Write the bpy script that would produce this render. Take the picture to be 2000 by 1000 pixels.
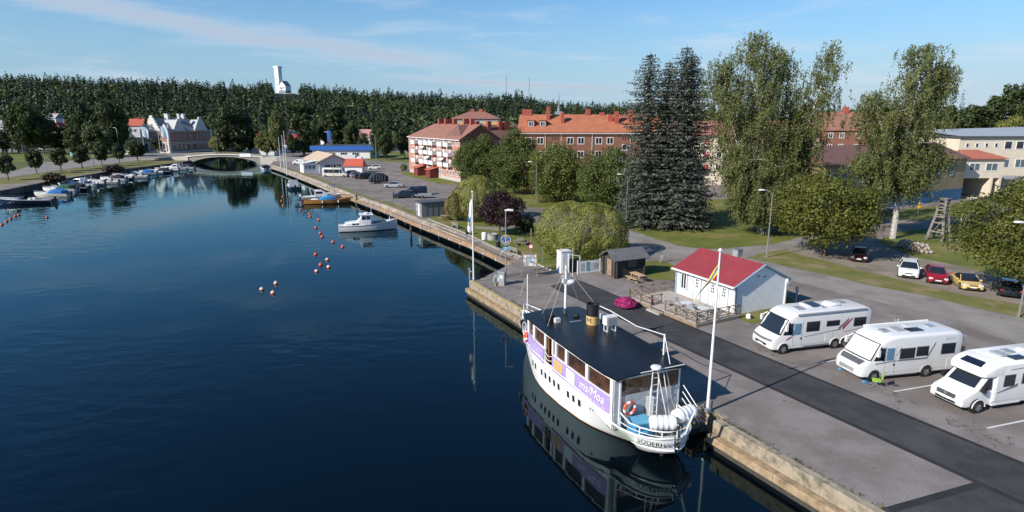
import bpy, math, random
import numpy as np
from mathutils import Vector, Matrix
for o in list(bpy.data.objects): bpy.data.objects.remove(o)
SC = bpy.context.scene
COL = SC.collection
RAD = math.radians
# ---------------------------------------------------------------- camera
FPX, HOR, CAMH = 1165.0, 232.0, 16.0          # focal length in px of a 2000 px wide frame, horizon row, height over the quay
PITCH = math.atan((500 - HOR) / FPX)
cd = bpy.data.cameras.new('camera'); cam = bpy.data.objects.new('camera', cd); COL.objects.link(cam)
cam.location = (0, 0, CAMH); cam.rotation_euler = (math.pi/2 - PITCH, 0, 0)
cd.sensor_width = 36; cd.lens = 36*FPX/2000; cd.clip_start = .5; cd.clip_end = 12000
SC.camera = cam
# ---------------------------------------------------------------- sky, sun, exposure
SUN_AZ, SUN_EL = 235.5, 32.0
w = bpy.data.worlds.new('World'); SC.world = w; w.use_nodes = True
nt = w.node_tree; nt.nodes.clear(); N = nt.nodes.new; L = nt.links.new
def math_node(op, a, b=None, c=None, clamp=False, tree=None):
    t = tree or nt
    n = t.nodes.new('ShaderNodeMath'); n.operation = op; n.use_clamp = clamp
    for i, v in enumerate((a, b, c)):
        if v is None: continue
        if isinstance(v, (int, float)): n.inputs[i].default_value = v
        else: t.links.new(v, n.inputs[i])
    return n.outputs[0]
sky = N('ShaderNodeTexSky'); sky.sky_type = 'NISHITA'; sky.sun_disc = False
sky.sun_elevation = RAD(SUN_EL); sky.sun_rotation = RAD(SUN_AZ); sky.altitude = 100
sky.air_density = 1.0; sky.dust_density = 0.05; sky.ozone_density = 2.2
tc = N('ShaderNodeTexCoord'); sp = N('ShaderNodeSeparateXYZ'); L(tc.outputs['Generated'], sp.inputs[0])
# cloud deck: direction -> point on a flat layer, so that streaks flatten towards the horizon
zc = math_node('MAXIMUM', sp.outputs[2], 0.012)
AZ = math_node('ARCTAN2', sp.outputs[0], sp.outputs[1]); EL = math_node('ARCSINE', sp.outputs[2])
cb = N('ShaderNodeCombineXYZ'); L(math_node('MULTIPLY', AZ, 1.0), cb.inputs[0]); L(math_node('MULTIPLY', EL, 7.0), cb.inputs[1])
n1 = N('ShaderNodeTexNoise'); n1.inputs['Scale'].default_value = 4.2; n1.inputs['Detail'].default_value = 9; n1.inputs['Roughness'].default_value = .58
n1.inputs['Distortion'].default_value = .5
L(cb.outputs[0], n1.inputs['Vector'])
def ramp(v, lo, hi, t=None):
    m = (t or nt).nodes.new('ShaderNodeMapRange'); m.interpolation_type = 'SMOOTHSTEP'
    m.inputs[1].default_value = lo; m.inputs[2].default_value = hi
    (t or nt).links.new(v, m.inputs[0]); return m.outputs[0]
thin = math_node('MULTIPLY', math_node('MULTIPLY', ramp(n1.outputs['Fac'], .47, .76), .55), ramp(EL, .5, .12))
# long streak of cloud: a band that sinks from left to right across the sky, ragged by noise
def streak(az0, el0, slope, width, a_lo, a_hi, dens):
    line = math_node('ADD', math_node('MULTIPLY', math_node('SUBTRACT', AZ, az0), slope), el0)
    wob = math_node('MULTIPLY', math_node('SUBTRACT', n1.outputs['Fac'], .5), width*2.3)
    d = math_node('ABSOLUTE', math_node('SUBTRACT', math_node('ADD', EL, wob), line))
    b = ramp(d, width, width*.1)
    e = math_node('MULTIPLY', ramp(AZ, a_lo, a_lo+.16), ramp(AZ, a_hi, a_hi-.16))
    return math_node('MULTIPLY', math_node('MULTIPLY', b, e), dens)
st = streak(-.42, .124, -.115, .021, -1.4, -.02, .75)
st2 = streak(.0, .055, -.05, .0085, -.24, .26, .75)
low = math_node('MULTIPLY', math_node('MULTIPLY', ramp(EL, .125, .0), ramp(AZ, -.45, .7)), math_node('ADD', .25, math_node('MULTIPLY', n1.outputs['Fac'], .9)))
cf = math_node('MAXIMUM', math_node('MAXIMUM', st, st2), math_node('ADD', thin, math_node('MULTIPLY', low, .72)), clamp=True)
mx = N('ShaderNodeMix'); mx.data_type = 'RGBA'
hs = N('ShaderNodeHueSaturation'); hs.inputs['Saturation'].default_value = 1.25; L(sky.outputs[0], hs.inputs['Color'])
tn = N('ShaderNodeMix'); tn.data_type = 'RGBA'; tn.blend_type = 'MULTIPLY'; tn.inputs[0].default_value = 1; L(hs.outputs[0], tn.inputs[6]); tn.inputs[7].default_value = (.86, .96, 1.04, 1)
hz_ = N('ShaderNodeMix'); hz_.data_type = 'RGBA'; L(math_node('MULTIPLY', ramp(EL, .24, -.02), .9), hz_.inputs[0]); L(tn.outputs[2], hz_.inputs[6]); hz_.inputs[7].default_value = (2.1, 3.4, 4.9, 1)   # pale haze towards the horizon
L(cf, mx.inputs[0]); L(hz_.outputs[2], mx.inputs[6])
cc = N('ShaderNodeMix'); cc.data_type = 'RGBA'
L(math_node('MAXIMUM', st, st2), cc.inputs[0]); cc.inputs[6].default_value = (5.0, 5.7, 6.5, 1); cc.inputs[7].default_value = (3.5, 3.95, 4.9, 1)
L(cc.outputs[2], mx.inputs[7])
bg = N('ShaderNodeBackground'); bg.inputs[1].default_value = 0.095
L(mx.outputs[2], bg.inputs[0]); wo = N('ShaderNodeOutputWorld'); L(bg.outputs[0], wo.inputs[0])
sd = bpy.data.lights.new('sun', 'SUN'); sd.energy = 4.3; sd.angle = RAD(.53); sd.color = (1, .93, .83)
sun = bpy.data.objects.new('sun', sd); COL.objects.link(sun)
ts = Vector((math.sin(RAD(SUN_AZ))*math.cos(RAD(SUN_EL)), math.cos(RAD(SUN_AZ))*math.cos(RAD(SUN_EL)), math.sin(RAD(SUN_EL))))
sun.rotation_euler = ts.to_track_quat('Z', 'Y').to_euler(); sun.location = (-60, -40, 80)
vs = SC.view_settings; vs.view_transform = 'Standard'; vs.look = 'None'; vs.exposure = 0.5; vs.gamma = 1.0
vs.use_curve_mapping = False
SC.render.engine = 'CYCLES'; SC.cycles.max_bounces = 6; SC.cycles.diffuse_bounces = 2; SC.cycles.glossy_bounces = 3
SC.cycles.transmission_bounces = 4; SC.cycles.transparent_max_bounces = 6; SC.cycles.caustics_reflective = False; SC.cycles.caustics_refractive = False
# ---------------------------------------------------------------- frames of reference
def G(u, v, z=0.0):
    """where the ray through a point (u, v) of the 2000x1000 survey photo meets the height z, in metres"""
    b = 500 - v; d = ((u-1000), FPX*math.cos(PITCH)+b*math.sin(PITCH), -FPX*math.sin(PITCH)+b*math.cos(PITCH))
    t = (z-CAMH)/d[2]
    return Vector((d[0]*t, d[1]*t, z))
QA = RAD(-28); FW = Vector((math.sin(QA), math.cos(QA), 0)); RT = Vector((math.cos(QA), -math.sin(QA), 0))
def W(s, t, z=0.0):
    """quay frame: s metres along the quay, t metres inland"""
    p = FW*s + RT*t; p.z = z; return p
def azim(a, b): return math.degrees(math.atan2(b[0]-a[0], b[1]-a[1]))
WZ = -1.4
# ---------------------------------------------------------------- mesh helpers
class MB:
    def __init__(s): s.v = []; s.f = []; s.m = []; s.mi = 0
    def add(s, vs, fs):
        o = len(s.v); s.v += [tuple(x) for x in vs]; s.f += [tuple(i+o for i in f) for f in fs]; s.m += [s.mi]*len(fs); return s
    def box(s, c, d, rz=0, M=None):
        x, y, z = d[0]/2, d[1]/2, d[2]/2
        vs = [Vector((a*x, b*y, e*z)) for e in (-1, 1) for a, b in ((-1,-1),(1,-1),(1,1),(-1,1))]
        R = M if M else Matrix.Rotation(rz, 3, 'Z')
        vs = [R @ q + Vector(c) for q in vs]
        return s.add(vs, [(3,2,1,0),(4,5,6,7),(0,1,5,4),(1,2,6,5),(2,3,7,6),(3,0,4,7)])
    def b2(s, x0, x1, y0, y1, z0, z1): return s.box(((x0+x1)/2,(y0+y1)/2,(z0+z1)/2), (abs(x1-x0),abs(y1-y0),abs(z1-z0)))
    def prism(s, poly, z0, z1):
        n = len(poly); A = sum(poly[i][0]*poly[(i+1)%n][1]-poly[(i+1)%n][0]*poly[i][1] for i in range(n))
        if A < 0: poly = poly[::-1]
        vs = [(p[0],p[1],z0) for p in poly]+[(p[0],p[1],z1) for p in poly]
        return s.add(vs, [tuple(range(n-1,-1,-1)), tuple(range(n,2*n))]+[(i,(i+1)%n,n+(i+1)%n,n+i) for i in range(n)])
    def prof(s, poly, x0, x1):
        """(y, z) outline pulled along x"""
        n = len(poly); A = sum(poly[i][0]*poly[(i+1)%n][1]-poly[(i+1)%n][0]*poly[i][1] for i in range(n))
        if A < 0: poly = poly[::-1]
        vs = [(x0,p[0],p[1]) for p in poly]+[(x1,p[0],p[1]) for p in poly]
        return s.add(vs, [tuple(range(n-1,-1,-1)), tuple(range(n,2*n))]+[(i,(i+1)%n,n+(i+1)%n,n+i) for i in range(n)])
    def tube(s, pts, rs, n=8, cap=True):
        pts = [Vector(p) for p in pts]; rs = rs if isinstance(rs, (list, tuple)) else [rs]*len(pts)
        o = len(s.v); ref = None
        for i, p in enumerate(pts):
            d = (pts[min(i+1,len(pts)-1)]-pts[max(i-1,0)])
            d = d.normalized() if d.length > 1e-9 else Vector((0,0,1))
            if ref is None: ref = Vector((1,0,0)) if abs(d.x) < .9 else Vector((0,1,0))
            a = d.cross(ref).normalized(); b = d.cross(a).normalized(); ref = b.cross(d).normalized() if False else ref
            for k in range(n):
                t = 2*math.pi*k/n; s.v.append(tuple(p + (a*math.cos(t)+b*math.sin(t))*rs[i]))
        for i in range(len(pts)-1):
            for k in range(n):
                s.f.append((o+i*n+k, o+i*n+(k+1)%n, o+(i+1)*n+(k+1)%n, o+(i+1)*n+k)); s.m.append(s.mi)
        if cap:
            s.f.append(tuple(o+k for k in range(n-1,-1,-1))); s.m.append(s.mi)
            q = o+(len(pts)-1)*n; s.f.append(tuple(q+k for k in range(n))); s.m.append(s.mi)
        return s
    def cyl(s, p0, p1, r, n=10, r1=None): return s.tube([p0, p1], [r, r if r1 is None else r1], n)
    def lathe(s, prof, n=12, c=(0,0,0)):
        o = len(s.v)
        for r, z in prof:
            for k in range(n):
                t = 2*math.pi*k/n; s.v.append((c[0]+r*math.cos(t), c[1]+r*math.sin(t), c[2]+z))
        for i in range(len(prof)-1):
            for k in range(n):
                s.f.append((o+i*n+k, o+i*n+(k+1)%n, o+(i+1)*n+(k+1)%n, o+(i+1)*n+k)); s.m.append(s.mi)
        s.f.append(tuple(o+k for k in range(n-1,-1,-1))); s.m.append(s.mi)
        q = o+(len(prof)-1)*n; s.f.append(tuple(q+k for k in range(n))); s.m.append(s.mi)
        return s
    def torus(s, c, R, r, axis='z', n=16, m=6, a0=0, a1=2*math.pi, mat_of=None):
        o = len(s.v); full = abs(a1-a0-2*math.pi) < 1e-6; cnt = n if full else n+1
        for i in range(cnt):
            a = a0+(a1-a0)*i/n
            for j in range(m):
                b = 2*math.pi*j/m; x = (R+r*math.cos(b))*math.cos(a); y = (R+r*math.cos(b))*math.sin(a); z = r*math.sin(b)
                q = (x,y,z) if axis == 'z' else ((x,z,y) if axis == 'y' else (z,x,y))
                s.v.append((c[0]+q[0], c[1]+q[1], c[2]+q[2]))
        for i in range(n):
            for j in range(m):
                i2 = (i+1) % cnt
                s.f.append((o+i*m+j, o+i2*m+j, o+i2*m+(j+1)%m, o+i*m+(j+1)%m)); s.m.append(mat_of(i/n) if mat_of else s.mi)
        return s
    def loft(s, secs, cap=True):
        """sections: lists of the same number of points, closed rings"""
        n = len(secs[0]); o = len(s.v)
        for q in secs: s.v += [tuple(p) for p in q]
        for i in range(len(secs)-1):
            for k in range(n):
                s.f.append((o+i*n+k, o+i*n+(k+1)%n, o+(i+1)*n+(k+1)%n, o+(i+1)*n+k)); s.m.append(s.mi)
        if cap:
            s.f.append(tuple(o+k for k in range(n-1,-1,-1))); s.m.append(s.mi)
            q = o+(len(secs)-1)*n; s.f.append(tuple(q+k for k in range(n))); s.m.append(s.mi)
        return s
    def sheet(s, rows):
        """grid of points: rows of equal length"""
        o = len(s.v); n = len(rows[0])
        for r in rows: s.v += [tuple(p) for p in r]
        for i in range(len(rows)-1):
            for k in range(n-1):
                s.f.append((o+i*n+k, o+i*n+k+1, o+(i+1)*n+k+1, o+(i+1)*n+k)); s.m.append(s.mi)
        return s
    def mesh(s, name, mats, smooth=False):
        me = bpy.data.meshes.new(name); me.from_pydata(s.v, [], s.f)
        mats = mats if isinstance(mats, (list, tuple)) else [mats]
        for m in mats: me.materials.append(m)
        if len(mats) > 1: me.polygons.foreach_set('material_index', s.m)
        if smooth:
            me.polygons.foreach_set('use_smooth', [True]*len(me.polygons))
            if smooth != 'all': me.set_sharp_from_angle(angle=RAD(38))
        me.update(); return me
    def build(s, name, mats, parent=None, smooth=False, loc=None, rz=None, recalc=False):
        me = s.mesh(name, mats, smooth)
        if recalc:
            import bmesh
            bm = bmesh.new(); bm.from_mesh(me); bmesh.ops.recalc_face_normals(bm, faces=bm.faces); bm.to_mesh(me); bm.free()
        return ob(name, me, parent, loc, rz)
def ob(name, me, parent=None, loc=None, rz=None):
    o = bpy.data.objects.new(name, me); COL.objects.link(o)
    if parent is not None: o.parent = parent
    if loc is not None: o.location = loc
    if rz is not None: o.rotation_euler.z = rz
    return o
def tag(o, label=None, cat=None, group=None, kind=None):
    if label: o['label'] = label
    if cat: o['category'] = cat
    if group: o['group'] = group
    if kind: o['kind'] = kind
    return o
def thing(name, label, cat, loc=(0,0,0), az=0.0, group=None):
    """Empty at a thing's base; its local +y points to compass direction az (0 = into the picture, 90 = right)"""
    o = bpy.data.objects.new(name, None); o.empty_display_size = .3; COL.objects.link(o)
    o.location = loc; o.rotation_euler = (0, 0, -RAD(az)); return tag(o, label, cat, group)
def copy_tree(o, parent=None):
    c = o.copy(); COL.objects.link(c); c.parent = parent
    for ch in [x for x in ALLCH.get(o.name, [])] if False else list(o.children): copy_tree(ch, c)
    return c
def dup(o, loc, az, label=None, group=None, scale=None):
    c = copy_tree(o); c.location = loc; c.rotation_euler = (0, 0, -RAD(az))
    if label: c['label'] = label
    if group: c['group'] = group
    if scale: c.scale = scale if isinstance(scale, (tuple, list)) else (scale,)*3
    return c
def rring(hw, zb, zt, y, r=.12, n=4, hwb=None, lean=0.0):
    """rounded ring of a cross-section at y; hwb = half width at the bottom"""
    hwb = hw if hwb is None else hwb
    r = min(r, (zt-zb)*.49, hw*.9); P = []
    for cx, cz, a0, hh in ((1, 1, 0, hw), (-1, 1, 90, hw), (-1, -1, 180, hwb), (1, -1, 270, hwb)):
        rr = r if cz > 0 else min(r, .1)
        for i in range(n+1):
            a = RAD(a0+90*i/n)
            P.append((cx*(hh-rr)+rr*math.cos(a), y + (lean if cz > 0 else 0), (zt-rr if cz > 0 else zb+rr)+rr*math.sin(a)))
    return P
# ---------------------------------------------------------------- materials
MATS = {}
def mat(name, col, rough=.7, var=.12, scale=1.5, bump=0.0, bscale=None, metal=0.0, spec=.5, col2=None, coat=0.0, lo=.35, hi=.65, detail=5, stretch=None):
    if name in MATS: return MATS[name]
    m = bpy.data.materials.new(name); m.use_nodes = True; t = m.node_tree; b = t.nodes['Principled BSDF']
    b.inputs['Roughness'].default_value = rough; b.inputs['Metallic'].default_value = metal
    b.inputs['Specular IOR Level'].default_value = spec; b.inputs['Coat Weight'].default_value = coat
    c = (*col, 1)
    if var or col2:
        g = t.nodes.new('ShaderNodeNewGeometry'); vec = g.outputs['Position']
        if stretch:
            mp = t.nodes.new('ShaderNodeMapping'); mp.inputs['Scale'].default_value = stretch; t.links.new(vec, mp.inputs[0]); vec = mp.outputs[0]
        n = t.nodes.new('ShaderNodeTexNoise'); n.inputs['Scale'].default_value = scale; n.inputs['Detail'].default_value = detail
        n.inputs['Roughness'].default_value = .65; t.links.new(vec, n.inputs['Vector'])
        x = t.nodes.new('ShaderNodeMix'); x.data_type = 'RGBA'
        mr = t.nodes.new('ShaderNodeMapRange'); mr.inputs[1].default_value = lo; mr.inputs[2].default_value = hi; t.links.new(n.outputs['Fac'], mr.inputs[0])
        t.links.new(mr.outputs[0], x.inputs[0])
        if col2: x.inputs[6].default_value = c; x.inputs[7].default_value = (*col2, 1)
        else:
            x.inputs[6].default_value = tuple(v*(1-var) for v in col)+(1,); x.inputs[7].default_value = tuple(min(1, v*(1+var)) for v in col)+(1,)
        t.links.new(x.outputs[2], b.inputs['Base Color'])
        if bump:
            n2 = t.nodes.new('ShaderNodeTexNoise'); n2.inputs['Scale'].default_value = bscale or scale*4; n2.inputs['Detail'].default_value = 4
            t.links.new(vec, n2.inputs['Vector'])
            bp = t.nodes.new('ShaderNodeBump'); bp.inputs['Strength'].default_value = bump; bp.inputs['Distance'].default_value = .05
            t.links.new(n2.outputs['Fac'], bp.inputs['Height']); t.links.new(bp.outputs[0], b.inputs['Normal'])
    else: b.inputs['Base Color'].default_value = c
    MATS[name] = m; return m
def leafmat(name, c1, c2, trans=.22):
    m = bpy.data.materials.new(name); m.use_nodes = True; t = m.node_tree; b = t.nodes['Principled BSDF']; out = t.nodes['Material Output']
    a = t.nodes.new('ShaderNodeAttribute'); a.attribute_name = 'tint'
    x = t.nodes.new('ShaderNodeMix'); x.data_type = 'RGBA'; t.links.new(a.outputs['Fac'], x.inputs[0])
    x.inputs[6].default_value = (*c1, 1); x.inputs[7].default_value = (*c2, 1)
    t.links.new(x.outputs[2], b.inputs['Base Color']); b.inputs['Roughness'].default_value = .55; b.inputs['Specular IOR Level'].default_value = .35
    if trans:
        tr = t.nodes.new('ShaderNodeBsdfTranslucent'); mul = t.nodes.new('ShaderNodeMix'); mul.data_type = 'RGBA'; mul.blend_type = 'MULTIPLY'
        mul.inputs[0].default_value = 1; t.links.new(x.outputs[2], mul.inputs[6]); mul.inputs[7].default_value = (1.25, 1.3, .5, 1)
        t.links.new(mul.outputs[2], tr.inputs[0]); ms = t.nodes.new('ShaderNodeMixShader'); ms.inputs[0].default_value = trans
        t.links.new(b.outputs[0], ms.inputs[1]); t.links.new(tr.outputs[0], ms.inputs[2]); t.links.new(ms.outputs[0], out.inputs[0])
    MATS[name] = m; return m
white = mat('white_paint', (.8,.8,.79), .45, .03, 2)
offwhite = mat('weathered_white', (.66,.66,.64), .6, .1, 3)
boatwhite = mat('boat_white', (.78,.78,.77), .3, .04, 2, coat=.3)
black = mat('black_paint', (.012,.013,.015), .45, .2, 3)
rubber = mat('black_rubber', (.014,.014,.015), .8, .2, 5)
steel = mat('galvanised_steel', (.42,.43,.44), .42, .1, 6, metal=.7)
greyp = mat('grey_paint', (.3,.31,.32), .5, .06, 4)
dgrey = mat('dark_grey_paint', (.07,.075,.08), .5, .1, 4)
glass = mat('dark_glass', (.018,.022,.028), .06, 0, spec=.8)
glassl = mat('light_glass', (.10,.14,.17), .08, 0, spec=.8)
wood = mat('weathered_wood', (.27,.19,.13), .75, .25, 5, .3, 20, stretch=(1,1,1))
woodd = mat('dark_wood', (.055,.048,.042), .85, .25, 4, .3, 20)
greywood = mat('grey_wood', (.25,.22,.19), .8, .2, 5, .3, 20)
red = mat('red_paint', (.42,.03,.03), .5, .1, 3)
yellow = mat('yellow_paint', (.75,.47,.05), .5, .06, 3)
blue = mat('blue_paint', (.02,.11,.42), .45, .08, 3)
concrete = mat('quay_concrete', (.36,.30,.22), .9, .3, 2.2, .7, 9, col2=(.13,.115,.08), lo=.42, hi=.68, detail=9)
# ================================================================ water and land
def water_material():
    m = bpy.data.materials.new('harbour_water'); m.use_nodes = True; t = m.node_tree; b = t.nodes['Principled BSDF']
    g = t.nodes.new('ShaderNodeNewGeometry')
    def nz(sc, stretch, det):
        mp = t.nodes.new('ShaderNodeMapping'); mp.inputs['Scale'].default_value = stretch; mp.inputs['Rotation'].default_value = (0,0,.35)
        t.links.new(g.outputs['Position'], mp.inputs[0])
        n = t.nodes.new('ShaderNodeTexNoise'); n.inputs['Scale'].default_value = sc; n.inputs['Detail'].default_value = det; n.inputs['Roughness'].default_value = .5
        t.links.new(mp.outputs[0], n.inputs['Vector']); return n.outputs['Fac']
    patch = ramp(nz(.018, (1,1.5,1), 4), .47, .55, t)          # cat's paws: patches where the breeze roughens the water
    hgt = math_node('ADD', math_node('MULTIPLY', nz(2.6, (.75,1.5,1), 3), .4), nz(.55, (.7,1.4,1), 2), tree=t)
    bp = t.nodes.new('ShaderNodeBump'); bp.inputs['Distance'].default_value = .06
    t.links.new(math_node('ADD', math_node('MULTIPLY', patch, .60, tree=t), .14, tree=t), bp.inputs['Strength'])
    t.links.new(hgt, bp.inputs['Height'])
    df = t.nodes.new('ShaderNodeBsdfDiffuse'); df.inputs['Color'].default_value = (.0012,.0030,.0048,1)        # peaty, nearly black water body
    gl = t.nodes.new('ShaderNodeBsdfGlossy'); gl.inputs['Color'].default_value = (.68,.94,1,1); gl.inputs['Roughness'].default_value = .04
    fr = t.nodes.new('ShaderNodeFresnel'); fr.inputs['IOR'].default_value = 1.37; ms = t.nodes.new('ShaderNodeMixShader')
    for n_ in (gl, fr): t.links.new(bp.outputs[0], n_.inputs['Normal'])
    t.links.new(fr.outputs[0], ms.inputs[0]); t.links.new(df.outputs[0], ms.inputs[1]); t.links.new(gl.outputs[0], ms.inputs[2])
    t.nodes.remove(b); t.links.new(ms.outputs[0], t.nodes['Material Output'].inputs[0]); return m
tag(MB().sheet([[(-700,-120,WZ),(500,-120,WZ)],[(-700,420,WZ),(500,420,WZ)]]).build('water', water_material()), 'dark blue harbour water', kind='structure')

def ground_mat(name, c1, c2, sc, c3=None, fine=.1, bump=.3, sc3=.05, cracks=False):
    m = bpy.data.materials.new(name); m.use_nodes = True; t = m.node_tree; b = t.nodes['Principled BSDF']; b.inputs['Roughness'].default_value = .92
    b.inputs['Specular IOR Level'].default_value = .25
    g = t.nodes.new('ShaderNodeNewGeometry')
    def nz(s, d=4, r=.6):
        n = t.nodes.new('ShaderNodeTexNoise'); n.inputs['Scale'].default_value = s; n.inputs['Detail'].default_value = d; n.inputs['Roughness'].default_value = r
        t.links.new(g.outputs['Position'], n.inputs['Vector']); return n.outputs['Fac']
    def mixc(f, a, bb):
        x = t.nodes.new('ShaderNodeMix'); x.data_type = 'RGBA'; t.links.new(f, x.inputs[0])
        for i, c in ((6, a), (7, bb)):
            if isinstance(c, tuple): x.inputs[i].default_value = (*c, 1)
            else: t.links.new(c, x.inputs[i])
        return x.outputs[2]
    col = mixc(ramp(nz(sc), .35, .65, t), c1, c2)
    if c3: col = mixc(ramp(nz(sc3, 5), .5, .66, t), col, c3)
    f = nz(14, 3, .8); lo = tuple(1-fine for _ in range(3)); hi = tuple(1+fine for _ in range(3))
    if cracks:       # meandering hairline cracks and dark drips of wear
        cn = nz(.16, 5, .55); cr_ = ramp(math_node('ABSOLUTE', math_node('SUBTRACT', cn, .5, tree=t), tree=t), .0035, .0008, t)
        cm = math_node('MULTIPLY', cr_, ramp(nz(.07, 2), .46, .56, t), tree=t); col = mixc(math_node('MULTIPLY', cm, .75, tree=t), col, (.05,.046,.042))
        sp_ = ramp(nz(.9, 2, .4), .70, .76, t); col = mixc(math_node('MULTIPLY', sp_, .45, tree=t), col, (.07,.065,.06))
    x = t.nodes.new('ShaderNodeMix'); x.data_type = 'RGBA'; x.blend_type = 'MULTIPLY'; x.inputs[0].default_value = 1
    t.links.new(col, x.inputs[6]); t.links.new(mixc(ramp(f, .3, .7, t), lo, hi), x.inputs[7]); t.links.new(x.outputs[2], b.inputs['Base Color'])
    bp = t.nodes.new('ShaderNodeBump'); bp.inputs['Strength'].default_value = bump; bp.inputs['Distance'].default_value = .04
    t.links.new(nz(9, 4, .7), bp.inputs['Height']); t.links.new(bp.outputs[0], b.inputs['Normal']); MATS[name] = m; return m
asphalt = ground_mat('old_asphalt', (.185,.160,.146), (.245,.220,.205), .42, (.165,.142,.128), .22, .3, .13, True)
asphalt_dk = ground_mat('fresh_asphalt', (.042,.042,.045), (.060,.060,.063), .7, (.072,.071,.072), .2, .25, .2)
asphalt_sm = ground_mat('asphalt_joint', (.027,.027,.029), (.036,.036,.038), .9, None, .15, .25)
roadm = ground_mat('road_asphalt', (.225,.205,.187), (.285,.265,.245), .3, (.19,.175,.16), .18, .2, .16, True)
gravel = ground_mat('gravel', (.22,.19,.155), (.28,.24,.20), .5, (.17,.15,.12), .2, .4, .2)
lawn = ground_mat('lawn_grass', (.105,.130,.024), (.150,.165,.034), .22, (.22,.185,.07), .45, .9, .13)
lawn_dry = ground_mat('worn_grass', (.13,.145,.038), (.19,.175,.062), .45, (.26,.205,.115), .4, .9, .3)
earth = ground_mat('town_ground', (.08,.10,.03), (.12,.125,.045), .05, (.13,.125,.11), .35, .5, .02)
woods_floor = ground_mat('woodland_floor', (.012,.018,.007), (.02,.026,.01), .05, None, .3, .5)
def edge(pts, n=1): return [tuple(p) for p in pts]
Z0 = 0.0
def px(pts, z=0.0): return [G(u, v, z) for u, v in pts]
# right-hand land: quay edge (outer face of the concrete), then the old wall line towards the bridge
qe = [W(-60,23.9), W(20.9,23.9), W(20.9,24.6), W(22.2,24.6), W(22.2,23.9), W(53.0,23.9)]
farw = [G(1017,506), G(940,472), G(820,428), G(760,404), G(690,380.5), G(612,350), G(560,331), G(528,321)]
rb = farw[-1] + Vector((-22, 70, 0))
poly = [(p.x,p.y) for p in qe+farw] + [(rb.x, rb.y), (rb.x, 330), (700, 330), (700,-60), (W(-60,23.9).x, -60)]
tag(MB().prism(poly, -3.0, 0).build('ground', asphalt), 'grey asphalt of the quay and parking lots', kind='structure')
# left bank
lw = [G(-120,392), G(0,373), G(82,357), G(163,343), G(222,333), G(312,322), G(357,316.5), G(376,312)]
lb = lw[-1] + Vector((-20, 70, 0))
poly = [(p.x,p.y) for p in lw] + [(lb.x, lb.y), (lb.x, 330), (-500,330), (-500, 60), (lw[0].x-30, 60)]
tag(MB().prism(poly, -3.0, 0).build('ground_left_bank', earth), 'grassy ground of the opposite bank', kind='structure')
# hill behind the town
RIDGE = [(-700,178),(-200,174),(0,176),(100,177),(200,181),(300,183),(400,188),(480,192),(535,186),(545,183),(575,183),(590,190),(640,198),(700,204),(800,208),(900,212),(960,214),(1010,205),(1060,222),(1120,228),(1200,229),(1400,229),(1700,229),(2000,229),(2800,229)]
def ridge_v(u):
    for (a, va), (b, vb) in zip(RIDGE, RIDGE[1:]):
        if a <= u <= b: return va+(vb-va)*(u-a)/(b-a)
    return RIDGE[0][1] if u < RIDGE[0][0] else RIDGE[-1][1]
CF = math.hypot(FPX, 500-HOR)
def hill_z(x, y):
    r = math.hypot(x, y)
    if y < 10: return 0
    u = 1000 + x/y*CF; top = CAMH + (HOR-ridge_v(u))*620/CF
    a = min(1, max(0, (y-345)/275)); a = a*a*(3-2*a)
    return max(-.1, top*a)
rows = []
for j in range(60):
    y = 326 + (1150-326)*(j/59)**1.3; rows.append([(x, y, hill_z(x, y)-.1) for x in np.linspace(-1250, 1250, 90)])
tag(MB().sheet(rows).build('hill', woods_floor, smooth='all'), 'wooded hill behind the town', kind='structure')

def patch(name, pts, m, z, label):
    P = [(p[0], p[1], z) for p in pts]; n = len(P)
    A = sum(P[i][0]*P[(i+1)%n][1]-P[(i+1)%n][0]*P[i][1] for i in range(n))
    if A < 0: P = P[::-1]
    return tag(MB().add(P, [tuple(range(n))]).build(name, m), label, kind='structure')
def wobble(pts, amp=.22, step=1.3, seed=1):
    """ragged edge: subdivide and jitter"""
    r = random.Random(seed); out = []; n = len(pts)
    for i in range(n):
        a, b = Vector(pts[i]), Vector(pts[(i+1)%n]); d = (b-a).length; k = max(1, min(40, int(d/step)))
        nx = Vector((-(b-a).y, (b-a).x, 0)); nx = nx.normalized() if nx.length else nx
        for j in range(k): out.append(a+(b-a)*(j/k) + (nx*r.uniform(-amp, amp) if j else Vector()))
    return out
# fresh asphalt strip along the quay and its junction
patch('fresh_asphalt_strip', [W(-40,29.75), W(-40,33.47), W(49.5,33.47), W(48,29.75)], asphalt_dk, .004, 'dark fresh asphalt strip along the quay')
patch('fresh_asphalt_crossing', [G(1904,941.5), G(1729,991), G(1712,1003), G(1705,1080), G(2180,1080), G(2140,975)], asphalt_dk, .0055, 'dark fresh asphalt patch crossing the strip')
patch('asphalt_joint', [W(-40,29.62), W(-40,30.0), W(47,29.95), W(47,29.65)], asphalt_sm, .008, 'dark sealed joint of the asphalt strip')
patch('asphalt_joint', [W(-40,33.2), W(-40,33.6), W(48,33.55), W(48,33.3)], asphalt_sm, .008, 'dark sealed joint of the asphalt strip')
a, b = G(1904,941.5), G(1729,991); nn = Vector((-(b-a).y, (b-a).x, 0)).normalized()*.38
if nn.y > 0: nn = -nn
patch('asphalt_joint', [a, b, b+nn, a+nn], asphalt_sm, .0095, 'dark sealed joint of the asphalt crossing')
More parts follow.
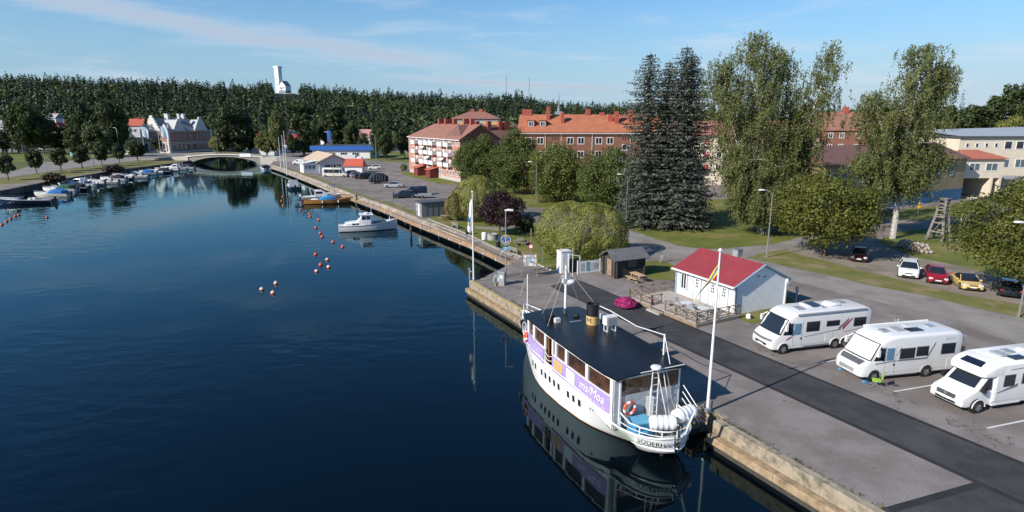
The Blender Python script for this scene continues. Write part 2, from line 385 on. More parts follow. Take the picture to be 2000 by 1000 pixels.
# road behind the house and lawns
patch('road', wobble(px([(1215,463),(1228,450),(1323,480),(1376,486.5),(1420,485.5),(1508,477.5),(1600,452),(1640,462),(1552,482),(1457,503),(1600,534),(1724,562),(1844,586),(1988,620),(2150,655),(2150,720),(1990,672),(1800,610),(1640,572),(1530,545),(1400,516),(1290,500),(1225,492)]), .15, 2.5), roadm, .006, 'light grey street running behind the marina house')
patch('lawn', wobble(px([(1228,449),(1323,479.5),(1376,486),(1420,485),(1508,477),(1575,462),(1600,450),(1570,420),(1420,388),(1300,395),(1225,418),(1226,440)])), lawn, .012, 'lawn under the tall spruces and birches')
patch('lawn', wobble(px([(1457,503),(1600,534),(1724,562),(1844,586),(1988,620),(2150,655),(2150,628),(1976,592),(1892,579),(1820,562),(1753,546),(1686,529),(1628,514),(1580,502),(1552,494),(1530,487)]), .3, 1.2), lawn_dry, .012, 'strip of worn grass between the street and the parked cars')
patch('gravel_parking', wobble(px([(1552,484),(1535,490),(1580,501),(1628,513),(1686,528),(1753,545),(1820,561),(1892,578),(1976,591),(2150,627),(2150,580),(1950,540),(1866,518),(1786,502),(1724,478),(1717,469),(1757,452),(1820,445),(1926,416),(1990,400),(2040,385),(1960,382),(1904,392),(1790,420),(1738,428),(1714,435),(1695,457),(1640,466)]), .15, 2), gravel, .009, 'gravel parking area and path')
patch('lawn', wobble(px([(1717,469),(1724,478),(1786,502),(1866,518),(1950,540),(2150,580),(2150,470),(2000,420),(1940,418),(1820,446),(1757,452.5)])), lawn, .013, 'lawn around the white birch trunk')
patch('lawn', wobble(px([(1738,427),(1760,428),(1794,431),(1926,414.5),(1935,399),(1904,392),(1850,400),(1720,413),(1640,420),(1610,440),(1640,462),(1690,455),(1712,434)])), lawn, .014, 'lawn below the blue building')
patch('lawn', wobble(px([(836,428),(911,457),(976,488),(1018,502),(1083,531),(1180,520),(1232,503),(1228,470),(1050,442),(1035,432),(1015,420),(985,408),(900,403),(862,416)]), .12), lawn, .012, 'marina park lawn with benches')
patch('lawn', wobble(px([(1255,512),(1262,545),(1318,548),(1318,520),(1290,508)])), lawn, .012, 'small lawn beside the dark shed')
patch('lawn', wobble(px([(1432,618),(1470,634),(1500,628),(1520,600),(1540,598),(1552,590),(1540,580),(1430,600)])), lawn, .012, 'grass along the gable of the marina house')
patch('lawn', wobble(px([(890,362),(985,392),(1025,403),(1080,410),(1220,424),(1290,405),(1270,380),(1000,352),(905,348)]),.3), lawn, .013, 'lawn under the row of lindens')
patch('lawn', wobble(px([(780,337),(798,344),(850,357.5),(876,361.5),(896,357),(840,341),(806,335)]),.2), lawn, .012, 'lawn in front of the pink apartment block')
patch('lawn', wobble(px([(690,300),(720,313),(800,318),(802,300),(740,290)]),.3), lawn, .012, 'lawn beside the far street')
patch('path', px([(860,446),(906,466),(972,497),(1014,512),(1060,534),(1083,532),(1018,502),(976,488),(911,457),(836,428),(820,429)]), gravel, .008, 'gravel path along the old quay wall')
patch('gravel_path', wobble(px([(930,447),(985,452),(1040,440),(1035,432),(985,444),(925,442)]),.1), gravel, .016, 'gravel patch around the barbecue')
# grass strip between the far quay wall and the parking lot
wl = [farw[i] for i in range(2, 8)]; inner = [p + RT*(1.9+.3*(i%2)) + FW*0 for i, p in enumerate(wl)]
patch('grass_strip', wobble([p+RT*.7 for p in wl]+inner[::-1], .25, 2), lawn_dry, .012, 'strip of long grass along the old quay wall')
# left bank surfaces
patch('lawn', wobble(px([(-140,372),(0,361),(87,352),(160,341),(225,331),(312,321.5),(357,316),(350,309),(322,306),(250,317),(125,332),(30,346),(-140,364)]),.3,4), lawn_dry, .012, 'mown grass bank above the small boats')
patch('path', px([(-140,390),(0,373),(82,357),(163,343),(222,333),(225,331),(160,341),(87,352),(0,361),(-140,374)]), gravel, .009, 'gravel path along the small boat wall')
patch('road', px([(-140,363),(30,345),(125,331),(250,316),(322,305),(375,303),(375,300.5),(312,303),(250,307),(150,313),(82,317),(30,333),(-140,352)]), roadm, .010, 'street along the opposite bank')
patch('lawn', px([(-140,340),(0,320),(80,312),(150,308),(240,303),(240,297),(0,303),(-140,312)]), lawn, .012, 'park lawn on the opposite bank')
patch('plaza', px([(250,306),(322,302),(420,302),(420,297),(262,300)]), roadm, .014, 'paved forecourt of the brick customs house')
# painted bay lines
lm = mat('line_paint', (.62,.62,.60), .7, .15, 6)
for (u0, v0, ln) in ((1605,708,5.2),(1746,765,5.2),(1928,836.5,5.2)):
    p = G(u0, v0); d = (G(1839,749)-G(1746,764.75)).normalized(); q = Vector((-d.y, d.x, 0))*.06
    patch('bay_line', [p-q, p+d*ln-q, p+d*ln+q, p+q], lm, .012, 'white painted line between motorhome bays')
# ---------------------------------------------------------------- near quay: concrete blocks over a lower ledge
quay = tag(bpy.data.objects.new('quay_wall', None), 'weathered concrete quay wall beside the white ship', 'wall'); COL.objects.link(quay)
quay.location = W(0,0,-1.4); quay.rotation_euler.z = -QA
# local: x = t, y = s
rnd = random.Random(4)
ledge = mat('ledge_concrete', (.38,.28,.17), .9, .3, 1.7, .6, 8, col2=(.17,.12,.07), lo=.40, hi=.68, detail=9)
def bl(x0, x1, y0, y1, z0, z1, m, nm, ch=.035):
    b = MB(); c = ch
    prof = [(x0+c,z0),(x1,z0),(x1,z1),(x0+c,z1),(x0,z1-c),(x0,z0+c)]
    n = len(prof); vs = [(p[0], y0+.006, p[1]+1.4) for p in prof]+[(p[0], y1-.006, p[1]+1.4) for p in prof]
    b.add(vs, [tuple(range(n)), tuple(range(2*n-1,n-1,-1))]+[(i,n+i,n+(i+1)%n,(i+1)%n) for i in range(n)])
    return b.build(nm, m, quay, recalc=True)
def run(y0, y1, step, fn):
    n = max(1, round((y1-y0)/step))
    for i in range(n): fn(y0+(y1-y0)*i/n, y0+(y1-y0)*(i+1)/n)
for y0, y1 in ((-30,20.9),(22.2,53.3)):
    run(y0, y1, 3.1, lambda a, b: bl(23.45+rnd.uniform(-.02,.02), 23.92, a, b, -.62, .10+rnd.uniform(-.012,.012), concrete, 'coping_block'))
    run(y0, y1, 4.2, lambda a, b: bl(23.02+rnd.uniform(-.03,.03), 23.92, a, b, -1.05, -.625, ledge, 'ledge_block'))
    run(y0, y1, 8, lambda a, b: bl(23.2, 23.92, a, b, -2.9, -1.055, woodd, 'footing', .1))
bl(24.3, 24.9, 20.7, 22.4, -2.5, -.02, concrete, 'recess_wall')
yl = mat('yellow_line', (.62,.45,.06), .7, .25, 5)
MB().b2(23.5, 23.6, 40.5, 53.2, 1.503, 1.515).build('yellow_edge_line', yl, quay)
# end face of the near quay (turns inland towards the old wall)
for k in range(3):
    MB().b2(23.9+k*1.33, 23.9+k*1.33+1.32, 52.95, 53.3, -1, 1.47).build('end_block', concrete, quay)
# ---------------------------------------------------------------- old quay wall: granite blocks over a timber walkway
wallr = thing('old_quay_wall', 'old granite quay wall with orange timber fender beams', 'wall', (0,0,WZ)); 
stone_m = [mat('granite_a', (.36,.30,.24), .9, .25, 2, .5, 12), mat('granite_b', (.30,.26,.22), .9, .25, 2, .5, 12), mat('granite_c', (.42,.35,.27), .9, .25, 2, .5, 12)]
timber = [mat('timber_a', (.36,.235,.145), .8, .25, 2, .3, 10), mat('timber_b', (.30,.21,.145), .8, .25, 2, .3, 10), mat('timber_c', (.25,.185,.135), .8, .25, 2, .3, 10)]
blk = MB().box((0,0,0),(1,1,1)); cubes = {}
def cube(nm, m):
    if (nm, m.name) not in cubes: cubes[(nm, m.name)] = blk.mesh(nm, m)
    return cubes[(nm, m.name)]
def piece(nm, m, c, d, az, parent):
    o = ob(nm, cube(nm, m), parent); o.location = c; o.scale = d; o.rotation_euler.z = -RAD(az); return o
fine = []
for a, b in zip(farw, farw[1:]):
    k = max(1, int((b-a).length/1.7)); fine += [a+(b-a)*i/k for i in range(k)]
fine.append(farw[-1])
for i in range(len(fine)-1):
    a, b = fine[i], fine[i+1]; c = (a+b)/2; az = azim(a, b); left = Vector((-math.cos(RAD(az)), math.sin(RAD(az)), 0)); ln = (b-a).length
    near = c.y < 125
    if i < 95:
        for r, (dx, zt) in enumerate(((.05,.10),(.42,-.16))):
            q = c+left*(dx-.02); q.z = zt-.2-WZ
            piece('granite_block', stone_m[rnd.randrange(3)], q+Vector((rnd.uniform(-.03,.03),0,rnd.uniform(-.03,.02))), (.52, ln*.97, .42), az+rnd.uniform(-1.2,1.2), wallr)
        if i % 2 == 0 and i+2 < len(fine):
            b2 = fine[i+2]; c2 = (a+b2)/2; l2 = (b2-a).length
            for r in range(3):
                q = c2+left*(.95+.10*r); q.z = -.40-.19*r-WZ
                piece('timber_beam', timber[rnd.randrange(3)] if i < 46 else stone_m[rnd.randrange(2)], q, (.5, l2*.985, .175), az, wallr)
        if i % 4 == 0:
            q = c+left*.95; q.z = -1.4-WZ
            piece('pile', woodd, q, (.22,.22,2.0), az, wallr)
        # wall under the walkway, its dark colour standing in for the shadow gap
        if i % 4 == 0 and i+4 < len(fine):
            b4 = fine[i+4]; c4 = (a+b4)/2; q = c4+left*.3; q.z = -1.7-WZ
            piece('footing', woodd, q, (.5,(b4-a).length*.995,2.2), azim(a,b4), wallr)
bluel = mat('blue_marker', (.45,.55,.75), .5, 0)
for i in range(0, 34, 2):
    a, b = fine[i], fine[i+1]; az = azim(a, b); left = Vector((-math.cos(RAD(az)), math.sin(RAD(az)), 0)); q = a+left*1.43; q.z = -.74-WZ
    piece('blue_marker', bluel, q, (.05,.24,.26), az, wallr)
# left bank wall: its shade is put into the stone colour
shade_stone = [mat('shade_dark_stone_a',(.075,.07,.062),.9,.3,2,.5,8), mat('shade_dark_stone_b',(.11,.10,.088),.9,.3,2,.5,8)]
lwall = thing('boat_basin_wall', 'stone wall with shade in its dark colour behind the row of small boats', 'wall', (0,0,WZ))
for a, b in zip(lw, lw[1:]):
    k = max(1, int((b-a).length/2.2))
    for i in range(k):
        p, q = a+(b-a)*i/k, a+(b-a)*(i+1)/k; c = (p+q)/2; c.z = -.72-WZ; az = azim(a,b)
        piece('stone_block', shade_stone[rnd.randrange(2)], c+Vector((rnd.uniform(-.06,.06),0,0)), (.9,(q-p).length*.98,1.62), az, lwall)
# ================================================================ buildings
WC = {}
def window(parent, x, y, z, w, h, rz=0, fm=None, pm=None, mull=1, bar=.08, sill=False, nm='window'):
    """frame (a part) with its pane (a sub-part); local +x along the wall, -y outward; z = centre"""
    fm = fm or white; pm = pm or glass; k = (w, h, fm.name, mull, bar, nm)
    if k not in WC:
        f = MB()
        f.b2(-w/2, -w/2+bar, -.05, .03, -h/2, h/2); f.b2(w/2-bar, w/2, -.05, .03, -h/2, h/2)
        f.b2(-w/2+bar, w/2-bar, -.05, .03, h/2-bar, h/2); f.b2(-w/2+bar, w/2-bar, -.05, .03, -h/2, -h/2+bar)
        for i in range(1, mull): f.b2(-w/2+w*i/mull-bar*.4, -w/2+w*i/mull+bar*.4, -.045, .03, -h/2+bar, h/2-bar)
        if sill: f.b2(-w/2-.06, w/2+.06, -.14, .0, -h/2-.06, -h/2-.005)
        WC[k] = f.mesh(nm, fm)
    kp = (w, h, pm.name, bar, 'p')
    if kp not in WC: WC[kp] = MB().b2(-w/2+bar*.7, w/2-bar*.7, -.012, .012, -h/2+bar*.7, h/2-bar*.7).mesh('pane', pm)
    o = ob(nm, WC[k], parent, (x, y, z), rz); ob('pane', WC[kp], o); return o
def hiproof(b, x0, x1, y0, y1, ze, zr, hip0=0.0, hip1=0.0, th=.14, ov=.45):
    """ridge along x, optional hips at the ends; a slab with thickness"""
    x0 -= ov; x1 += ov; y0 -= ov; y1 += ov; ym = (y0+y1)/2; ze -= ov*(zr-ze)/((y1-y0)/2)
    top = [(x0,y0,ze),(x1,y0,ze),(x1,y1,ze),(x0,y1,ze),(x0+hip0,ym,zr),(x1-hip1,ym,zr)]
    fs = [(0,1,5,4),(2,3,4,5),(1,2,5),(3,0,4)]
    lowv = [(x,y,z-th) for x,y,z in top]
    b.add(top+lowv, fs+[tuple(i+6 for i in f[::-1]) for f in fs]+[(0,6,7,1),(1,7,8,2),(2,8,9,3),(3,9,6,0)])
    return b
# ---------------------------------------------------------------- marina house
redroof = mat('red_sheet_roof', (.27,.040,.048), .55, .10, 1.2, .08, 3)
boards = mat('white_boards', (.76,.77,.76), .55, .05, 1.5)
corr = mat('grey_white_cladding', (.80,.81,.81), .5, .04, 1.2)
house = thing('marina_house', 'small white marina house with a dark red roof and grey ventilation box', 'house', W(36.65,41.7), -26)
HX, HY, HE, HR = 2.95, 3.55, 2.62, 4.02
# local x = inland, y = along the quay; front wall at x=-HX, near gable at y=-HY
fw_ = MB()
fw_.b2(-HX, -HX+.15, -HY+.02, HY-.02, .0, HE)
for i in range(36):   # board cover strips
    y = -HY+.12+i*(2*HY-.24)/35; fw_.b2(-HX-.022, -HX, y-.02, y+.02, .05, HE-.02)
fw_.build('front_wall', boards, house)
g = MB(); n = 44    # near gable: corrugated sheet
rows = []
for i in range(n*2+1):
    x = -HX+.02+(2*HX-.04)*i/(n*2); zt = HE+(HR-HE)*(1-abs(x)/HX)-.06; yy = -HY-(.018 if i % 2 else 0); rows.append([(x,yy,.02),(x,yy,zt)])
g.sheet(rows); g.build('gable_wall', corr, house, recalc=False)
g = MB(); poly = [(-HX+.1,0),(HX-.1,0),(HX-.1,HE-.1),(0,HR-.16),(-HX+.1,HE-.1)]
vs = [(x,-HY+.03,z) for x,z in poly]+[(x,-HY+.14,z) for x,z in poly]
g.add(vs, [(4,3,2,1,0),(5,6,7,8,9)]+[(i,(i+1)%5,5+(i+1)%5,5+i) for i in range(5)]); g.build('gable_core', corr, house); g = MB()
vs = [(x,HY-.14,z) for x,z in poly]+[(x,HY,z) for x,z in poly]
g.add(vs, [(4,3,2,1,0),(5,6,7,8,9)]+[(i,(i+1)%5,5+(i+1)%5,5+i) for i in range(5)])
g.build('gable_core', corr, house)
MB().b2(HX-.15, HX, -HY, HY, 0, HE).build('back_wall', corr, house)
bluew = mat('corner_trim', (.25,.38,.47), .6, .1, 2)
for sx, sy, m in ((-1,-1,bluew),(1,-1,white),(-1,1,bluew),(1,1,white)):
    MB().box((sx*(HX+.02), sy*(HY+.03), HE/2-.05), (.15,.15,HE-.1)).build('corner_board', m, house)
r = MB()
for sx in (-1, 1):
    y0, y1 = -HY-.16, HY+.28; e = HX+.38; ze = HE-.10
    vs = [(0,y0,HR+.08),(sx*e,y0,ze),(sx*e,y1,ze),(0,y1,HR+.08)]; vs += [(x,y,z-.07) for x,y,z in vs]
    fs = [(0,1,2,3),(7,6,5,4),(0,4,5,1),(1,5,6,2),(2,6,7,3)]
    if sx > 0: fs = [f[::-1] for f in fs]
    r.add(vs, fs)
roof = r.build('roof', redroof, house, recalc=True)
for k in range(6): pass
MB().b2(-HX-.40, -HX-.34, -HY-.16, HY+.28, HE-.30, HE-.115).build('fascia', white, house)
g = MB(); g.tube([(-HX-.46,-HY-.2,HE-.2),(-HX-.46,HY+.3,HE-.2)], .065, 8); g.tube([(-HX-.46,-HY-.15,HE-.2),(-HX-.2,-HY-.12,HE-.55),(-HX-.12,-HY-.12,.2)], .045, 8)
g.build('gutter', offwhite, house, smooth=True)
for sx in (-1,1):
    a = Vector((0,-HY-.17,HR+.02)); b = Vector((sx*(HX+.38),-HY-.17,HE-.16)); MB().tube([a,b],.08,4).build('bargeboard', bluew, house)
ch = MB().b2(.15,.95,-.55,.25,3.6,3.93).build('chimney_base', yellow, house)
ch = MB().b2(.25,.85,-.45,.15,3.93,4.62).build('ventilation_box', greyp, house)
MB().b2(.2,.9,-.5,.2,4.62,4.68).build('cap', steel, ch)
# front: window with four panes and three doors with small lights
window(house, -HX-.03, 2.55, 1.45, .75, 1.5, -math.pi/2, white, glass, 2, .09)
fr = MB(); fr.b2(-HX-.05,-HX-.02,2.05,2.13,.6,2.35).b2(-HX-.05,-HX-.02,2.98,3.06,.6,2.35).b2(-HX-.05,-HX-.02,2.05,3.06,2.35,2.43); fr.build('window_casing', bluew, house)
for y, hgt in ((.85,2.1),(-1.05,2.1),(-2.35,2.1)):
    d = MB().b2(-HX-.05,-HX-.02,y-.42,y+.42,.12,.12+hgt).build('door', white, house)
    c = MB()
    c.b2(-HX-.06,-HX-.02,y-.5,y-.43,.1,2.3).b2(-HX-.06,-HX-.02,y+.43,y+.5,.1,2.3).b2(-HX-.06,-HX-.02,y-.5,y+.5,2.24,2.32); c.build('door_frame', bluew, house)
    for i in range(2):
        for j in range(3): MB().box((-HX-.055,y-.1+.2*i,1.4+.27*j),(.02,.12,.2)).build('light', glass, d)
    MB().cyl((-HX-.08,y+.33,1.1),(-HX-.08,y+.2,1.1),.02,6).build('handle', steel, d)
MB().tube([(HX+.2,-HY-.1,2.3),(HX+.22,-HY-.16,2.32)],[.32,.3],16).build('satellite_dish', white, house)
MB().cyl((HX,-HY-.05,1.9),(HX+.2,-HY-.12,2.3),.02,6).build('dish_arm', steel, house)
for k in range(2): MB().box((-.5+.75*k,-HY-.05,3.1-.12*k),(.14,.05,.1)).build('vent', dgrey, house)
# ---------------------------------------------------------------- timber deck with cross-braced railings
deck = thing('timber_deck', 'timber terrace with cross braced railings in front of the marina house', 'deck', W(36.4,36.05), -28)
D0, D1 = -2.45, 2.28      # local x (inland)  : t 33.6 .. 38.3
Y0, Y1 = -4.0, 4.3
dm = mat('deck_boards', (.40,.36,.31), .8, .2, 3, .2, 15)
d = MB()
nb = 34
for i in range(nb): d.b2(D0+(D1-D0)*i/nb+.006, D0+(D1-D0)*(i+1)/nb-.006, Y0, Y1, .26, .30)
tag(d.build('deck_boards', dm, deck), kind='stuff')
for k in range(2):
    MB().b2(D0-.03,D0+.03,Y0,-.35,.02+.13*k,.14+.13*k).build('skirt_board', wood, deck); MB().b2(D0-.03,D0+.03,1.35,Y1,.02+.13*k,.14+.13*k).build('skirt_board', wood, deck)
    MB().b2(D0,D1,Y0-.03,Y0+.03,.02+.13*k,.14+.13*k).build('skirt_board', greywood, deck)
MB().b2(D0-.55,D0-.02,-.3,1.3,.0,.15).build('step', dm, deck)
def rail_run(a, b, nseg):
    a, b = Vector(a), Vector(b); ang = math.atan2(b.y-a.y, b.x-a.x); ln = (b-a).length
    for i in range(nseg+1):
        p = a+(b-a)*i/nseg; MB().box((p.x,p.y,.72),(.09,.09,.95)).build('railing_post', wood, deck)
    MB().box(((a.x+b.x)/2,(a.y+b.y)/2,1.22),(ln+.1,.11,.045),ang).build('top_rail', wood, deck)
    MB().box(((a.x+b.x)/2,(a.y+b.y)/2,.55),(ln-.1,.04,.05),ang).build('lower_rail', wood, deck)
    for i in range(nseg):
        p, q = a+(b-a)*i/nseg, a+(b-a)*(i+1)/nseg
        for z0, z1 in ((.57,1.17),(1.17,.57)):
            MB().tube([(p.x,p.y,z0),(q.x,q.y,z1)],.028,4).build('cross_brace', wood, deck)
rail_run((D0+.06,Y0+.06),(D0+.06,-.35),3); rail_run((D0+.06,1.35),(D0+.06,Y1-.06),2)
rail_run((D0+.06,Y0+.06),(D1+.0,Y0+.06),4); rail_run((D0+.06,Y1-.06),(D1+.6,Y1-.06),4)
rail_run((D0+.06,1.35),(D0+1.2,1.35),1)
# extinguisher, tables and chairs on the deck
e = thing('fire_extinguisher', 'red fire extinguisher standing at the terrace railing', 'extinguisher', W(36.4+1.6,36.05+D0+.35,.3), 0)
MB().lathe([(.10,0),(.11,.05),(.11,.5),(.06,.6),(.03,.66)],10).build('cylinder', red, e, smooth=True); MB().box((0,0,.7),(.16,.05,.08)).build('valve', black, e)
met = mat('garden_metal', (.55,.56,.57), .4, .05, 3, metal=.4)
def garden_chair(loc, az):
    c = thing('garden_chair', 'light metal garden chair on the timber terrace', 'chair', loc, az, 'garden chairs on the terrace')
    for x in (-.22,.22):
        for y in (-.2,.2): MB().cyl((x,y,0),(x,y*.9,.45),.018,6).build('leg', met, c)
    MB().box((0,0,.46),(.48,.46,.03)).build('seat', met, c)
    b = MB()
    for k in range(4): b.box((0,-.22-.02*k,.56+.1*k),(.46,.025,.07))
    b.cyl((-.23,-.2,.45),(-.23,-.3,.95),.018,6); b.cyl((.23,-.2,.45),(.23,-.3,.95),.018,6); b.build('backrest', met, c); return c
def garden_table(loc, az, lab):
    c = thing('garden_table', lab, 'table', loc, az)
    MB().lathe([(.48,.70),(.5,.71),(.5,.735),(.48,.74)],20).build('tabletop', offwhite, c)
    for k in range(3):
        a = k*2.1; MB().cyl((.3*math.cos(a),.3*math.sin(a),0),(.1*math.cos(a),.1*math.sin(a),.7),.02,6).build('leg', met, c)
for i, (s, t) in enumerate(((35.3,35.3),(33.6,35.5))):
    garden_table(W(s,t,.3), 0, ('round light table on the terrace opposite the doors','round light table in the terrace corner by the steps')[i] if False else ('round light garden table midway along the terrace','round light garden table at the gable end of the terrace')[i])
for s, t, az in ((35.3,34.5,62),(35.3,36.2,242),(36.2,35.3,152),(34.5,34.9,20),(33.6,34.6,62),(33.6,36.4,242),(32.9,35.5,-28),(37.0,34.6,90)):
    garden_chair(W(s,t,.3), az)
# ---------------------------------------------------------------- dark log shed
shed = thing('log_shed', 'dark log shed with a grey gable roof and small window', 'shed', G(1218,536), 62)
SX, SY, SE, SR = 1.55, 1.2, 2.0, 2.75      # local x across the ridge? ridge along y
shed.rotation_euler.z = -RAD(66)
lg = MB()
for k in range(12):
    z = .06+.165*k
    for x in (-1.1,1.1): lg.tube([(x,-1.95,z),(x,1.75,z)],.088,6)
    for y in (-1.7,1.7): lg.tube([(-1.3,y,z+.08),(1.3,y,z+.08)],.088,6)
wl_ = lg.build('log_wall', woodd, shed)
inn = MB().b2(-1.05,1.05,-1.65,1.65,0,2.0); inn.build('core', woodd, shed)
for y in (-1.68,1.6): MB().add([(-1.1,y,2.0),(1.1,y,2.0),(0,y,2.72),(-1.1,y+.08,2.0),(1.1,y+.08,2.0),(0,y+.08,2.72)], [(0,1,2),(5,4,3),(0,3,4,1),(1,4,5,2),(2,5,3,0)]).build('gable', woodd, shed)
sr = MB(); rm = mat('grey_felt_roof', (.13,.13,.135), .85, .2, 2, .3, 14)
for sx in (-1,1):
    vs = [(0,-2.2,2.86),(sx*1.5,-2.2,1.98),(sx*1.5,2.2,1.98),(0,2.2,2.86)]; vs += [(x,y,z-.09) for x,y,z in vs]
    sr.add(vs, [(0,1,2,3),(7,6,5,4),(0,4,5,1),(1,5,6,2),(2,6,7,3)])
sr.build('roof', rm, shed, recalc=True)
window(shed, 1.2, .2, 1.4, .9, .55, math.pi/2, greywood, glass, 2, .06)
MB().b2(-.4,.4,-1.84,-1.78,.1,1.85).build('door', wood, shed)
# ---------------------------------------------------------------- white cubicle and gate panels
cub = thing('service_cubicle', 'tall narrow white service cubicle beside the gate', 'cubicle', G(1101,531), 66)
MB().b2(-.5,.5,-.6,.6,0,2.3).build('body', white, cub); MB().b2(-.55,.55,-.65,.65,2.3,2.38).build('roof', offwhite, cub)
MB().b2(.5,.53,-.42,.42,.1,2.1).build('door', offwhite, cub); MB().b2(.53,.56,.25,.32,1.0,1.12).build('handle', steel, cub)
gp = thing('gate_screen', 'white panel screen with posted maps beside the log shed', 'screen', G(1150,533), 66)
MB().box((0,0,.68),(.06,2.7,1.3)).build('panel', white, gp)
for y in (-1.38,1.38): MB().box((0,y,.72),(.1,.1,1.5)).build('post', white, gp)
pp1 = mat('map_blue', (.15,.35,.42), .6, .4, 3); pp2 = mat('map_grey', (.5,.48,.45), .6, .2, 6)
for y, m, h in ((-.85,pp2,.8),(-.15,pp1,.95),(.35,MATS['weathered_white'],.7),(.85,pp2,.6)): MB().box((.045,y,.75),(.012,.42,h)).build('poster', m, gp)
gt = thing('lattice_gate', 'black lattice gate hung in a white open frame', 'gate', G(1120,532), 66)
MB().box((0,-.6,1.0),(.09,.09,2.0)).build('post', white, gt); MB().tube([(0,-.6,2.0),(0,.75,1.72)],.05,6).build('top_bar', white, gt); MB().box((0,.75,.9),(.09,.09,1.75)).build('post', white, gt)
MB().box((0,.05,.75),(.05,1.1,1.5)).build('leaf', black, gt)
# grey kiosk by the parking lot
kk = thing('grey_kiosk', 'low grey panelled kiosk with a flat dark roof by the parking lot', 'kiosk', G(850,420), -28)
MB().b2(-2.9,2.9,-1.5,1.5,0,2.35).build('body', mat('kiosk_grey',(.2,.21,.22),.6,.06,2), kk); MB().b2(-3.05,3.05,-1.65,1.65,2.35,2.5).build('roof', dgrey, kk)
for x in (-2,-1,0,1,2): MB().box((x,-1.515,1.15),(.05,.03,2.2)).build('panel_joint', dgrey, kk)
MB().b2(-2.93,-2.89,-.5,.3,.1,2.05).build('door', offwhite, kk); window(kk, -2.93, .8, 1.5, .5, .9, -math.pi/2)

# ---------------------------------------------------------------- pink apartment block with white balconies
def facade(parent, p0, p1):
    """returns place(t, z, out) for a wall from p0 to p1 (local xy), outside to the right-hand side when walking p0->p1 ... and its rotation"""
    p0, p1 = Vector((*p0,0)), Vector((*p1,0)); d = (p1-p0).normalized(); n = Vector((d.y,-d.x,0)); rz = math.atan2(d.y,d.x)
    return (lambda x, out=0.0: p0+d*x+n*out), rz, (p1-p0).length
pinkm = mat('pink_brick', (.46,.225,.170), .85, .10, 1.2, .1, 8)
roofb = mat('brown_tiles', (.27,.125,.090), .8, .14, .9, .2, 6)
roofd = mat('dark_tiles', (.17,.085,.068), .8, .16, .9, .2, 6)
roofo = mat('orange_tiles', (.40,.140,.070), .8, .12, .8, .2, 6)
brickm = mat('red_brick', (.235,.105,.068), .85, .12, 1.5, .1, 8)
chimm = mat('chimney_brick', (.36,.085,.055), .85, .12, 2)
PL, PR_ = G(801,336), G(900,356)
paz = azim(PR_, PL); plen = (PL-PR_).length
pk = thing('pink_apartment_block', 'long pink apartment block with white balconies and brown hipped roof', 'building', PR_, paz)
# local: +y along the facade towards the far end, -x is the street side (facade at x=0), building goes to +x
PD = 11.5
MB().b2(0,PD,0,plen,0.9,11.05).build('wall', pinkm, pk); MB().b2(-.03,PD+.03,-.03,plen+.03,0,.9).build('plinth', mat('plinth',(.45,.42,.39),.9,.1,2), pk)
rf = MB(); hiproof(rf, 0, plen, 0, PD, 11.05, 14.6, 0.0, 7.0)
rf.v = [(y, x, z) for x, y, z in rf.v]; rf.f = [f[::-1] for f in rf.f]; proof = rf.build('roof', roofb, pk)
MB().b2(-.52,-.44,-.4,plen+.4,10.55,10.75).build('gutter', offwhite, pk)
for y in (.15, plen*.36, plen*.68, plen-.1): MB().cyl((-.08,y,.3),(-.08,y,10.6),.07,6).build('downpipe', offwhite, pk)
for y in (4.5,8.5,15,20.5,25): 
    c = MB().b2(PD*.5-.5,PD*.5+2.4 if y in (8.5,20.5) else PD*.5+.6,y-.45,y+.45,13.4,16.0).build('chimney', chimm, proof)
zf = [1.85, 4.6, 7.3, 9.9]
def u_to_y(u):      # where a facade point at column u of the survey photo lies along the facade
    lo, hi = 0.0, plen
    d = (PL-PR_).normalized()
    for _ in range(40):
        m = (lo+hi)/2; p = PR_+d*m; uu = 1000+(p.x/p.y)*CF
        if uu > u: lo = m
        else: hi = m
    return m
hp = math.pi/2
win_u = [(806,.8),(813,.8),(819,.8),(824,.8),(832,.8),(839,.8),(850,.9),(855.5,.8),(861,.9),(871.5,.9),(878,.9),(884,.9),(891.5,1.0)]
for u, ww in win_u:
    for k, z in enumerate(zf):
        if k == 0 and u > 862: z = 2.0
        window(pk, -.02, u_to_y(u), z, 1.25 if u < 860 else 1.15, 1.4, -hp, white, glassl if (int(u*7)+k) % 3 == 0 else glass, 2, .13)
balc = mat('balcony_white', (.74,.74,.72), .6, .05, 2)
for u, rowsn in ((812,(1,2,3)),(827.5,(1,2,3)),(837,(1,2,3)),(846.5,(1,2,3)),(865,(1,2,3)),(877,(1,2,3))):
    y = u_to_y(u)
    for k in rowsn:
        z = zf[k]-.95; q = MB()
        q.b2(-1.35,-1.27,y-1.45,y+1.45,z-.1,z+.95).b2(-1.27,-.0,y-1.45,y-1.37,z-.1,z+.95).b2(-1.27,-.0,y+1.37,y+1.45,z-.1,z+.95).b2(-1.27,-.0,y-1.37,y+1.37,z-.1,z)
        bo = q.build('balcony', balc, pk)
        MB().b2(-.06,-.01,y-.45,y+.45,z+.02,z+2.1).build('balcony_door', offwhite, pk)
        if (k*3+int(u)) % 7 == 0: MB().add([(-.1,y-1.3,z+2.3),(-1.4,y-1.3,z+1.5),(-1.4,y+1.3,z+1.5),(-.1,y+1.3,z+2.3)],[(0,1,2,3)]).build('awning', offwhite, bo)
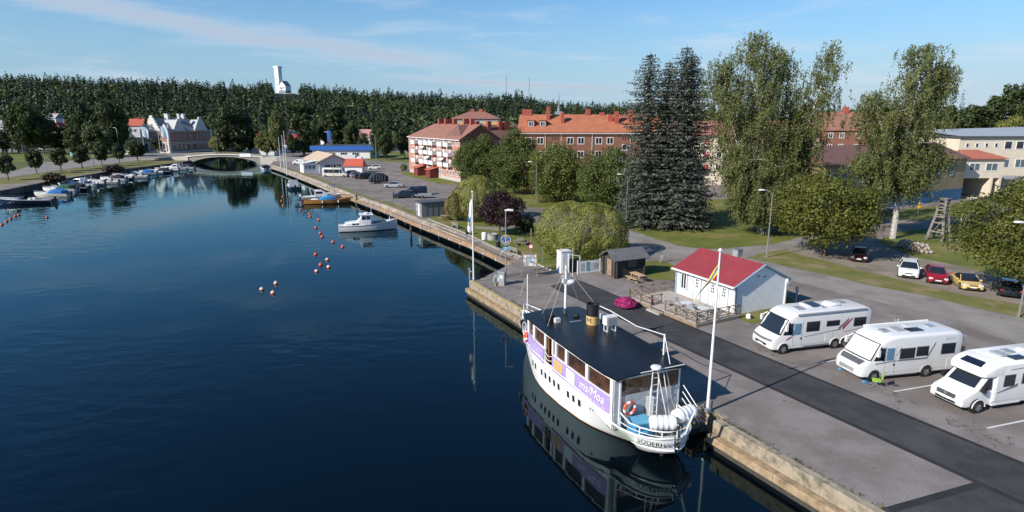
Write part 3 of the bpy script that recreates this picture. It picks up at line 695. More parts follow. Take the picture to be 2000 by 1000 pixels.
for u in (825, 849.5):
    y = u_to_y(u); po = MB().b2(-2.6,0,y-1.5,y+1.5,0,2.3).build('entrance_porch', mat('porch_red',(.17,.03,.03),.7,.15,3), pk)
    pr = MB().add([(-2.9,y-1.8,2.3),(-2.9,y+1.8,2.3),(0,y+1.8,3.0),(0,y-1.8,3.0),(-2.9,y-1.8,2.18),(-2.9,y+1.8,2.18),(0,y+1.8,2.88),(0,y-1.8,2.88)],[(3,2,1,0),(4,5,6,7),(0,1,5,4),(0,4,7,3),(1,2,6,5)]).build('porch_roof', mat('porch_tiles',(.42,.10,.06),.8,.1,2), po)
# brown wing at right angles
wgaz = paz+90
wg = thing('brown_brick_wing', 'brown brick wing with dark tiled roof between pink and red blocks', 'building', PR_+Vector((.3,.4,0)), paz)
WL = 34
MB().b2(.3,WL,.0,11,0,10.9).build('wall', brickm, wg)
rf = MB(); hiproof(rf, .3, WL, 0, 11, 10.9, 14.4, 2.0, 0.0); wr = rf.build('roof', roofd, wg)
for x, ww in ((6.5,1.1),(13.5,1.1),(10,1.1),(15.5,1.6),(22,1.1)): MB().b2(x-ww/2,x+ww/2,3.2,4.3,12.4,15.3 if ww > 1.2 else 14.9+.5).build('chimney', chimm, wr)
MB().b2(.3,WL,-.5,-.42,10.35,10.5).build('gutter', offwhite, wg)
for x in (2.2,5.0,8.2,11.5,14.8,18.2):
    for z in (2,4.7,7.2,9.3): window(wg, x, -.02, z, 1.3, 1.35, 0, white, glass, 2, .12)
# red brick block with orange roof
rb_ = thing('red_brick_block', 'red brick apartment block with bright orange tiled roof and dormers', 'building', Vector((1.8,140,0)), 90)
rb_.rotation_euler.z = RAD(0)
BL = 33.0
MB().b2(0,BL,0,11.5,0,13.25).build('wall', brickm, rb_)
rf = MB(); hiproof(rf, 0, BL, 0, 11.5, 13.3, 17.0, .5, .5); rr = rf.build('roof', roofo, rb_)
MB().b2(-.3,BL+.3,-.56,-.47,12.62,12.8).build('gutter', offwhite, rb_)
for x in (5.9,16.7,25.5): MB().cyl((x,-.1,.2),(x,-.1,12.7),.08,6).build('downpipe', offwhite, rb_)
for x in (9.5,28.2): MB().b2(x,x+.12,-.04,0,3,12.6).build('stair_strip', offwhite, rb_)
for z in (11.05,7.95,4.85):
    for x in (2.0,4.7,11.6,14.1,18.2,20.8,30.0): window(rb_, x, -.02, z, 1.55, 1.6, 0, white, glass if (int(x*3+z)) % 4 else glassl, 2, .13)
    for x in (8.0,24.2): window(rb_, x, -.02, z-1.5, 1.25, 1.4, 0, white, glass, 1, .12)
for x in (7.5,8.1,8.7,23.7,24.3,24.9): window(rb_, x, -.02, 11.6, .3, .5, 0, brickm, glass, 1, .05)
for x, y, w_, h in ((1.7,5.75,2.2,1.6),(6.7,4.2,.8,3.1),(10.0,3.0,.8,2.6),(16.2,5.8,1.0,1.7),(21.3,3.6,1.2,1.8),(22.6,2.8,.9,3.0),(25.9,3.0,.9,3.2),(19.6,5.8,1.1,.9)):
    zb = 13.3+3.7*min(y,11.5-y)/5.75-.4
    MB().b2(x-w_/2,x+w_/2,y-.45,y+.45,zb,zb+h).build('chimney', chimm, rr)
for x in (2.6,5.3):
    dmr = MB().b2(x-.8,x+.8,1.4,3.8,14.0,15.6).build('dormer', mat('dormer_wall',(.4,.12,.07),.8,.1,2), rr)
    MB().b2(x-.95,x+.95,1.2,3.9,15.6,15.75).build('dormer_roof', roofo, dmr); window(dmr, x, 1.38, 14.85, 1.15, 1.15, 0, white, glass, 2, .12) if False else MB().b2(x-.6,x+.6,1.36,1.4,14.3,15.4).build('dormer_window', white, dmr)
    MB().b2(x-.48,x-.04,1.34,1.36,14.4,15.3).build('dormer_pane', glass, rr); MB().b2(x+.04,x+.48,1.34,1.36,14.4,15.3).build('dormer_pane', glassl, rr)
# yellow block behind
yb = thing('yellow_block', 'yellow block with low hipped roof behind the pink apartments', 'building', Vector((-21,215,0)), 90); yb.rotation_euler.z = RAD(-4)
MB().b2(0,16,0,12,0,15.6).build('wall', mat('ochre_wall',(.55,.38,.10),.85,.08,2), yb); MB().b2(-.06,16.06,-.06,12.06,15.0,16.2).build('cornice', mat('grey_cornice',(.35,.34,.34),.8,.05,2), yb)
rf = MB(); hiproof(rf, 0, 16, 0, 12, 16.3, 18.6, 6, 6, .14, .6); yr = rf.build('roof', roofb, yb)
for x in (6.5,9.5): MB().b2(x-.6,x+.6,5.4,6.6,18.2,19.4).build('chimney', chimm, yr)
for x in (2,4.7,7.5,10.3,13.4): window(yb, x, -.02, 14.0, 1.3, 1.5, 0, white, glass, 2, .12)
# ---------------------------------------------------------------- right-hand buildings
ochre = mat('ochre_plaster', (.38,.29,.17), .85, .25, .4, .1, 6, col2=(.27,.21,.13))
cream = mat('cream_plaster', (.66,.58,.45), .85, .06, .8)
bluewall = mat('blue_wall', (.025,.12,.25), .6, .25, .8)
oc = thing('ochre_depot', 'long ochre plastered building with a bright blue painted base', 'building', G(1714,407.6), 56)
oaz = azim(G(1714,407.6), G(1875,389.6)); oc.rotation_euler.z = -RAD(oaz); ol = (G(1875,389.6)-G(1714,407.6)).length
# local +y along the facade to the right, facade at x=0, camera side = +x
MB().b2(-12,-.05,-16,ol+.2,0,8.6).build('wall', ochre, oc); MB().b2(-.05,.0,-6,ol+.2,0,2.3).build('blue_base', bluewall, oc)
rf = MB(); hiproof(rf, -16, ol+.2, -12, 0, 8.6, 11.2, 3, 1); rf.v = [(y,x,z) for x,y,z in rf.v]; rf.f = [f[::-1] for f in rf.f]; rf.build('roof', roofd, oc)
for y in (-14,-11,-5,0,6,12,18,23): window(oc, 0, y, 6.0, 1.1, 2.0, hp, bluew, glassl, 2, .1)
ln = thing('cream_link', 'cream gatehouse link with red roof over a dark passage', 'building', Vector((93.3,124.0,0)), 0)
# front plane lit: local +y runs towards the right of the photo, outside = -x? build as boxes
ln.rotation_euler.z = RAD(3)
MB().b2(0,8,0,9,4.0,8.2).build('upper_floor', cream, ln); MB().b2(0,6,8.5,9,0,4).build('passage_back', mat('passage_wall',(.5,.42,.3),.85,.1,2), ln)
MB().b2(0,6,8.3,8.5,0,1.6).build('dark_base', dgrey, ln); MB().b2(8,8.5,0,9,0,8.2).build('side_wall', cream, ln); MB().b2(6,6.4,-.3,9,0,4).build('corner_pier', cream, ln)
rf = MB(); hiproof(rf, 0, 8.5, 0, 9, 8.2, 9.6, 3, 3, .14, .5); rf.build('roof', mat('link_tiles',(.42,.13,.08),.8,.12,1), ln)
rz_ = -hp
for x, w_ in ((2.2,2.3),(5.9,2.6)): window(ln, x, -.02, 6.3, w_, 1.6, 0, white, glassl, 2, .1)
cb_ = thing('cream_block', 'cream coloured block with grey sheet roof and small square windows', 'building', Vector((104,141,0)), 90); cb_.rotation_euler.z = RAD(2)
MB().b2(0,46,0,16,0,11.7).build('wall', cream, cb_); MB().b2(-.4,46.4,-.5,16,11.7,12.1).build('eaves', dgrey, cb_)
MB().add([(-.4,-.5,12.1),(46.4,-.5,12.1),(46.4,16,14.4),(-.4,16,13.2)],[(0,1,2,3)]).build('roof', mat('grey_sheet',(.36,.38,.40),.5,.06,1), cb_)
for i, x in enumerate((2.0,4.3,6.6,8.9,11.8,14.6,17.5,20.4,23.3)): window(cb_, x, -.02, 10.0, (.85 if i < 4 else 1.9), (1.1 if i < 4 else 1.9), 0, white, glass, 1, .13)
for x in (11.5,15.5,19.5,23.5): window(cb_, x, -.02, 5.8, 2.6, 2.0, 0, white, glassl, 2, .12)
pb = thing('low_porch', 'flat roofed cream entrance porch at the cream block', 'porch', Vector((106.5,132,0)), 90); pb.rotation_euler.z = 0
MB().b2(0,9,0,6,3.0,3.3).build('roof', greyp, pb); MB().b2(.2,.6,.2,.6,0,3).build('pillar', white, pb); MB().b2(4.4,4.8,.2,.6,0,3).build('pillar', white, pb); MB().b2(.2,8.8,5.5,6,0,3).build('wall', cream, pb)
bk = thing('brick_block_behind_birch', 'red brick block with brown roof seen behind the birches', 'building', Vector((88,172,0)), 90); bk.rotation_euler.z = RAD(-6)
MB().b2(0,26,0,12,0,13.2).build('wall', brickm, bk); rf = MB(); hiproof(rf, 0, 26, 0, 12, 13.2, 18.0, 1, 1); br = rf.build('roof', roofb, bk)
MB().b2(7,8.3,5.2,6.6,17,19.4).build('chimney', chimm, br)
for x in (2,5,9.3,13,17,21): 
    for z in (11.4,8.3): window(bk, x, -.02, z, 1.3, 1.5, 0, white, glass, 2, .13)
cr = thing('cream_flats_behind_spruce', 'cream block of flats glimpsed between spruce and birch', 'building', Vector((40,150,0)), 90); cr.rotation_euler.z = RAD(-8)
MB().b2(0,34,0,11,0,12.2).build('wall', cream, cr); rf = MB(); hiproof(rf, 0, 34, 0, 11, 12.2, 15.6, 1, 1); rf.build('roof', roofb, cr)
for x in range(2, 33, 3):
    for z in (10.4,7.4,4.4): window(cr, x, -.02, z, 1.4, 1.5, 0, white, glass if x % 2 else red, 2, .13)
# small shelter by the birch path
sh = thing('bus_shelter', 'small dark shelter beside the gravel path under the birch', 'shelter', G(1706,437), 62)
MB().b2(-.9,.9,-1.6,1.6,2.2,2.36).build('roof', greywood, sh); MB().b2(.75,.85,-1.5,1.5,0,2.2).build('back_wall', woodd, sh); MB().b2(-.8,.8,-1.5,-1.42,0,2.2).build('side_wall', greywood, sh); MB().b2(-.8,.8,1.42,1.5,0,2.2).build('side_wall', greywood, sh)
# ================================================================ far town: customs house, bridge, tower, shops, houses
slate = mat('slate_roof', (.20,.22,.24), .6, .08, 1)
slate_l = mat('light_sheet_roof', (.36,.38,.39), .55, .06, 1)
trimw = mat('plaster_trim', (.62,.60,.56), .8, .05, 2)
tb = mat('town_brick', (.34,.17,.115), .85, .12, .8, .1, 6)
C = G(333,299)
cu = thing('brick_customs_house', 'ornate brick house with white stepped gables beside the bridge', 'building', C, 20)
# local: +y along the shaded face (azimuth 20), -x along the lit face (azimuth 290)
LXW, LYW = 17.0, 25.0
MB().b2(-LXW,0,0,LYW,0,10.3).build('wall', tb, cu)
t_ = MB()
for z, h in ((.0,.8),(3.95,.35),(4.75,.3),(9.7,.7)): t_.b2(-LXW-.08,.08,-.08,LYW+.08,z,z+h)
t_.build('string_course', trimw, cu)
for x, y in ((0,0),(-LXW,0),(0,LYW)): MB().box((x,y,5.15),(1.0,1.0,10.35)).build('corner_quoins', trimw, cu)
rf = MB(); hiproof(rf, 0, LYW, -LXW, 0, 10.35, 16.6, 9, 9, .2, .3); rf.v = [(y,x,z) for x,y,z in rf.v]; rf.f = [f[::-1] for f in rf.f]
croof = rf.build('roof', slate, cu)
for x, y in ((-11,9.5),(-8.5,8.3),(-6.5,13),(-8,17),(-10,18)): 
    q = MB().b2(x-.6,x+.6,y-.6,y+.6,14.5,18.0).build('chimney', trimw, croof); MB().b2(x-.8,x+.8,y-.8,y+.8,18.0,18.4).build('chimney_cap', offwhite, croof)
def stepped(parent, cx, width, hgt, base, wall, pos, m=trimw, steps=6):
    """stepped gable standing on the wall head"""
    b = MB()
    for k in range(steps):
        h0 = base+hgt*k/steps; w_ = width*(1-k/steps)**.9
        if wall == 'x': b.b2(cx-w_/2,cx+w_/2,pos-.35,pos+.35,h0,h0+hgt/steps+.02)
        else: b.b2(pos-.35,pos+.35,cx-w_/2,cx+w_/2,h0,h0+hgt/steps+.02)
    return b.build('stepped_gable', m, parent)
stepped(cu, -LXW*.55, 9.5, 7.2, 10.3, 'x', -.1); stepped(cu, 6.2, 6.5, 5.6, 10.3, 'y', .1); stepped(cu, 19.0, 7.5, 6.6, 10.3, 'y', .1)
stepped(cu, -1.6, 3.6, 3.2, 10.3, 'x', -.1, steps=4); stepped(cu, -LXW+2, 3.6, 3.2, 10.3, 'x', -.1, steps=4)
for cx, w_ in ((6.2,6.0),(19,7.0)):     # cross roofs behind the gables
    q = MB(); q.add([(0,cx-w_/2,10.4),(0,cx+w_/2,10.4),(0,cx,15.6),(-9,cx-w_/2,10.4),(-9,cx+w_/2,10.4),(-9,cx,15.6)],[(0,1,2),(0,2,5,3),(1,4,5,2)]); q.build('cross_roof', slate_l, cu)
q = MB(); cx, w_ = -LXW*.55, 9.0; q.add([(cx-w_/2,.2,10.4),(cx+w_/2,.2,10.4),(cx,.2,16.4),(cx-w_/2,10,10.4),(cx+w_/2,10,10.4),(cx,10,16.4)],[(0,2,5,3),(1,4,5,2)]); q.build('cross_roof', slate, cu)
for i, x in enumerate((-15.4,-13,-10.8,-8.2,-5.6,-2.8)):
    window(cu, x, -.1, 7.3, 1.3, 2.4, 0, trimw, glass, 2, .15)
    if i not in (0, 4): window(cu, x, -.1, 2.5, 1.4, 2.2, 0, trimw, glass, 2, .15)
for x in (-14.6,-3.6):
    a = MB(); a.torus((x,-.15,3.4),1.6,.28,'y',12,5,0,math.pi); a.b2(x-1.85,x-1.35,-.35,.05,.8,3.4).b2(x+1.35,x+1.85,-.35,.05,.8,3.4); a.build('arched_portal', trimw, cu)
    MB().b2(x-1.3,x+1.3,-.12,-.09,.3,4.2).build('portal_door', woodd, cu)
for y in (2,4.2,6.6,9,12.5,16.5,18.8,21.2,23.4):
    window(cu, .1, y, 7.3, 1.2, 2.4, hp, trimw, glass, 2, .15); window(cu, .1, y, 2.5, 1.2, 2.0, hp, trimw, glass, 2, .15)
window(cu, -LXW*.55, -.5, 12.6, 1.4, 2.0, 0, trimw, glass, 2, .15)
# flagpole and flags in front
def pennant_pole(loc, h, lab, r=.06, cloth=None, cl=(0,0), name='flagpole', colr=white, dirz=-1, group=None):
    t = thing(name, lab, 'flagpole', loc, 0, group)
    MB().tube([(0,0,0),(0,0,h)],[r*1.25,r*.6],10).build('pole', colr, t, smooth=True)
    MB().lathe([(.02,0),(r*1.4,r),(r*1.4,r*2),(.02,r*3)],8,(0,0,h)).build('finial', colr, t, smooth=True); MB().lathe([(r*2.6,0),(r*2.4,.18),(r*1.3,.22)],10).build('foot', steel, t); return t
# bridge ------------------------------------------------------------------------------
A, B = G(372,318,-.2), G(518,318,-.2)
A = G(376,312); B = G(524,313)
bz = azim(A, B); blen = (B-A).length
bridge = thing('arch_bridge', 'low concrete arch bridge with pale railings across the channel', 'bridge', Vector((A.x,A.y,WZ)), bz)
# local +y along the bridge, x across (towards camera = +x)
n = 24; conc2 = mat('bridge_concrete', (.27,.25,.22), .85, .15, .5)
def deck_z(f): return 1.4+1.35+1.0*math.sin(math.pi*f)
def arch_z(f): return .35+2.55*max(0,math.sin(math.pi*min(1,max(0,(f-.07)/.86))))**.6
q = MB()
for i in range(n):
    f0, f1 = i/n, (i+1)/n
    zs = [(f0, arch_z(f0) if .06<f0<.94 else -1.5, deck_z(f0)), (f1, arch_z(f1) if .06<f1<.94 else -1.5, deck_z(f1))]
    vs = []
    for f, za, zd in zs: vs += [(-4,f*blen,za),(4,f*blen,za),(4,f*blen,zd),(-4,f*blen,zd)]
    q.add(vs, [(0,1,5,4),(1,2,6,5),(2,3,7,6),(3,0,4,7)])
q.build('arch', conc2, bridge, recalc=True)
q = MB(); q.tube([(4.15,f/n*blen,deck_z(f/n)+.0) for f in range(n+1)], .22, 4); q.build('edge_beam', offwhite, bridge)
for z in (.45,.95):
    MB().tube([(4.1,f/n*blen,deck_z(f/n)+z) for f in range(n+1)], .055, 5).build('handrail', mat('rail_yellow',(.55,.48,.28),.6,.1,2), bridge)
for f in range(0, 31): MB().cyl((4.1,f/30*blen,deck_z(f/30)),(4.1,f/30*blen,deck_z(f/30)+1.0),.05,5).build('baluster', MATS['rail_yellow'], bridge)
for f in range(-6, 0): MB().cyl((4.1,f/30*blen,1.4),(4.1,f/30*blen,2.4),.05,5).build('baluster', MATS['rail_yellow'], bridge)
MB().b2(-4.2,4.3,-5.5,1.0,-1.5,2.75).build('abutment', mat('pale_abutment',(.5,.46,.4),.85,.1,1), bridge); MB().b2(-4.2,4.3,blen-1,blen+5.5,-1.5,2.75).build('abutment', MATS['pale_abutment'], bridge)
MB().add([(-4.2,-5.5,2.75),(4.3,-5.5,2.75),(4.3,-26,1.41),(-4.2,-26,1.41),(4.3,-5.5,1.3),(4.3,-26,1.3)],[(0,1,2,3),(1,4,5,2)]).build('ramp', conc2, bridge, recalc=True)
MB().add([(-4.2,blen+5.5,2.75),(4.3,blen+5.5,2.75),(4.3,blen+26,1.41),(-4.2,blen+26,1.41),(4.3,blen+5.5,1.3),(4.3,blen+26,1.3)],[(0,1,2,3),(1,4,5,2)]).build('ramp', conc2, bridge, recalc=True)
bn = thing('white_banner', 'white banner hung on the bridge railing', 'banner', bridge.matrix_world @ Vector((0,0,0)), bz)
bn.location = Vector((A.x,A.y,WZ)) + Matrix.Rotation(-RAD(bz),3,'Z') @ Vector((4.3, blen*.78, deck_z(.78)-.4)); MB().box((0,0,.55),(.04,4.6,1.3)).build('cloth', white, bn)
for y in (-2.3,2.3): MB().cyl((-.1,y,-.1),(-.1,y,1.3),.03,5).build('batten', greyp, bn)
# hill tower ------------------------------------------------------------------------------
TW = Vector((-392*0+ (552-1000)/CF*612, 612, 0)); TW.z = hill_z(TW.x, TW.y)-.5
tower = thing('white_lookout_tower', 'white square lookout tower with gabled annex on the hilltop', 'tower', TW, 22)
tz0 = 16+(232-181)/CF*612-TW.z; hT = (181-137)/CF*612
MB().b2(-3.4,1.6,-2.5,2.5,0,tz0+hT).build('shaft', white, tower)
par = MB().b2(-3.9,2.1,-3,3,tz0+hT,tz0+hT+1.6).build('parapet', white, tower)
for k in range(3): MB().b2(-1.3,-.7,-2.56,-2.5,tz0+6+5*k,tz0+7.6+5*k).build('window', glass, tower)
MB().cyl((-.9,0,tz0+hT+1.6),(-.9,0,tz0+hT+7),.12,6).build('flagstaff', offwhite, tower)
MB().b2(1.6,10,-3.6,4,0,tz0+5.5).build('annex_wall', white, tower); MB().b2(1.5,10.1,-3.7,4,0,tz0+1).build('annex_base', greyp, tower)
MB().add([(1.6,-3.6,tz0+5.5),(10,-3.6,tz0+5.5),(5.8,-3.6,tz0+10),(1.6,4,tz0+5.5),(10,4,tz0+5.5),(5.8,4,tz0+10)],[(0,1,2)]).build('annex_gable', white, tower)
MB().add([(1.2,-4,tz0+5.2),(10.4,-4,tz0+5.2),(5.8,-4,tz0+10.2),(1.2,4.2,tz0+5.2),(10.4,4.2,tz0+5.2),(5.8,4.2,tz0+10.2)],[(0,2,5,3),(2,1,4,5)]).build('annex_roof', slate, tower)
for x in (3.6,5.8,8.0): MB().b2(x-.45,x+.45,-3.66,-3.6,tz0+2.6,tz0+4.4).build('window', glass, tower)
# radio masts and spire on the skyline
for u, vt, D, lab in ((989,150,700,'thin lattice radio mast on the ridge, without a hut below'),(1033,153,690,'thin lattice radio mast on the ridge, beside the hilltop hut')):
    x = (u-1000)/CF*D; zb = hill_z(x, D); zt = CAMH+(HOR-vt)/CF*D
    m = thing('radio_mast', lab, 'mast', (x,D,zb-.5), 0)
    for a in range(3): MB().tube([(.8*math.cos(a*2.1),.8*math.sin(a*2.1),0),(.25*math.cos(a*2.1),.25*math.sin(a*2.1),zt-zb)],.13,4).build('leg', steel, m)
    for k in range(8): MB().torus((0,0,(zt-zb)*(k+1)/9),.65-.05*k,.08,'z',3,4).build('brace', steel, m)
x = (1009-1000)/CF*640; hut = thing('hilltop_hut', 'small pale hut on the bare ridge top', 'hut', (x,640,CAMH+(HOR-203)/CF*640-6), 0)
MB().b2(-2.5,2.5,-2,2,0,9).build('wall', cream, hut); MB().b2(-2.9,2.9,-2.4,2.4,9,9.5).build('roof', dgrey, hut)
spz = thing('church_spire', 'thin dark spire rising behind the orange roof', 'spire', (91/CF*260,260,0), 0)
MB().b2(-1.5,1.5,-1.5,1.5,0,19).build('base', greyp, spz); MB().tube([(0,0,19),(0,0,22),(0,0,27)],[.7,.3,.05],8).build('needle', slate, spz)
# shops by the far quay ------------------------------------------------------------------
P = G(597,312)
sb = thing('blue_fascia_store', 'flat store building with a broad blue fascia and white walls', 'building', G(612,309), 90); sb.rotation_euler.z = RAD(-3)
sl = 24
MB().b2(0,sl,0,16,0,3.4).build('wall', offwhite, sb); MB().b2(-.8,sl+2.5,-1,16.5,3.4,5.0).build('fascia', blue, sb); MB().b2(-.6,sl+2.3,-.8,16.3,5.0,5.1).build('roof', dgrey, sb)
for x in (3,8,13,18): window(sb, x, -.03, 1.7, 3, 1.6, 0, white, glass, 3, .12)
MB().b2(5.5,7.1,4,5,5.1,7.6).build('roof_unit', dgrey, sb)
tsn = thing('blue_totem_sign', 'tall slim blue sign pillar above the store roof', 'sign', G(645,304), 0); MB().cyl((0,0,0),(0,0,6),.15,6).build('pole', offwhite, tsn); MB().b2(-.8,.8,-.2,.2,6.0,11.0).build('panel', blue, tsn)
rs = thing('quayside_restaurant', 'pale grey restaurant with a low beige gable roof and glazed front', 'building', G(631,337), 70)
gw = mat('pale_grey_boards', (.50,.53,.55), .7, .05, 2)
rs.rotation_euler.z = RAD(30)
bei = mat('beige_roof', (.52,.40,.28), .8, .08, .6)
MB().b2(-1,7.5,0,20,0,3.3).build('wall', gw, rs)
for y in (0,20): MB().add([(-1,y,3.3),(7.5,y,3.3),(3.25,y,5.3)],[(0,1,2)]).build('gable', gw, rs)
q = MB()
for sx in (-1,1):
    vs = [(3.25,-1,5.55),(3.25+sx*5.2,-1,3.15),(3.25+sx*5.2,21,3.15),(3.25,21,5.55)]; vs += [(x,y,z-.2) for x,y,z in vs]
    q.add(vs, [(0,1,2,3),(7,6,5,4),(0,4,5,1),(1,5,6,2),(2,6,7,3)])
q.build('roof', bei, rs, recalc=True)
for x in (1.2,2.9,4.6): window(rs, x+.3, -.03, 1.4, 1.7, 2.2, 0, white, glass, 2, .12)
MB().b2(-5.5,-1,1,6,0,2.9).build('glazed_porch', white, rs); MB().add([(-6,.5,2.8),(-1,.5,3.6),(-1,6.5,3.6),(-6,6.5,2.8)],[(0,1,2,3)]).build('porch_roof', offwhite, rs)
for x in (-4.8,-3.6,-2.4): window(rs, x, .97, 1.7, 1.1, 1.3, 0, white, glassl, 2, .1)
ax = thing('red_roofed_annex', 'small white annex with bright red roof in front of the restaurant', 'building', G(674,338), 90); ax.rotation_euler.z = 0
MB().b2(0,5.2,0,4,0,2.4).build('wall', white, ax); q = MB(); hiproof(q, 0, 5.2, 0, 4, 2.4, 4.2, .3, .3, .12, .4); q.build('roof', mat('bright_red_tiles',(.50,.10,.06),.7,.1,1), ax)
# houses among the trees
def cottage(u, v, w_, d_, h, rh, wallm, roofm, lab, rz=0, D=None, zt=None):
    p = G(u, v) if D is None else Vector(((u-1000)/CF*D, D, 0)); p.z = max(0, hill_z(p.x,p.y)) if D is None else (zt if zt is not None else max(0,hill_z(p.x,p.y)))
    t = thing('house', lab, 'house', p, 0, None); t.rotation_euler.z = RAD(rz)
    MB().b2(-w_/2,w_/2,0,d_,-2,h).build('wall', wallm, t)
    for sx in (-1,1): MB().add([(sx*w_/2,0,h),(sx*w_/2,d_,h),(sx*w_/2,d_/2,h+rh)],[(0,1,2)]).build('gable', wallm, t)
    q = MB(); hiproof(q, -w_/2, w_/2, 0, d_, h, h+rh, 0, 0, .2, .5); r = q.build('roof', roofm, t); MB().b2(w_*.1,w_*.1+1,d_/2-.5,d_/2+.5,h+rh-.5,h+rh+1.2).build('chimney', chimm, r)
    for x in (-w_*.3,0,w_*.3): window(t, x, -.03, h*.62, 1.1, 1.3, 0, white, glass, 2, .14)
    return t
dred = mat('dark_red_roof', (.33,.045,.055), .6, .08, 1)
cottage(528,267,28,10,4.5,4.2,offwhite,dred,'long low building with a dark red roof behind the bridge', -6, 300)
cottage(568,262,9,9,6.5,3.4,greyp,slate,'grey house with white gable boards behind the poplars', 62, 315)
cottage(590,260,9,9,6.5,3.6,greyp,slate,'grey house beside the flagpole behind the poplars', 62, 330)
cottage(655,252,8,8,6.5,3.6,white,slate,'white gabled house between poplars at the hill foot', 70, 345)
cottage(714,262,16,9,6,4.0,offwhite,mat('pink_roof',(.45,.22,.2),.7,.1,1),'white house with faded pink roof at the hill foot', -8, 350)
cottage(8,230,16,10,8,3.6,offwhite,slate_l,'white house with pale sheet roof on the wooded slope', 10, 392)
cottage(22,226,8,7,7,4.0,white,mat('brick_red_roof',(.45,.10,.06),.7,.1,1),'white house with bright red roof on the wooded slope', 40, 385)
cottage(105,240,10,8,5,4.0,offwhite,MATS['brick_red_roof'],'house with brick red roof among the left hand trees', 30, 396)
cottage(131,238,8,8,5.5,4.2,white,dred,'white gabled house with dark roof among the left hand trees', 78, 394)
cottage(262,222,9,8,8,4,offwhite,MATS['brick_red_roof'],'red roofed house just behind the customs house', 8, 398)
cottage(5,262,8,10,8,3,mat('green_grey_boards',(.3,.36,.35),.7,.08,1),slate,'tall grey green house at the edge of the park', 15, 300)
cottage(100,214,6,6,5,2.4,offwhite,slate_l,'white building high on the left slope', -5, 400, 12)
# dark pergola in the left park
pg = thing('timber_pergola', 'dark timber pergola with arched braces in the park', 'pergola', G(22,300), 90); pg.rotation_euler.z = RAD(4)
pgm = mat('pergola_brown', (.10,.045,.03), .8, .15, 2)
MB().b2(-15,8,-2.5,2.5,5.0,5.6).build('roof', mat('pergola_roof',(.05,.045,.045),.8,.1,2), pg)
for x in (-12,-5,2,7):
    for y in (-2,2): MB().b2(x-.25,x+.25,y-.25,y+.25,0,5).build('post', pgm, pg)
    MB().tube([(x,-2,2.9),(x+1.2,-2,4.2),(x+2.6,-2,4.9)],.2,5).build('brace', pgm, pg); MB().tube([(x,-2,2.9),(x-1.2,-2,4.2),(x-2.6,-2,4.9)],.2,5).build('brace', pgm, pg)
for u, v, vt, lab in ((314,301,250,'white flagpole in front of the customs house'),(549,330,268,'tall white flagpole nearest the bridge on the far quay'),(556,334,264,'tallest white flagpole on the far quay'),(561,342,255,'white flagpole at the grass strip of the far quay')):
    p = G(u, v); h = (v-vt)/CF*p.y*.97; pennant_pole(p, h, lab, .09)
fl = mat('pale_flag', (.45,.55,.65), .7, .2, 1)
for (u, v, du) in ((283,262,2),(320,258,1)):
    p = G(u-0, 300.5); h = (300-246)/CF*p.y
    t = pennant_pole(p, h, ('flagpole with a drooping pale blue flag left of the portal','flagpole with a drooping pale flag right of the portal')[du-1], .07)
    MB().sheet([[(0,0,h-.2),(0,0,h-4.5)],[(1.5,.3,h-.6),(1.2,-.3,h-5.2)],[(3.0,-.1,h-2.0),(2.5,.3,h-6)]]).build('flag', fl, t)
# ================================================================ the white passenger ship
def interp(T, x):
    if x <= T[0][0]: return T[0][1]
    for (a, va), (b, vb) in zip(T, T[1:]):
        if x <= b: return va+(vb-va)*(x-a)/(b-a)
    return T[-1][1]
def text_mesh(s, size, name='lettering', shear=0.0, space=1.0, sp_w=1.0):
    c = bpy.data.curves.new('txt', 'FONT'); c.body = s; c.size = size; c.shear = shear; c.space_character = space; c.align_x = 'CENTER'; c.align_y = 'CENTER'; c.resolution_u = 3
    o = bpy.data.objects.new('txt', c); COL.objects.link(o); bpy.context.view_layer.update()
    me = bpy.data.meshes.new_from_object(o.evaluated_get(bpy.context.evaluated_depsgraph_get())); me.name = name
    bpy.data.objects.remove(o); bpy.data.curves.remove(c); return me
def text_on(s, size, m, parent, fn, name='lettering', **k):
    """lettering whose flat (x, z) outline is carried onto a surface by fn"""
    me = text_mesh(s, size, name, **k)
    for v in me.vertices: v.co = fn(v.co.x, v.co.y)
    me.materials.clear(); me.materials.append(m); me.update(); return ob(name, me, parent)
hullw = mat('ship_white', (.80,.80,.79), .35, .05, 1.2, coat=.3, stretch=(1,1,.35))
boot = mat('boot_topping', (.30,.13,.05), .7, .25, 4)
tar = mat('tarred_roof', (.008,.009,.011), .33, .3, 2.2, .25, 9)
lil = mat('lilac_banner', (.40,.30,.60), .55, .07, 2, .15, 5)
amber = mat('banner_yellow', (.72,.45,.10), .55, .05, 3)
varn = mat('varnished_wood', (.34,.13,.035), .35, .3, 3)
saloon = mat('saloon_glass', (.035,.022,.02), .08, .6, 1.2, col2=(.12,.055,.03), spec=.8)
canvas = mat('grey_canvas', (.48,.49,.50), .8, .1, 2, .4, 5)
ship = thing('passenger_ship', 'white passenger ship with flat black roof and lilac banners moored at the quay', 'ship', W(29.5,20.98,WZ), -23.5)
ZS = [(-9.3,1.68),(-7.5,1.56),(-6.4,1.58),(-5.3,1.85),(-4,2.1),(0,2.15),(4,2.28),(7,2.48),(9.4,2.78)]
HD = [(-9.3,.22),(-9.15,.75),(-8.8,1.25),(-8.2,1.66),(-7.3,1.98),(-6,2.2),(-3,2.32),(1,2.32),(3,2.26),(4.5,2.05),(6,1.6),(7.3,1.05),(8.4,.52),(9.4,.05)]
HWL = [(-7.2,.12),(-6.6,.5),(-6,.85),(-5,1.4),(-4,1.8),(-3,2.05),(-1,2.25),(1,2.27),(2.5,2.15),(4,1.75),(5.5,1.2),(7,.62),(8.2,.12),(8.6,.02)]
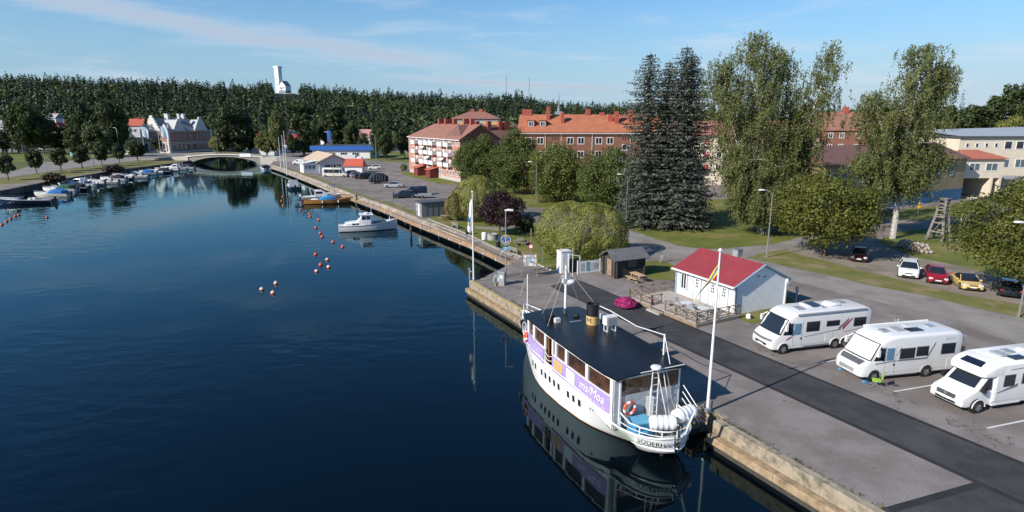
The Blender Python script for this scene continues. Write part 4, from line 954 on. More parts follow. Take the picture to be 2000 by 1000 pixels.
ZB = [(-9.3,.80),(-8.9,.58),(-8.2,.30),(-7.3,.05),(-6.9,-.25),(-6,-.8),(-4,-1.2),(5,-1.2),(8,-.7),(8.7,.2),(9.0,1.1),(9.25,2.2),(9.4,3.0)]
def hb_at(y, z):
    zb, zs, hd = interp(ZB, y), interp(ZS, y), interp(HD, y); hwl = interp(HWL, y) if -7.2 <= y <= 8.6 else 0
    if zb >= -.02 or hwl <= .03:
        f = min(1, max(0, (z-zb)/(zs-zb))); return hd*f**.28
    if z <= 0: return hwl*max(0,(z-zb)/(-zb))**.5
    f = min(1, z/zs); return hwl+(hd-hwl)*(f**.75)
ys = [-9.3,-9.22,-9.1,-8.9,-8.6,-8.2,-7.7,-7.2,-6.6,-6,-5.3,-4.6,-4,-3,-2,-1,0,1,2,3,4,4.8,5.6,6.4,7.2,7.9,8.5,8.9,9.2,9.4]
LV = 13
h = MB()
for sd_ in (-1, 1):
    rows = []
    for y in ys:
        zb, zs = interp(ZB, y), interp(ZS, y); zl = [zb, min(max(zb,-.5),zs), max(zb,0), max(zb+.001,.07)]; a = zl[-1]
        zl += [a+(zs-a)*k/(LV-4) for k in range(1, LV-3)]
        rows.append([(sd_*hb_at(y, z), y, z) for z in zl])
    o = len(h.v); n = len(rows[0])
    for r in rows: h.v += r
    for i in range(len(rows)-1):
        for k in range(n-1):
            f = (o+i*n+k, o+i*n+k+1, o+(i+1)*n+k+1, o+(i+1)*n+k); h.f.append(f if sd_ < 0 else f[::-1]); h.m.append(1 if k < 3 and -8.5 < ys[i] < 8.6 else 0)
hullo = h.build('hull', [hullw, boot], ship, smooth=True, recalc=True)
dkm = mat('ship_deck', (.22,.27,.22), .7, .2, 2); dk = MB()
for i in range(len(ys)-1):
    y0, y1 = ys[i], ys[i+1]; d = .45 if y0 > 3 else (.5 if y0 < -6 else .38); b0, b1 = max(.01,interp(HD,y0)-.05), max(.01,interp(HD,y1)-.05)
    z0, z1 = interp(ZS,y0)-d, interp(ZS,y1)-d; dk.add([(-b0,y0,z0),(b0,y0,z0),(b1,y1,z1),(-b1,y1,z1)],[(0,1,2,3)])
dk.build('deck', dkm, ship)
# fender strake and gunwale cap
for sd_ in (-1,1):
    MB().tube([(sd_*(interp(HD,y)+.02), y, interp(ZS,y)) for y in ys], .055, 6).build('gunwale', hullw, ship, smooth=True)
MB().tube([(-(hb_at(y,.95)+.02), y, .95) for y in ys if y < -5.4]+[(0,-9.35,1.05)]+[((hb_at(y,.95)+.02), y, .95) for y in ys[::-1] if y < -5.4], .05, 6).build('rubbing_strake', hullw, ship, smooth=True)
# rectangular ports in the hull side
pf = MB()
for grp in ((3.15,2.6),(1.55,.95,.35,-.25,-.85),(-2.0,-2.62,-3.25)):
    for y in grp:
        for sd_ in (-1,1):
            z = 1.22; x = sd_*(hb_at(y,z)); ang = math.atan2(hb_at(y+.2,z)-hb_at(y-.2,z), .4)
            o = MB().box((0,0,0),(.05,.36,.52)).build('port_frame', hullw, ship); o.location = (x,y,z); o.rotation_euler = (0, sd_*.06, -sd_*ang)
            g_ = MB().box((sd_*.022,0,0),(.02,.27,.42)).build('port_glass', glass, o)
for sd_ in (-1,1): MB().cyl((sd_*2.28,-4.6,1.5),(sd_*2.32,-4.6,1.5),.07,8).build('scupper', greyp, ship)
# saloon: lower panel, posts, windows
SA, SF = -6.55, 4.15
def sx(y): return interp([(-6.55,2.12),(-5,2.24),(-2,2.29),(2,2.27),(4.15,2.05)], y)
yy = [SA+(SF-SA)*i/20 for i in range(21)]
for sd_ in (-1,1):
    segs = [(SA,.05),(1.05,SF)] if sd_ < 0 else [(SA,SF)]
    for a, b in segs:
        ps = [a+(b-a)*i/14 for i in range(15)]; q = MB()
        q.sheet([[(sd_*(sx(y)+.03),y,interp(ZS,y)-.35),(sd_*(sx(y)+.03),y,3.05)] for y in ps]); q.sheet([[(sd_*(sx(y)-.05),y,3.05),(sd_*(sx(y)-.05),y,interp(ZS,y)-.35)] for y in ps]); q.sheet([[(sd_*(sx(y)+.03),y,3.05),(sd_*(sx(y)-.05),y,3.05)] for y in ps])
        q.build('side_panel', hullw, ship, recalc=False)
    q = MB().sheet([[(sd_*(sx(y)+.02),y,3.96),(sd_*(sx(y)+.02),y,4.2)] for y in yy]); q.build('top_rail', hullw, ship)
    posts = [-6.45,-4.1,-1.75,-.42,.02,1.08,2.95,4.05]
    for y in posts: MB().box((sd_*(sx(y)-.0),y,3.5),(.12,.26 if y not in (.02,-.42,1.08) else .2,1.0)).build('window_post', hullw, ship)
    for i, (a, b) in enumerate(((-6.3,-4.25),(-3.95,-1.9),(-1.6,-.55),(1.2,2.82),(3.1,3.95))):
        q = MB().sheet([[(sd_*(sx(y)-.03),y,3.02),(sd_*(sx(y)-.03),y,4.0)] for y in (a,(a+b)/2,b)]); q.build('saloon_window', saloon, ship)
    q = MB().sheet([[(sd_*(sx(y)-.04),y,2.95),(sd_*(sx(y)-.04),y,3.1)] for y in yy])
MB().b2(-.9,.9,.0,1.1,1.7,4.1).build('companionway', varn, ship)
MB().b2(-2.15,-2.05,.12,.2,1.8,4.05).build('door_jamb', varn, ship); MB().b2(-2.15,-2.05,.9,.98,1.8,4.05).build('door_jamb', varn, ship)
for k in range(3): MB().tube([(-2.32,.05,2.25+.3*k),(-2.38,.55,2.13+.3*k),(-2.32,1.05,2.25+.3*k)],.022,5).build('gangway_rope', hullw, ship)
MB().b2(-2.0,2.0,4.02,4.12,2.0,4.15).build('front_bulkhead', varn, ship)
for x in (-1.3,0,1.3): MB().b2(x-.5,x+.5,4.12,4.14,3.05,3.95).build('front_window', saloon, ship)
# banners
def on_side(y0, z0, sgn=-1, out=.07):
    return lambda x, z: (sgn*(max(sx(y0-x), hb_at(y0-x, min(z0+z, interp(ZS,y0-x))))+out), y0-x, z0+z)    # text reads towards the stern on the port side
def banner(ya, yb, z0a, z0b, m, nm, out=.05, hgt=1.02, parent=None):
    ps = [ya+(yb-ya)*i/12 for i in range(13)]; q = MB()
    def X(y, z): return -(max(sx(y), hb_at(y, min(z, interp(ZS,y))))+out)
    q.sheet([[(X(y,z0a+(z0b-z0a)*i/12+hgt*k/4), y, z0a+(z0b-z0a)*i/12+hgt*k/4) for k in range(5)] for i, y in enumerate(ps)]); return q.build(nm, m, parent or ship)
b1 = banner(4.9,1.15,2.12,1.96,lil,'banner'); b2_ = banner(.0,-6.35,1.98,2.0,lil,'banner')
tag(b1, 'lilac text banner forward of the open side door'); tag(b2_, 'long lilac banner reading ms/Moa aft of the side door')
banner(-.25,-1.35,2.12,2.12,amber,'logo_panel',.062,.75,b2_); banner(-1.85,-2.9,2.08,2.08,hullw,'blank_panel',.062,.85,b2_)
wt = mat('lettering_white', (.85,.85,.88), .5, 0); lk = mat('lettering_lilac', (.55,.42,.30), .5, 0)
text_on('ms/Moa', .78, wt, b2_, on_side(-4.65,2.58), shear=.25)
def bars(parent, m, y0, z0, rows, hgt, gap, out=.075, seed=1, name='text_line'):
    """lines of print too small to read: short dashes of uneven length"""
    r = random.Random(seed)
    for k, ln in enumerate(rows):
        q = MB(); y = y0
        while y > y0-ln:
            w_ = r.uniform(.12,.4); z = z0-k*gap; f = on_side(0,0,out=out)
            q.add([f(-y,z),f(-(y-w_),z),f(-(y-w_),z+hgt),f(-y,z+hgt)],[(0,1,2,3)]); y -= w_+.08
        tag(q.build(name, m, parent), kind='stuff')
wt2 = mat('lettering_faint', (.62,.54,.76), .5, 0)
bars(b2_, wt2, -3.6, 2.12, (2.2,), .065, .2, seed=3)
bars(b1, wt2, 3.4, 2.68, (1.7,1.4,1.6), .07, .2, seed=4)
bars(b2_, lil, -.35, 2.62, (.8,.8,.8), .07, .2, out=.085, seed=6)
ink = mat('lettering_ink', (.03,.03,.035), .6, 0)
# name on the stern quarter
arc = [(-hb_at(y,1.2), y) for y in (-7.0,-7.4,-7.8,-8.2,-8.5,-8.8,-9.0,-9.15,-9.25,-9.3)]+[(0,-9.33)]+[(hb_at(y,1.2), y) for y in (-9.3,-9.25,-9.15,-9.0,-8.8,-8.5,-8.2)]
cum = [0.0]
for a, b in zip(arc, arc[1:]): cum.append(cum[-1]+math.hypot(b[0]-a[0], b[1]-a[1]))
def on_stern(c0, z0):
    def fn(x, z):
        s = c0+x
        for i in range(len(arc)-1):
            if cum[i+1] >= s:
                f = (s-cum[i])/(cum[i+1]-cum[i]); px_ = arc[i][0]+(arc[i+1][0]-arc[i][0])*f; py_ = arc[i][1]+(arc[i+1][1]-arc[i][1])*f
                dx, dy = arc[i+1][0]-arc[i][0], arc[i+1][1]-arc[i][1]; l = math.hypot(dx,dy); nx, ny = dy/l, -dx/l
                k = .03+max(0,(z0+z-1.2))*.22
                return (px_+nx*k, py_+ny*k, z0+z)
        return (0,-9.4,z0+z)
    return fn
text_on('SÖDERHAMN', .36, ink, ship, on_stern(cum[10]-.95, 1.28), space=1.05)
# roof
q = MB(); rp = []
RO = [(-6.95,2.2),(-6.0,2.38),(-4,2.46),(0,2.46),(3,2.36),(4.3,2.28),(4.75,2.2)]
for y, hw_ in RO:
    rp.append([(hw_*f, y, 4.22+.13*(1-f*f)) for f in (-1,-.6,-.2,.2,.6,1)])
q.sheet(rp); q.sheet([[(x,y,z-.09) for x,y,z in r][::-1] for r in rp])
for sd_ in (0,-1): q.sheet([[r[sd_],(r[sd_][0],r[sd_][1],r[sd_][2]-.09)] for r in rp])
for e in (0,-1): q.sheet([[p,(p[0],p[1],p[2]-.09)] for p in rp[e]])
rfo = q.build('roof', tar, ship, recalc=True)
# aft bulkhead: canvas with clear windows
for x0, x1, m, z0, z1, nm in ((-2.1,-1.75,canvas,1.2,4.15,'canvas_panel'),(-1.75,.25,canvas,1.2,3.05,'canvas_panel'),(.25,2.1,canvas,1.2,3.05,'canvas_panel'),(-1.7,.2,saloon,3.08,4.0,'clear_window'),(.3,2.05,saloon,3.08,4.0,'clear_window')):
    MB().b2(x0,x1,-6.62,-6.56 if m is canvas else -6.58,z0,z1).build(nm, m, ship)
for x in (-1.75,.25,2.08): MB().b2(x-.05,x+.05,-6.68,-6.6,1.2,4.18).build('frame_post', hullw, ship)
MB().b2(-2.1,2.1,-6.68,-6.6,4.0,4.15).build('frame_rail', hullw, ship)
rngm = mat('lifering_orange', (.72,.10,.03), .5, .05, 3)
def liferow(p, rot):
    o = MB().torus((0,0,0),.33,.085,'y',24,8,mat_of=lambda f: 1 if (f*4) % 1 < .18 else 0).build('life_ring', [rngm, hullw], ship, smooth=True); o.location = p; o.rotation_euler.z = rot; return o
liferow((-1.2,-6.78,2.35),0); liferow((-2.2,4.3,2.78),hp*.9)
MB().sheet([[(-.1,-6.66,1.35),(-.1,-6.66,2.8)],[(.35,-6.9,1.35),(.35,-6.9,2.8)],[(.9,-6.7,1.35),(.9,-6.72,2.8)]]).build('canvas_flap', canvas, ship)
# aft deck gear
bx_ = MB().b2(-1.45,-.35,-7.75,-6.95,1.05,1.85).build('blue_locker', mat('locker_blue',(.05,.26,.45),.5,.1,2), ship); MB().b2(-1.5,-.3,-7.8,-6.9,1.85,1.91).build('lid', mat('locker_lid',(.12,.38,.58),.5,.08,2), bx_)
MB().b2(-1.45,-.6,-8.1,-7.78,1.05,1.5).build('blue_locker', MATS['locker_blue'], ship)
def raft(c, az):
    q = MB(); L_ = .68
    ps = [(-L_,.26),(-L_+.04,.36),(-.44,.385),(-.42,.40),(-.37,.40),(-.35,.385),(-.16,.385),(-.14,.40),(-.09,.40),(-.07,.385),(.12,.385),(.14,.40),(.19,.40),(.21,.385),(.42,.385),(.44,.40),(.5,.40),(L_-.04,.36),(L_,.26)]
    q.lathe([(r_, z) for z, r_ in ps], 16); o = q.build('life_raft', hullw, ship, smooth=True); o.location = c; o.rotation_euler = (hp, 0, az); 
    for z in (-.4,.4): MB().b2(-.4,.4,-.5,-.36,z-.04,z+.04).build('cradle', steel, o)
    return o
raft((-.1,-8.2,1.98), RAD(67)); raft((1.45,-8.0,2.05), RAD(98))
for x, y in ((-.6,-8.4),(.35,-8.1),(.9,-8.4),(1.75,-7.9)): MB().b2(x-.03,x+.03,y-.03,y+.03,1.05,1.65).build('raft_post', steel, ship)
# stern rail
srp = [(-hb_at(y,1.4)+.05, y) for y in (-6.9,-7.6,-8.2,-8.7,-9.05,-9.2)]+[(0,-9.25)]+[(hb_at(y,1.4)-.05, y) for y in (-9.2,-9.05,-8.7,-8.2,-7.6,-6.9)]
MB().tube([(x,y,2.02+ (.25 if i==0 else 0)) for i,(x,y) in enumerate(srp)],.04,6).build('stern_rail', hullw, ship, smooth=True); MB().tube([(x,y,1.75) for x,y in srp],.022,5).build('stern_rail', hullw, ship)
for x, y in srp[::2]: MB().cyl((x,y,1.4),(x,y,2.02),.03,6).build('stanchion', hullw, ship)
for x,y in ((-1.55,-7.95),(-1.3,-8.2)): MB().lathe([(.09,0),(.07,.06),(.07,.3),(.13,.33),(.13,.4)],8,(x,y,1.05)).build('bollard', hullw, ship)
MB().cyl((0,-8.2,.35),(0,-8.05,-.3),.09,8).build('rudder_stock', mat('bronze',(.5,.2,.07),.5,.2,4), ship)
sf = MB().tube([(.55,-9.15,1.5),(.75,-9.6,3.2)],.035,6).build('ensign_staff', hullw, ship)
swf = mat('flag_blue', (.03,.14,.38), .7, .1, 3); swy = mat('flag_yellow', (.78,.55,.05), .7, .1, 3)
fl = MB()
for k, (m_, w0, w1) in enumerate(((0,0,.05),(1,.05,.09),(0,.09,.16))):
    fl.mi = m_; fl.sheet([[(.75-.2*f-w0*.4,-9.6+.45*f+w0,3.1-1.55*f-w0*.4),(.75-.2*f-w1*.4,-9.6+.45*f+w1,3.1-1.55*f-w1*.4)] for f in (0,.3,.6,1)])
fl.build('ensign', [swf, swy], sf)
# lattice antenna frame behind the saloon
q = MB()
for x in (-.05,.45): q.tube([(x,-6.95,1.1),(x*.8+.1,-6.95,4.4)],.028,5)
for k in range(7): q.cyl((-.03,-6.95,1.5+.4*k),(.45,-6.95,1.5+.4*k),.018,5)
for a, b in (((.9,-7.5,1.1),(.35,-6.95,4.3)),((1.2,-7.3,1.1),(.75,-6.95,4.2)),((1.6,-7.2,1.1),(1.0,-6.9,4.1))): q.tube([a,b],.025,5)
q.tube([(-.7,-6.95,4.35),(2.15,-6.95,4.35)],.03,6); q.build('antenna_frame', hullw, ship)
MB().lathe([(.05,0),(.26,.02),(.3,.1),(.26,.17),(.1,.2)],12,(.25,-6.95,4.4)).build('radar_dome', hullw, ship, smooth=True)
MB().box((.6,-6.95,3.3),(.5,.04,.5),0,Matrix.Rotation(.8,3,'Y')).build('red_rigging', mat('rust_red',(.35,.1,.06),.7,.1,4), ship) if False else None
# gangway rails at the starboard quarter
q = MB()
for k in range(3): q.tube([(2.2,-6.9+.02*k,3.1-.4*k),(2.5,-8.0,2.0-.35*k)],.028,5)
q.build('gangway_rail', hullw, ship)
# on the roof: funnel, ventilator, lamps, mast, pole, cable
fx, fy = 1.0, .85
MB().lathe([(.40,0),(.40,.62)],20,(fx,fy,4.3)).build('funnel', mat('funnel_buff',(.66,.42,.17),.5,.06,3), ship, smooth=True)
MB().lathe([(.405,0),(.405,.72),(.43,.74),(.43,.78),(.36,.8),(.34,.62)],20,(fx,fy,4.915)).build('funnel_top', black, ship, smooth=True)
text_on('M', .5, ink, ship, lambda x, z: (fx+.41*math.sin(x/.41-1.15), fy-.41*math.cos(x/.41-1.15), 4.62+z))
acb = MB().b2(.95,1.75,-.95,-.45,4.75,5.3).build('ventilation_unit', offwhite, ship)
for x in (1.05,1.65):
    q = MB()
    for y in (-.9,-.5): q.b2(x-.025,x+.025,y-.025,y+.025,4.28,4.75)
    q.b2(x-.025,x+.025,-.95,-.45,4.3,4.35)
    q.build('unit_stand', hullw, ship)
None; MB().b2(1.05,1.65,-.965,-.95,4.82,5.23).build('grille', greyp, acb)
MB().b2(2.0,2.3,.35,1.55,4.32,4.66).build('raft_box', hullw, ship); 
MB().b2(-1.35,-.95,2.35,2.95,4.3,4.72).build('black_box', black, ship); MB().b2(-1.15,-.8,1.85,2.15,4.32,4.62).build('searchlight', offwhite, ship)
MB().lathe([(.2,0),(.24,.1),(.2,.2)],10,(.75,2.5,4.32)).build('roof_light', black, ship); MB().b2(-.2,.6,1.6,1.7,4.33,4.36).build('roof_rail', greyp, ship)
mx_, my_ = .35, 3.35
MB().tube([(mx_,my_,4.3),(mx_,my_,4.75)],.13,10).build('mast_step', dgrey, ship)
MB().tube([(mx_,my_,4.7),(mx_,my_,7.75)],[.10,.07],10).build('mast', hullw, ship, smooth=True)
MB().lathe([(.1,0),(.3,.02),(.32,.1),(.28,.2),(.08,.24)],14,(mx_+.38,my_,6.5)).build('radar', hullw, ship, smooth=True); MB().box((mx_+.2,my_,6.44),(.6,.3,.08)).build('radar_bracket', hullw, ship)
MB().cyl((mx_-.35,my_,7.0),(mx_+.55,my_,7.0),.03,6).build('crosstree', hullw, ship); MB().cyl((mx_+.5,my_,7.0),(mx_+.5,my_,8.9),.02,5).build('aerial', hullw, ship)
MB().box((mx_-.15,my_,6.7),(.2,.2,.3)).build('nav_light', offwhite, ship)
rope = mat('rigging', (.45,.44,.4), .7, 0)
for p in ((-1.9,1.6,4.3),(-1.1,4.0,4.3),(2.2,.6,4.3),(2.2,4.2,4.0)): MB().cyl((mx_,my_,7.6),p,.012,4).build('stay', rope, ship)
MB().tube([(2.0,-5.3,4.3),(2.0,-5.3,5.55)],.05,8).build('awning_post', hullw, ship)
MB().tube([(fx+.3,fy-.2,5.6),(1.4,-.6,5.6),(1.75,-3,5.3),(2.0,-5.3,5.5),(1.2,-6.9,4.5)],.028,5).build('cable', hullw, ship)
# bow: jackstaff with pennant, rails, wheel-like fender
js = MB().tube([(.0,8.75,2.6),(.0,8.75,5.85)],.045,8).build('jackstaff', hullw, ship)
q = MB()
for k, (m_, w0, w1) in enumerate(((0,0,.1),(1,.1,.2),(0,.2,.3))):
    q.mi = m_; q.sheet([[(-.05-.55*f-w0*.6,8.75-.1*f,5.75-1.35*f-w0),(-.05-.55*f-w1*.6,8.75-.1*f,5.75-1.35*f-w1)] for f in (0,.3,.6,1)])
q.build('jack_pennant', [swf, swy], js)
bp_ = [(-interp(HD,y)+.05,y,interp(ZS,y)+.6) for y in (4.8,5.6,6.4,7.2,8.0,8.6,9.1)]+[(0,9.3,3.38)]+[(interp(HD,y)-.05,y,interp(ZS,y)+.6) for y in (9.1,8.6,8.0,7.2,6.4,5.6,4.8)]
MB().tube(bp_,.035,6).build('bow_rail', hullw, ship, smooth=True); MB().tube([(x,y,z-.35) for x,y,z in bp_],.02,5).build('bow_rail', hullw, ship)
for p in bp_[::2]: MB().cyl((p[0],p[1],p[2]-.6),p,.028,6).build('stanchion', hullw, ship)
for k in range(3): MB().torus((-1.75+.12*k,5.4+.55*k,3.0-.05*k),.33,.07,'x',16,6).build('fender_tyre', greyp if k != 1 else black, ship, smooth=True)
MB().tube([(-1.0,6.5,2.3),(-1.0,6.5,2.9),(-.6,6.9,2.9)],.12,6).build('windlass', dgrey, ship)
# mooring lines to the quay
for a, b in (): MB().tube([a,((a[0]+b[0])/2,(a[1]+b[1])/2,min(a[2],b[2])-.1),b],.025,5).build('mooring_line', rope, ship)

# ================================================================ small boats
def boat_hull(L_, B, fb, sheer, tr=.85, n=12):
    """planing hull: y forward, waterline z=0, transom at -L/2"""
    q = MB(); secs = []
    for i in range(n+1):
        f = i/n; y = -L_/2+L_*f; bw = B/2*(tr+(1-tr)*math.sin(math.pi*min(1,f*1.25)*.5))*(1-max(0,(f-.45)/.55)**2.2); bw = max(bw,.02)
        zt = fb+sheer*f**2; zk = -.3+(.3+fb*.6)*max(0,(f-.6)/.4)**2.2
        secs.append([(-bw,y,zt),(-bw*.96,y,zt*.55),(-bw*.80,y,max(zk,.0)+.02),(0,y,zk),(bw*.80,y,max(zk,.0)+.02),(bw*.96,y,zt*.55),(bw,y,zt)])
    for r in range(n):
        o = len(q.v); q.v += secs[r]+secs[r+1]
        for k in range(6): q.f.append((o+k,o+k+1,o+7+k+1,o+7+k)); q.m.append(0)
    o = len(q.v); q.v += secs[0]; q.f.append(tuple(o+k for k in range(6,-1,-1))); q.m.append(0)
    return q, secs
def boat_deck(secs, inset, dz, f0, f1):
    q = MB(); n = len(secs); a, b = int(f0*(n-1)), int(round(f1*(n-1)))
    q.sheet([[(secs[i][0][0]*inset,secs[i][0][1],secs[i][0][2]+dz),(secs[i][6][0]*inset,secs[i][6][1],secs[i][6][2]+dz)] for i in range(a,b+1)]); return q
hm = {'white': boatwhite, 'navy': mat('navy_gelcoat',(.012,.022,.05),.25,.1,2,coat=.4), 'cream': mat('cream_gelcoat',(.62,.58,.48),.35,.05,2), 'grey': mat('grey_gelcoat',(.35,.37,.38),.4,.05,2), 'green': mat('green_canvas',(.03,.10,.07),.8,.15,2), 'blue': mat('blue_canvas',(.02,.15,.42),.8,.15,2), 'dark': mat('dark_canvas',(.02,.025,.035),.8,.2,2)}
def motorboat(loc, az, L_, B, hull, style, label, group='small boats moored along the left wall', canvas_c='blue', outboard=True):
    t = thing('motorboat' if style != 'cruiser' else 'cabin_cruiser', label, 'boat', loc, az, group)
    fb = .42+L_*.035; q, secs = boat_hull(L_, B, fb, fb*.55); q.build('hull', hm[hull], t, smooth=True, recalc=True)
    boat_deck(secs,.97,-.005,.55,1).build('foredeck', boatwhite if hull != 'navy' else hm['grey'], t); boat_deck(secs,.95,-.3,0,.58).build('cockpit_floor', hm['grey'] if style != 'open' else hm['cream'], t)
    for s in (-1,1): MB().tube([(secs[i][0 if s<0 else 6]) for i in range(len(secs))],.05,5).build('gunwale', boatwhite, t)
    zt = fb+.1; y0 = L_*.06
    if style == 'cruiser':
        cbn = MB(); hw_ = B*.38
        cbn.loft([rring(hw_*.8,zt-.2,zt+.25,L_*.34,.1),rring(hw_*.95,zt-.2,zt+.5,L_*.2,.15),rring(hw_,zt-.2,zt+.62,L_*.08,.15),rring(hw_,zt-.2,zt+1.25,-L_*.02,.2),rring(hw_,zt-.2,zt+1.3,-L_*.18,.2)])
        cbn.build('cabin', boatwhite, t, smooth=True)
        for s in (-1,1): MB().b2(s*hw_*1.0-.02,s*hw_*1.0+.02,-L_*.16,L_*.0,zt+.55,zt+1.0).build('cabin_window', glass, t); MB().b2(s*hw_*.96-.03,s*hw_*.96+.03,L_*.08,L_*.2,zt+.1,zt+.32).build('cabin_window', glass, t)
        MB().add([(-hw_*.85,L_*.085,zt+.66),(hw_*.85,L_*.085,zt+.66),(hw_*.8,-L_*.012,zt+1.2),(-hw_*.8,-L_*.012,zt+1.2)],[(0,1,2,3)]).build('windscreen', glass, t)
        MB().tube([(-hw_,-L_*.25,zt),(-hw_*.9,-L_*.3,zt+1.7),(hw_*.9,-L_*.3,zt+1.7),(hw_,-L_*.25,zt)],.06,6).build('radar_arch', boatwhite, t)
    else:
        MB().sheet([[(-B*.38,L_*.02,zt),(-B*.33,-L_*.06,zt+.5)],[(-B*.2,L_*.12,zt),(-B*.17,L_*.0,zt+.55)],[(B*.2,L_*.12,zt),(B*.17,L_*.0,zt+.55)],[(B*.38,L_*.02,zt),(B*.33,-L_*.06,zt+.5)]]).build('windscreen', glass, t)
        for s in (-1,1): MB().box((s*B*.2,-L_*.12,zt+.02),(.45,.5,.45)).build('seat', boatwhite, t)
    if style == 'canopy':
        q = MB(); hw_ = B*.42
        q.loft([rring(hw_*.7,zt-.05,zt+.2,L_*.06,.1),rring(hw_,zt-.05,zt+.9,-L_*.06,.3),rring(hw_,zt-.05,zt+1.0,-L_*.2,.3),rring(hw_*.95,zt-.05,zt+.6,-L_*.36,.25)]); q.build('canopy', hm[canvas_c], t, smooth=True)
    if outboard:
        e = MB().loft([rring(.18,zt-.1,zt+.35,-L_/2-.45,.1),rring(.24,zt-.15,zt+.5,-L_/2-.2,.12),rring(.2,zt-.1,zt+.4,-L_/2,.1)]).build('outboard', black if canvas_c != 'grey' else boatwhite, t, smooth=True); MB().b2(-.07,.07,-L_/2-.32,-L_/2-.14,-.4,zt-.1).build('leg', black, e)
    rl = MB().tube([(secs[i][0][0]*.9,secs[i][0][1],secs[i][0][2]+.35) for i in range(7,13)]+[(secs[i][6][0]*.9,secs[i][6][1],secs[i][6][2]+.35) for i in range(12,6,-1)],.025,5).build('pulpit', steel, t)
    MB().cyl((B*.48,0,fb-.05),(B*.48,0,fb-.5),.1,7).build('fender', boatwhite if hull == 'navy' else red, t)
    return t
LB = [(50,397,10.0,3.0,'navy','open','dark navy speedboat with dark windscreen, outermost of the small boat row','dark'),
 (103,384,7.2,2.4,'cream','canopy','cream boat with a bright blue canopy','blue'),
 (118,374,7.0,2.4,'white','canopy','white boat with a dark green canopy','green'),
 (138,372,7.4,2.5,'navy','canopy','navy hulled boat with dark canopy beside the white cabin cruiser','dark'),
 (152,364,9.0,3.0,'white','cruiser','large white cabin cruiser with a tall arch in the small boat row','grey'),
 (176,363,6.2,2.2,'grey','open','grey open motorboat moored beside the white cruiser','dark'),(191,358,6.6,2.3,'white','open','white open motorboat with dark engine',None),
 (207,359,5.8,2.1,'cream','open','cream open motorboat with orange fenders',None),(222,353,6.4,2.2,'white','canopy','white motorboat with dark folded canopy','dark'),
 (238,351,5.6,2.0,'navy','open','small navy open boat',None),(250,347,7.4,2.5,'white','open','long white open motorboat amid the small boat row',None),(268,348,5.8,2.1,'grey','open','small grey dinghy lying outside the row',None),
 (281,342,6.5,2.3,'white','canopy','white motorboat with blue hood','blue'),(296,340,6.2,2.2,'white','open','white open boat next to the blue hooded one',None),(312,338,6.6,2.3,'navy','canopy','navy boat with dark hood towards the bridge','dark'),
 (326,335,6.5,2.3,'white','open','white open boat near the bridge end',None),(340,332,7.6,2.6,'white','cruiser','small white cruiser near the bridge abutment','grey'),(358,330,7.0,2.4,'white','canopy','white boat with black hood closest to the bridge','dark')]
for u, v, L_, B, hc, stl, lab, cc_ in LB:
    p = G(u, v, WZ); motorboat(p, 262+random.Random(u).uniform(-7,7), L_*1.12, B*1.25, hc, stl, lab, canvas_c=cc_ or 'blue')
# far quay boats
p = G(572,368,WZ); motorboat(p, -28, 8.2, 2.8, 'navy', 'cruiser', 'white cabin boat with blue canvas moored stern out at the far quay', 'boats along the far quay', 'blue')
p = G(517,331,WZ); motorboat(p, -35, 7.5, 2.6, 'white', 'canopy', 'small boat with black canopy beside the bridge', 'boats along the far quay', 'dark')
p = G(630,389,WZ); motorboat(p, 70, 8.8, 2.9, 'white', 'cruiser', 'white sports cruiser with arch behind the wooden boat', 'boats along the far quay', 'grey')
# varnished wooden boat with blue cover
wb = thing('wooden_boat', 'varnished brown wooden boat under a blue cover', 'boat', G(646,397,WZ), 74)
q = MB(); secs = []
LW, BW = 10.6, 2.7
for i in range(15):
    f = i/14; y = -LW/2+LW*f; bw = max(.03, BW/2*math.sin(math.pi*(.12+.88*f) if f < .5 else math.pi*(.5+.5*((f-.5)/.5)**1.1))**.8 if f > .5 else BW/2*(.55+.45*math.sin(math.pi*f)))
    zt = .82+.55*(2*f-1)**2*(1.0 if f > .5 else .35); zk = -.35+(.9*max(0,(f-.85)/.15)**2)
    secs.append([(-bw,y,zt),(-bw*.97,y,zt*.6),(-bw*.85,y,.12),(0,y,zk),(bw*.85,y,.12),(bw*.97,y,zt*.6),(bw,y,zt)])
for r in range(14):
    o = len(q.v); q.v += secs[r]+secs[r+1]
    for k in range(6): q.f.append((o+k,o+k+1,o+7+k+1,o+7+k)); q.m.append(0)
q.add(secs[0], [tuple(range(6,-1,-1))])
vh = mat('varnished_hull', (.42,.19,.055), .35, .15, 1.5, coat=.4, stretch=(1,1,6)); q.build('hull', vh, wb, smooth=True, recalc=True)
boat_deck(secs,.96,-.12,0,1).build('deck', mat('boat_deck_wood',(.3,.19,.1),.6,.15,3), wb)
for s in (0,6): MB().tube([se[s] for se in secs],.06,6).build('gunwale', varn, wb)
MB().loft([rring(.7,.75,1.0,1.2,.1),rring(1.0,.75,1.55,.3,.25),rring(1.0,.75,1.6,-1.2,.25),rring(.85,.75,1.1,-2.2,.15)]).build('cover', mat('cover_blue',(.03,.25,.52),.7,.1,2), wb, smooth=True)
MB().loft([rring(.6,.7,1.0,-2.4,.1),rring(.7,.7,1.15,-3.2,.15),rring(.5,.7,.95,-4.0,.1)]).build('engine_box', offwhite, wb, smooth=True)
for y in (-1.6,1.6): MB().lathe([(.05,0),(.13,.1),(.13,.45),(.05,.55)],8,(BW/2+.08,y,.25)).build('fender', boatwhite, wb)
MB().tube([(0,.9,1.0),(0,.9,8.2)],[.08,.05],8).build('mast', mat('mast_wood',(.4,.3,.22),.5,.1,3), wb)
MB().tube([(0,1.1,1.6),(0,4.6,1.7)],.05,6).build('boom', varn, wb)
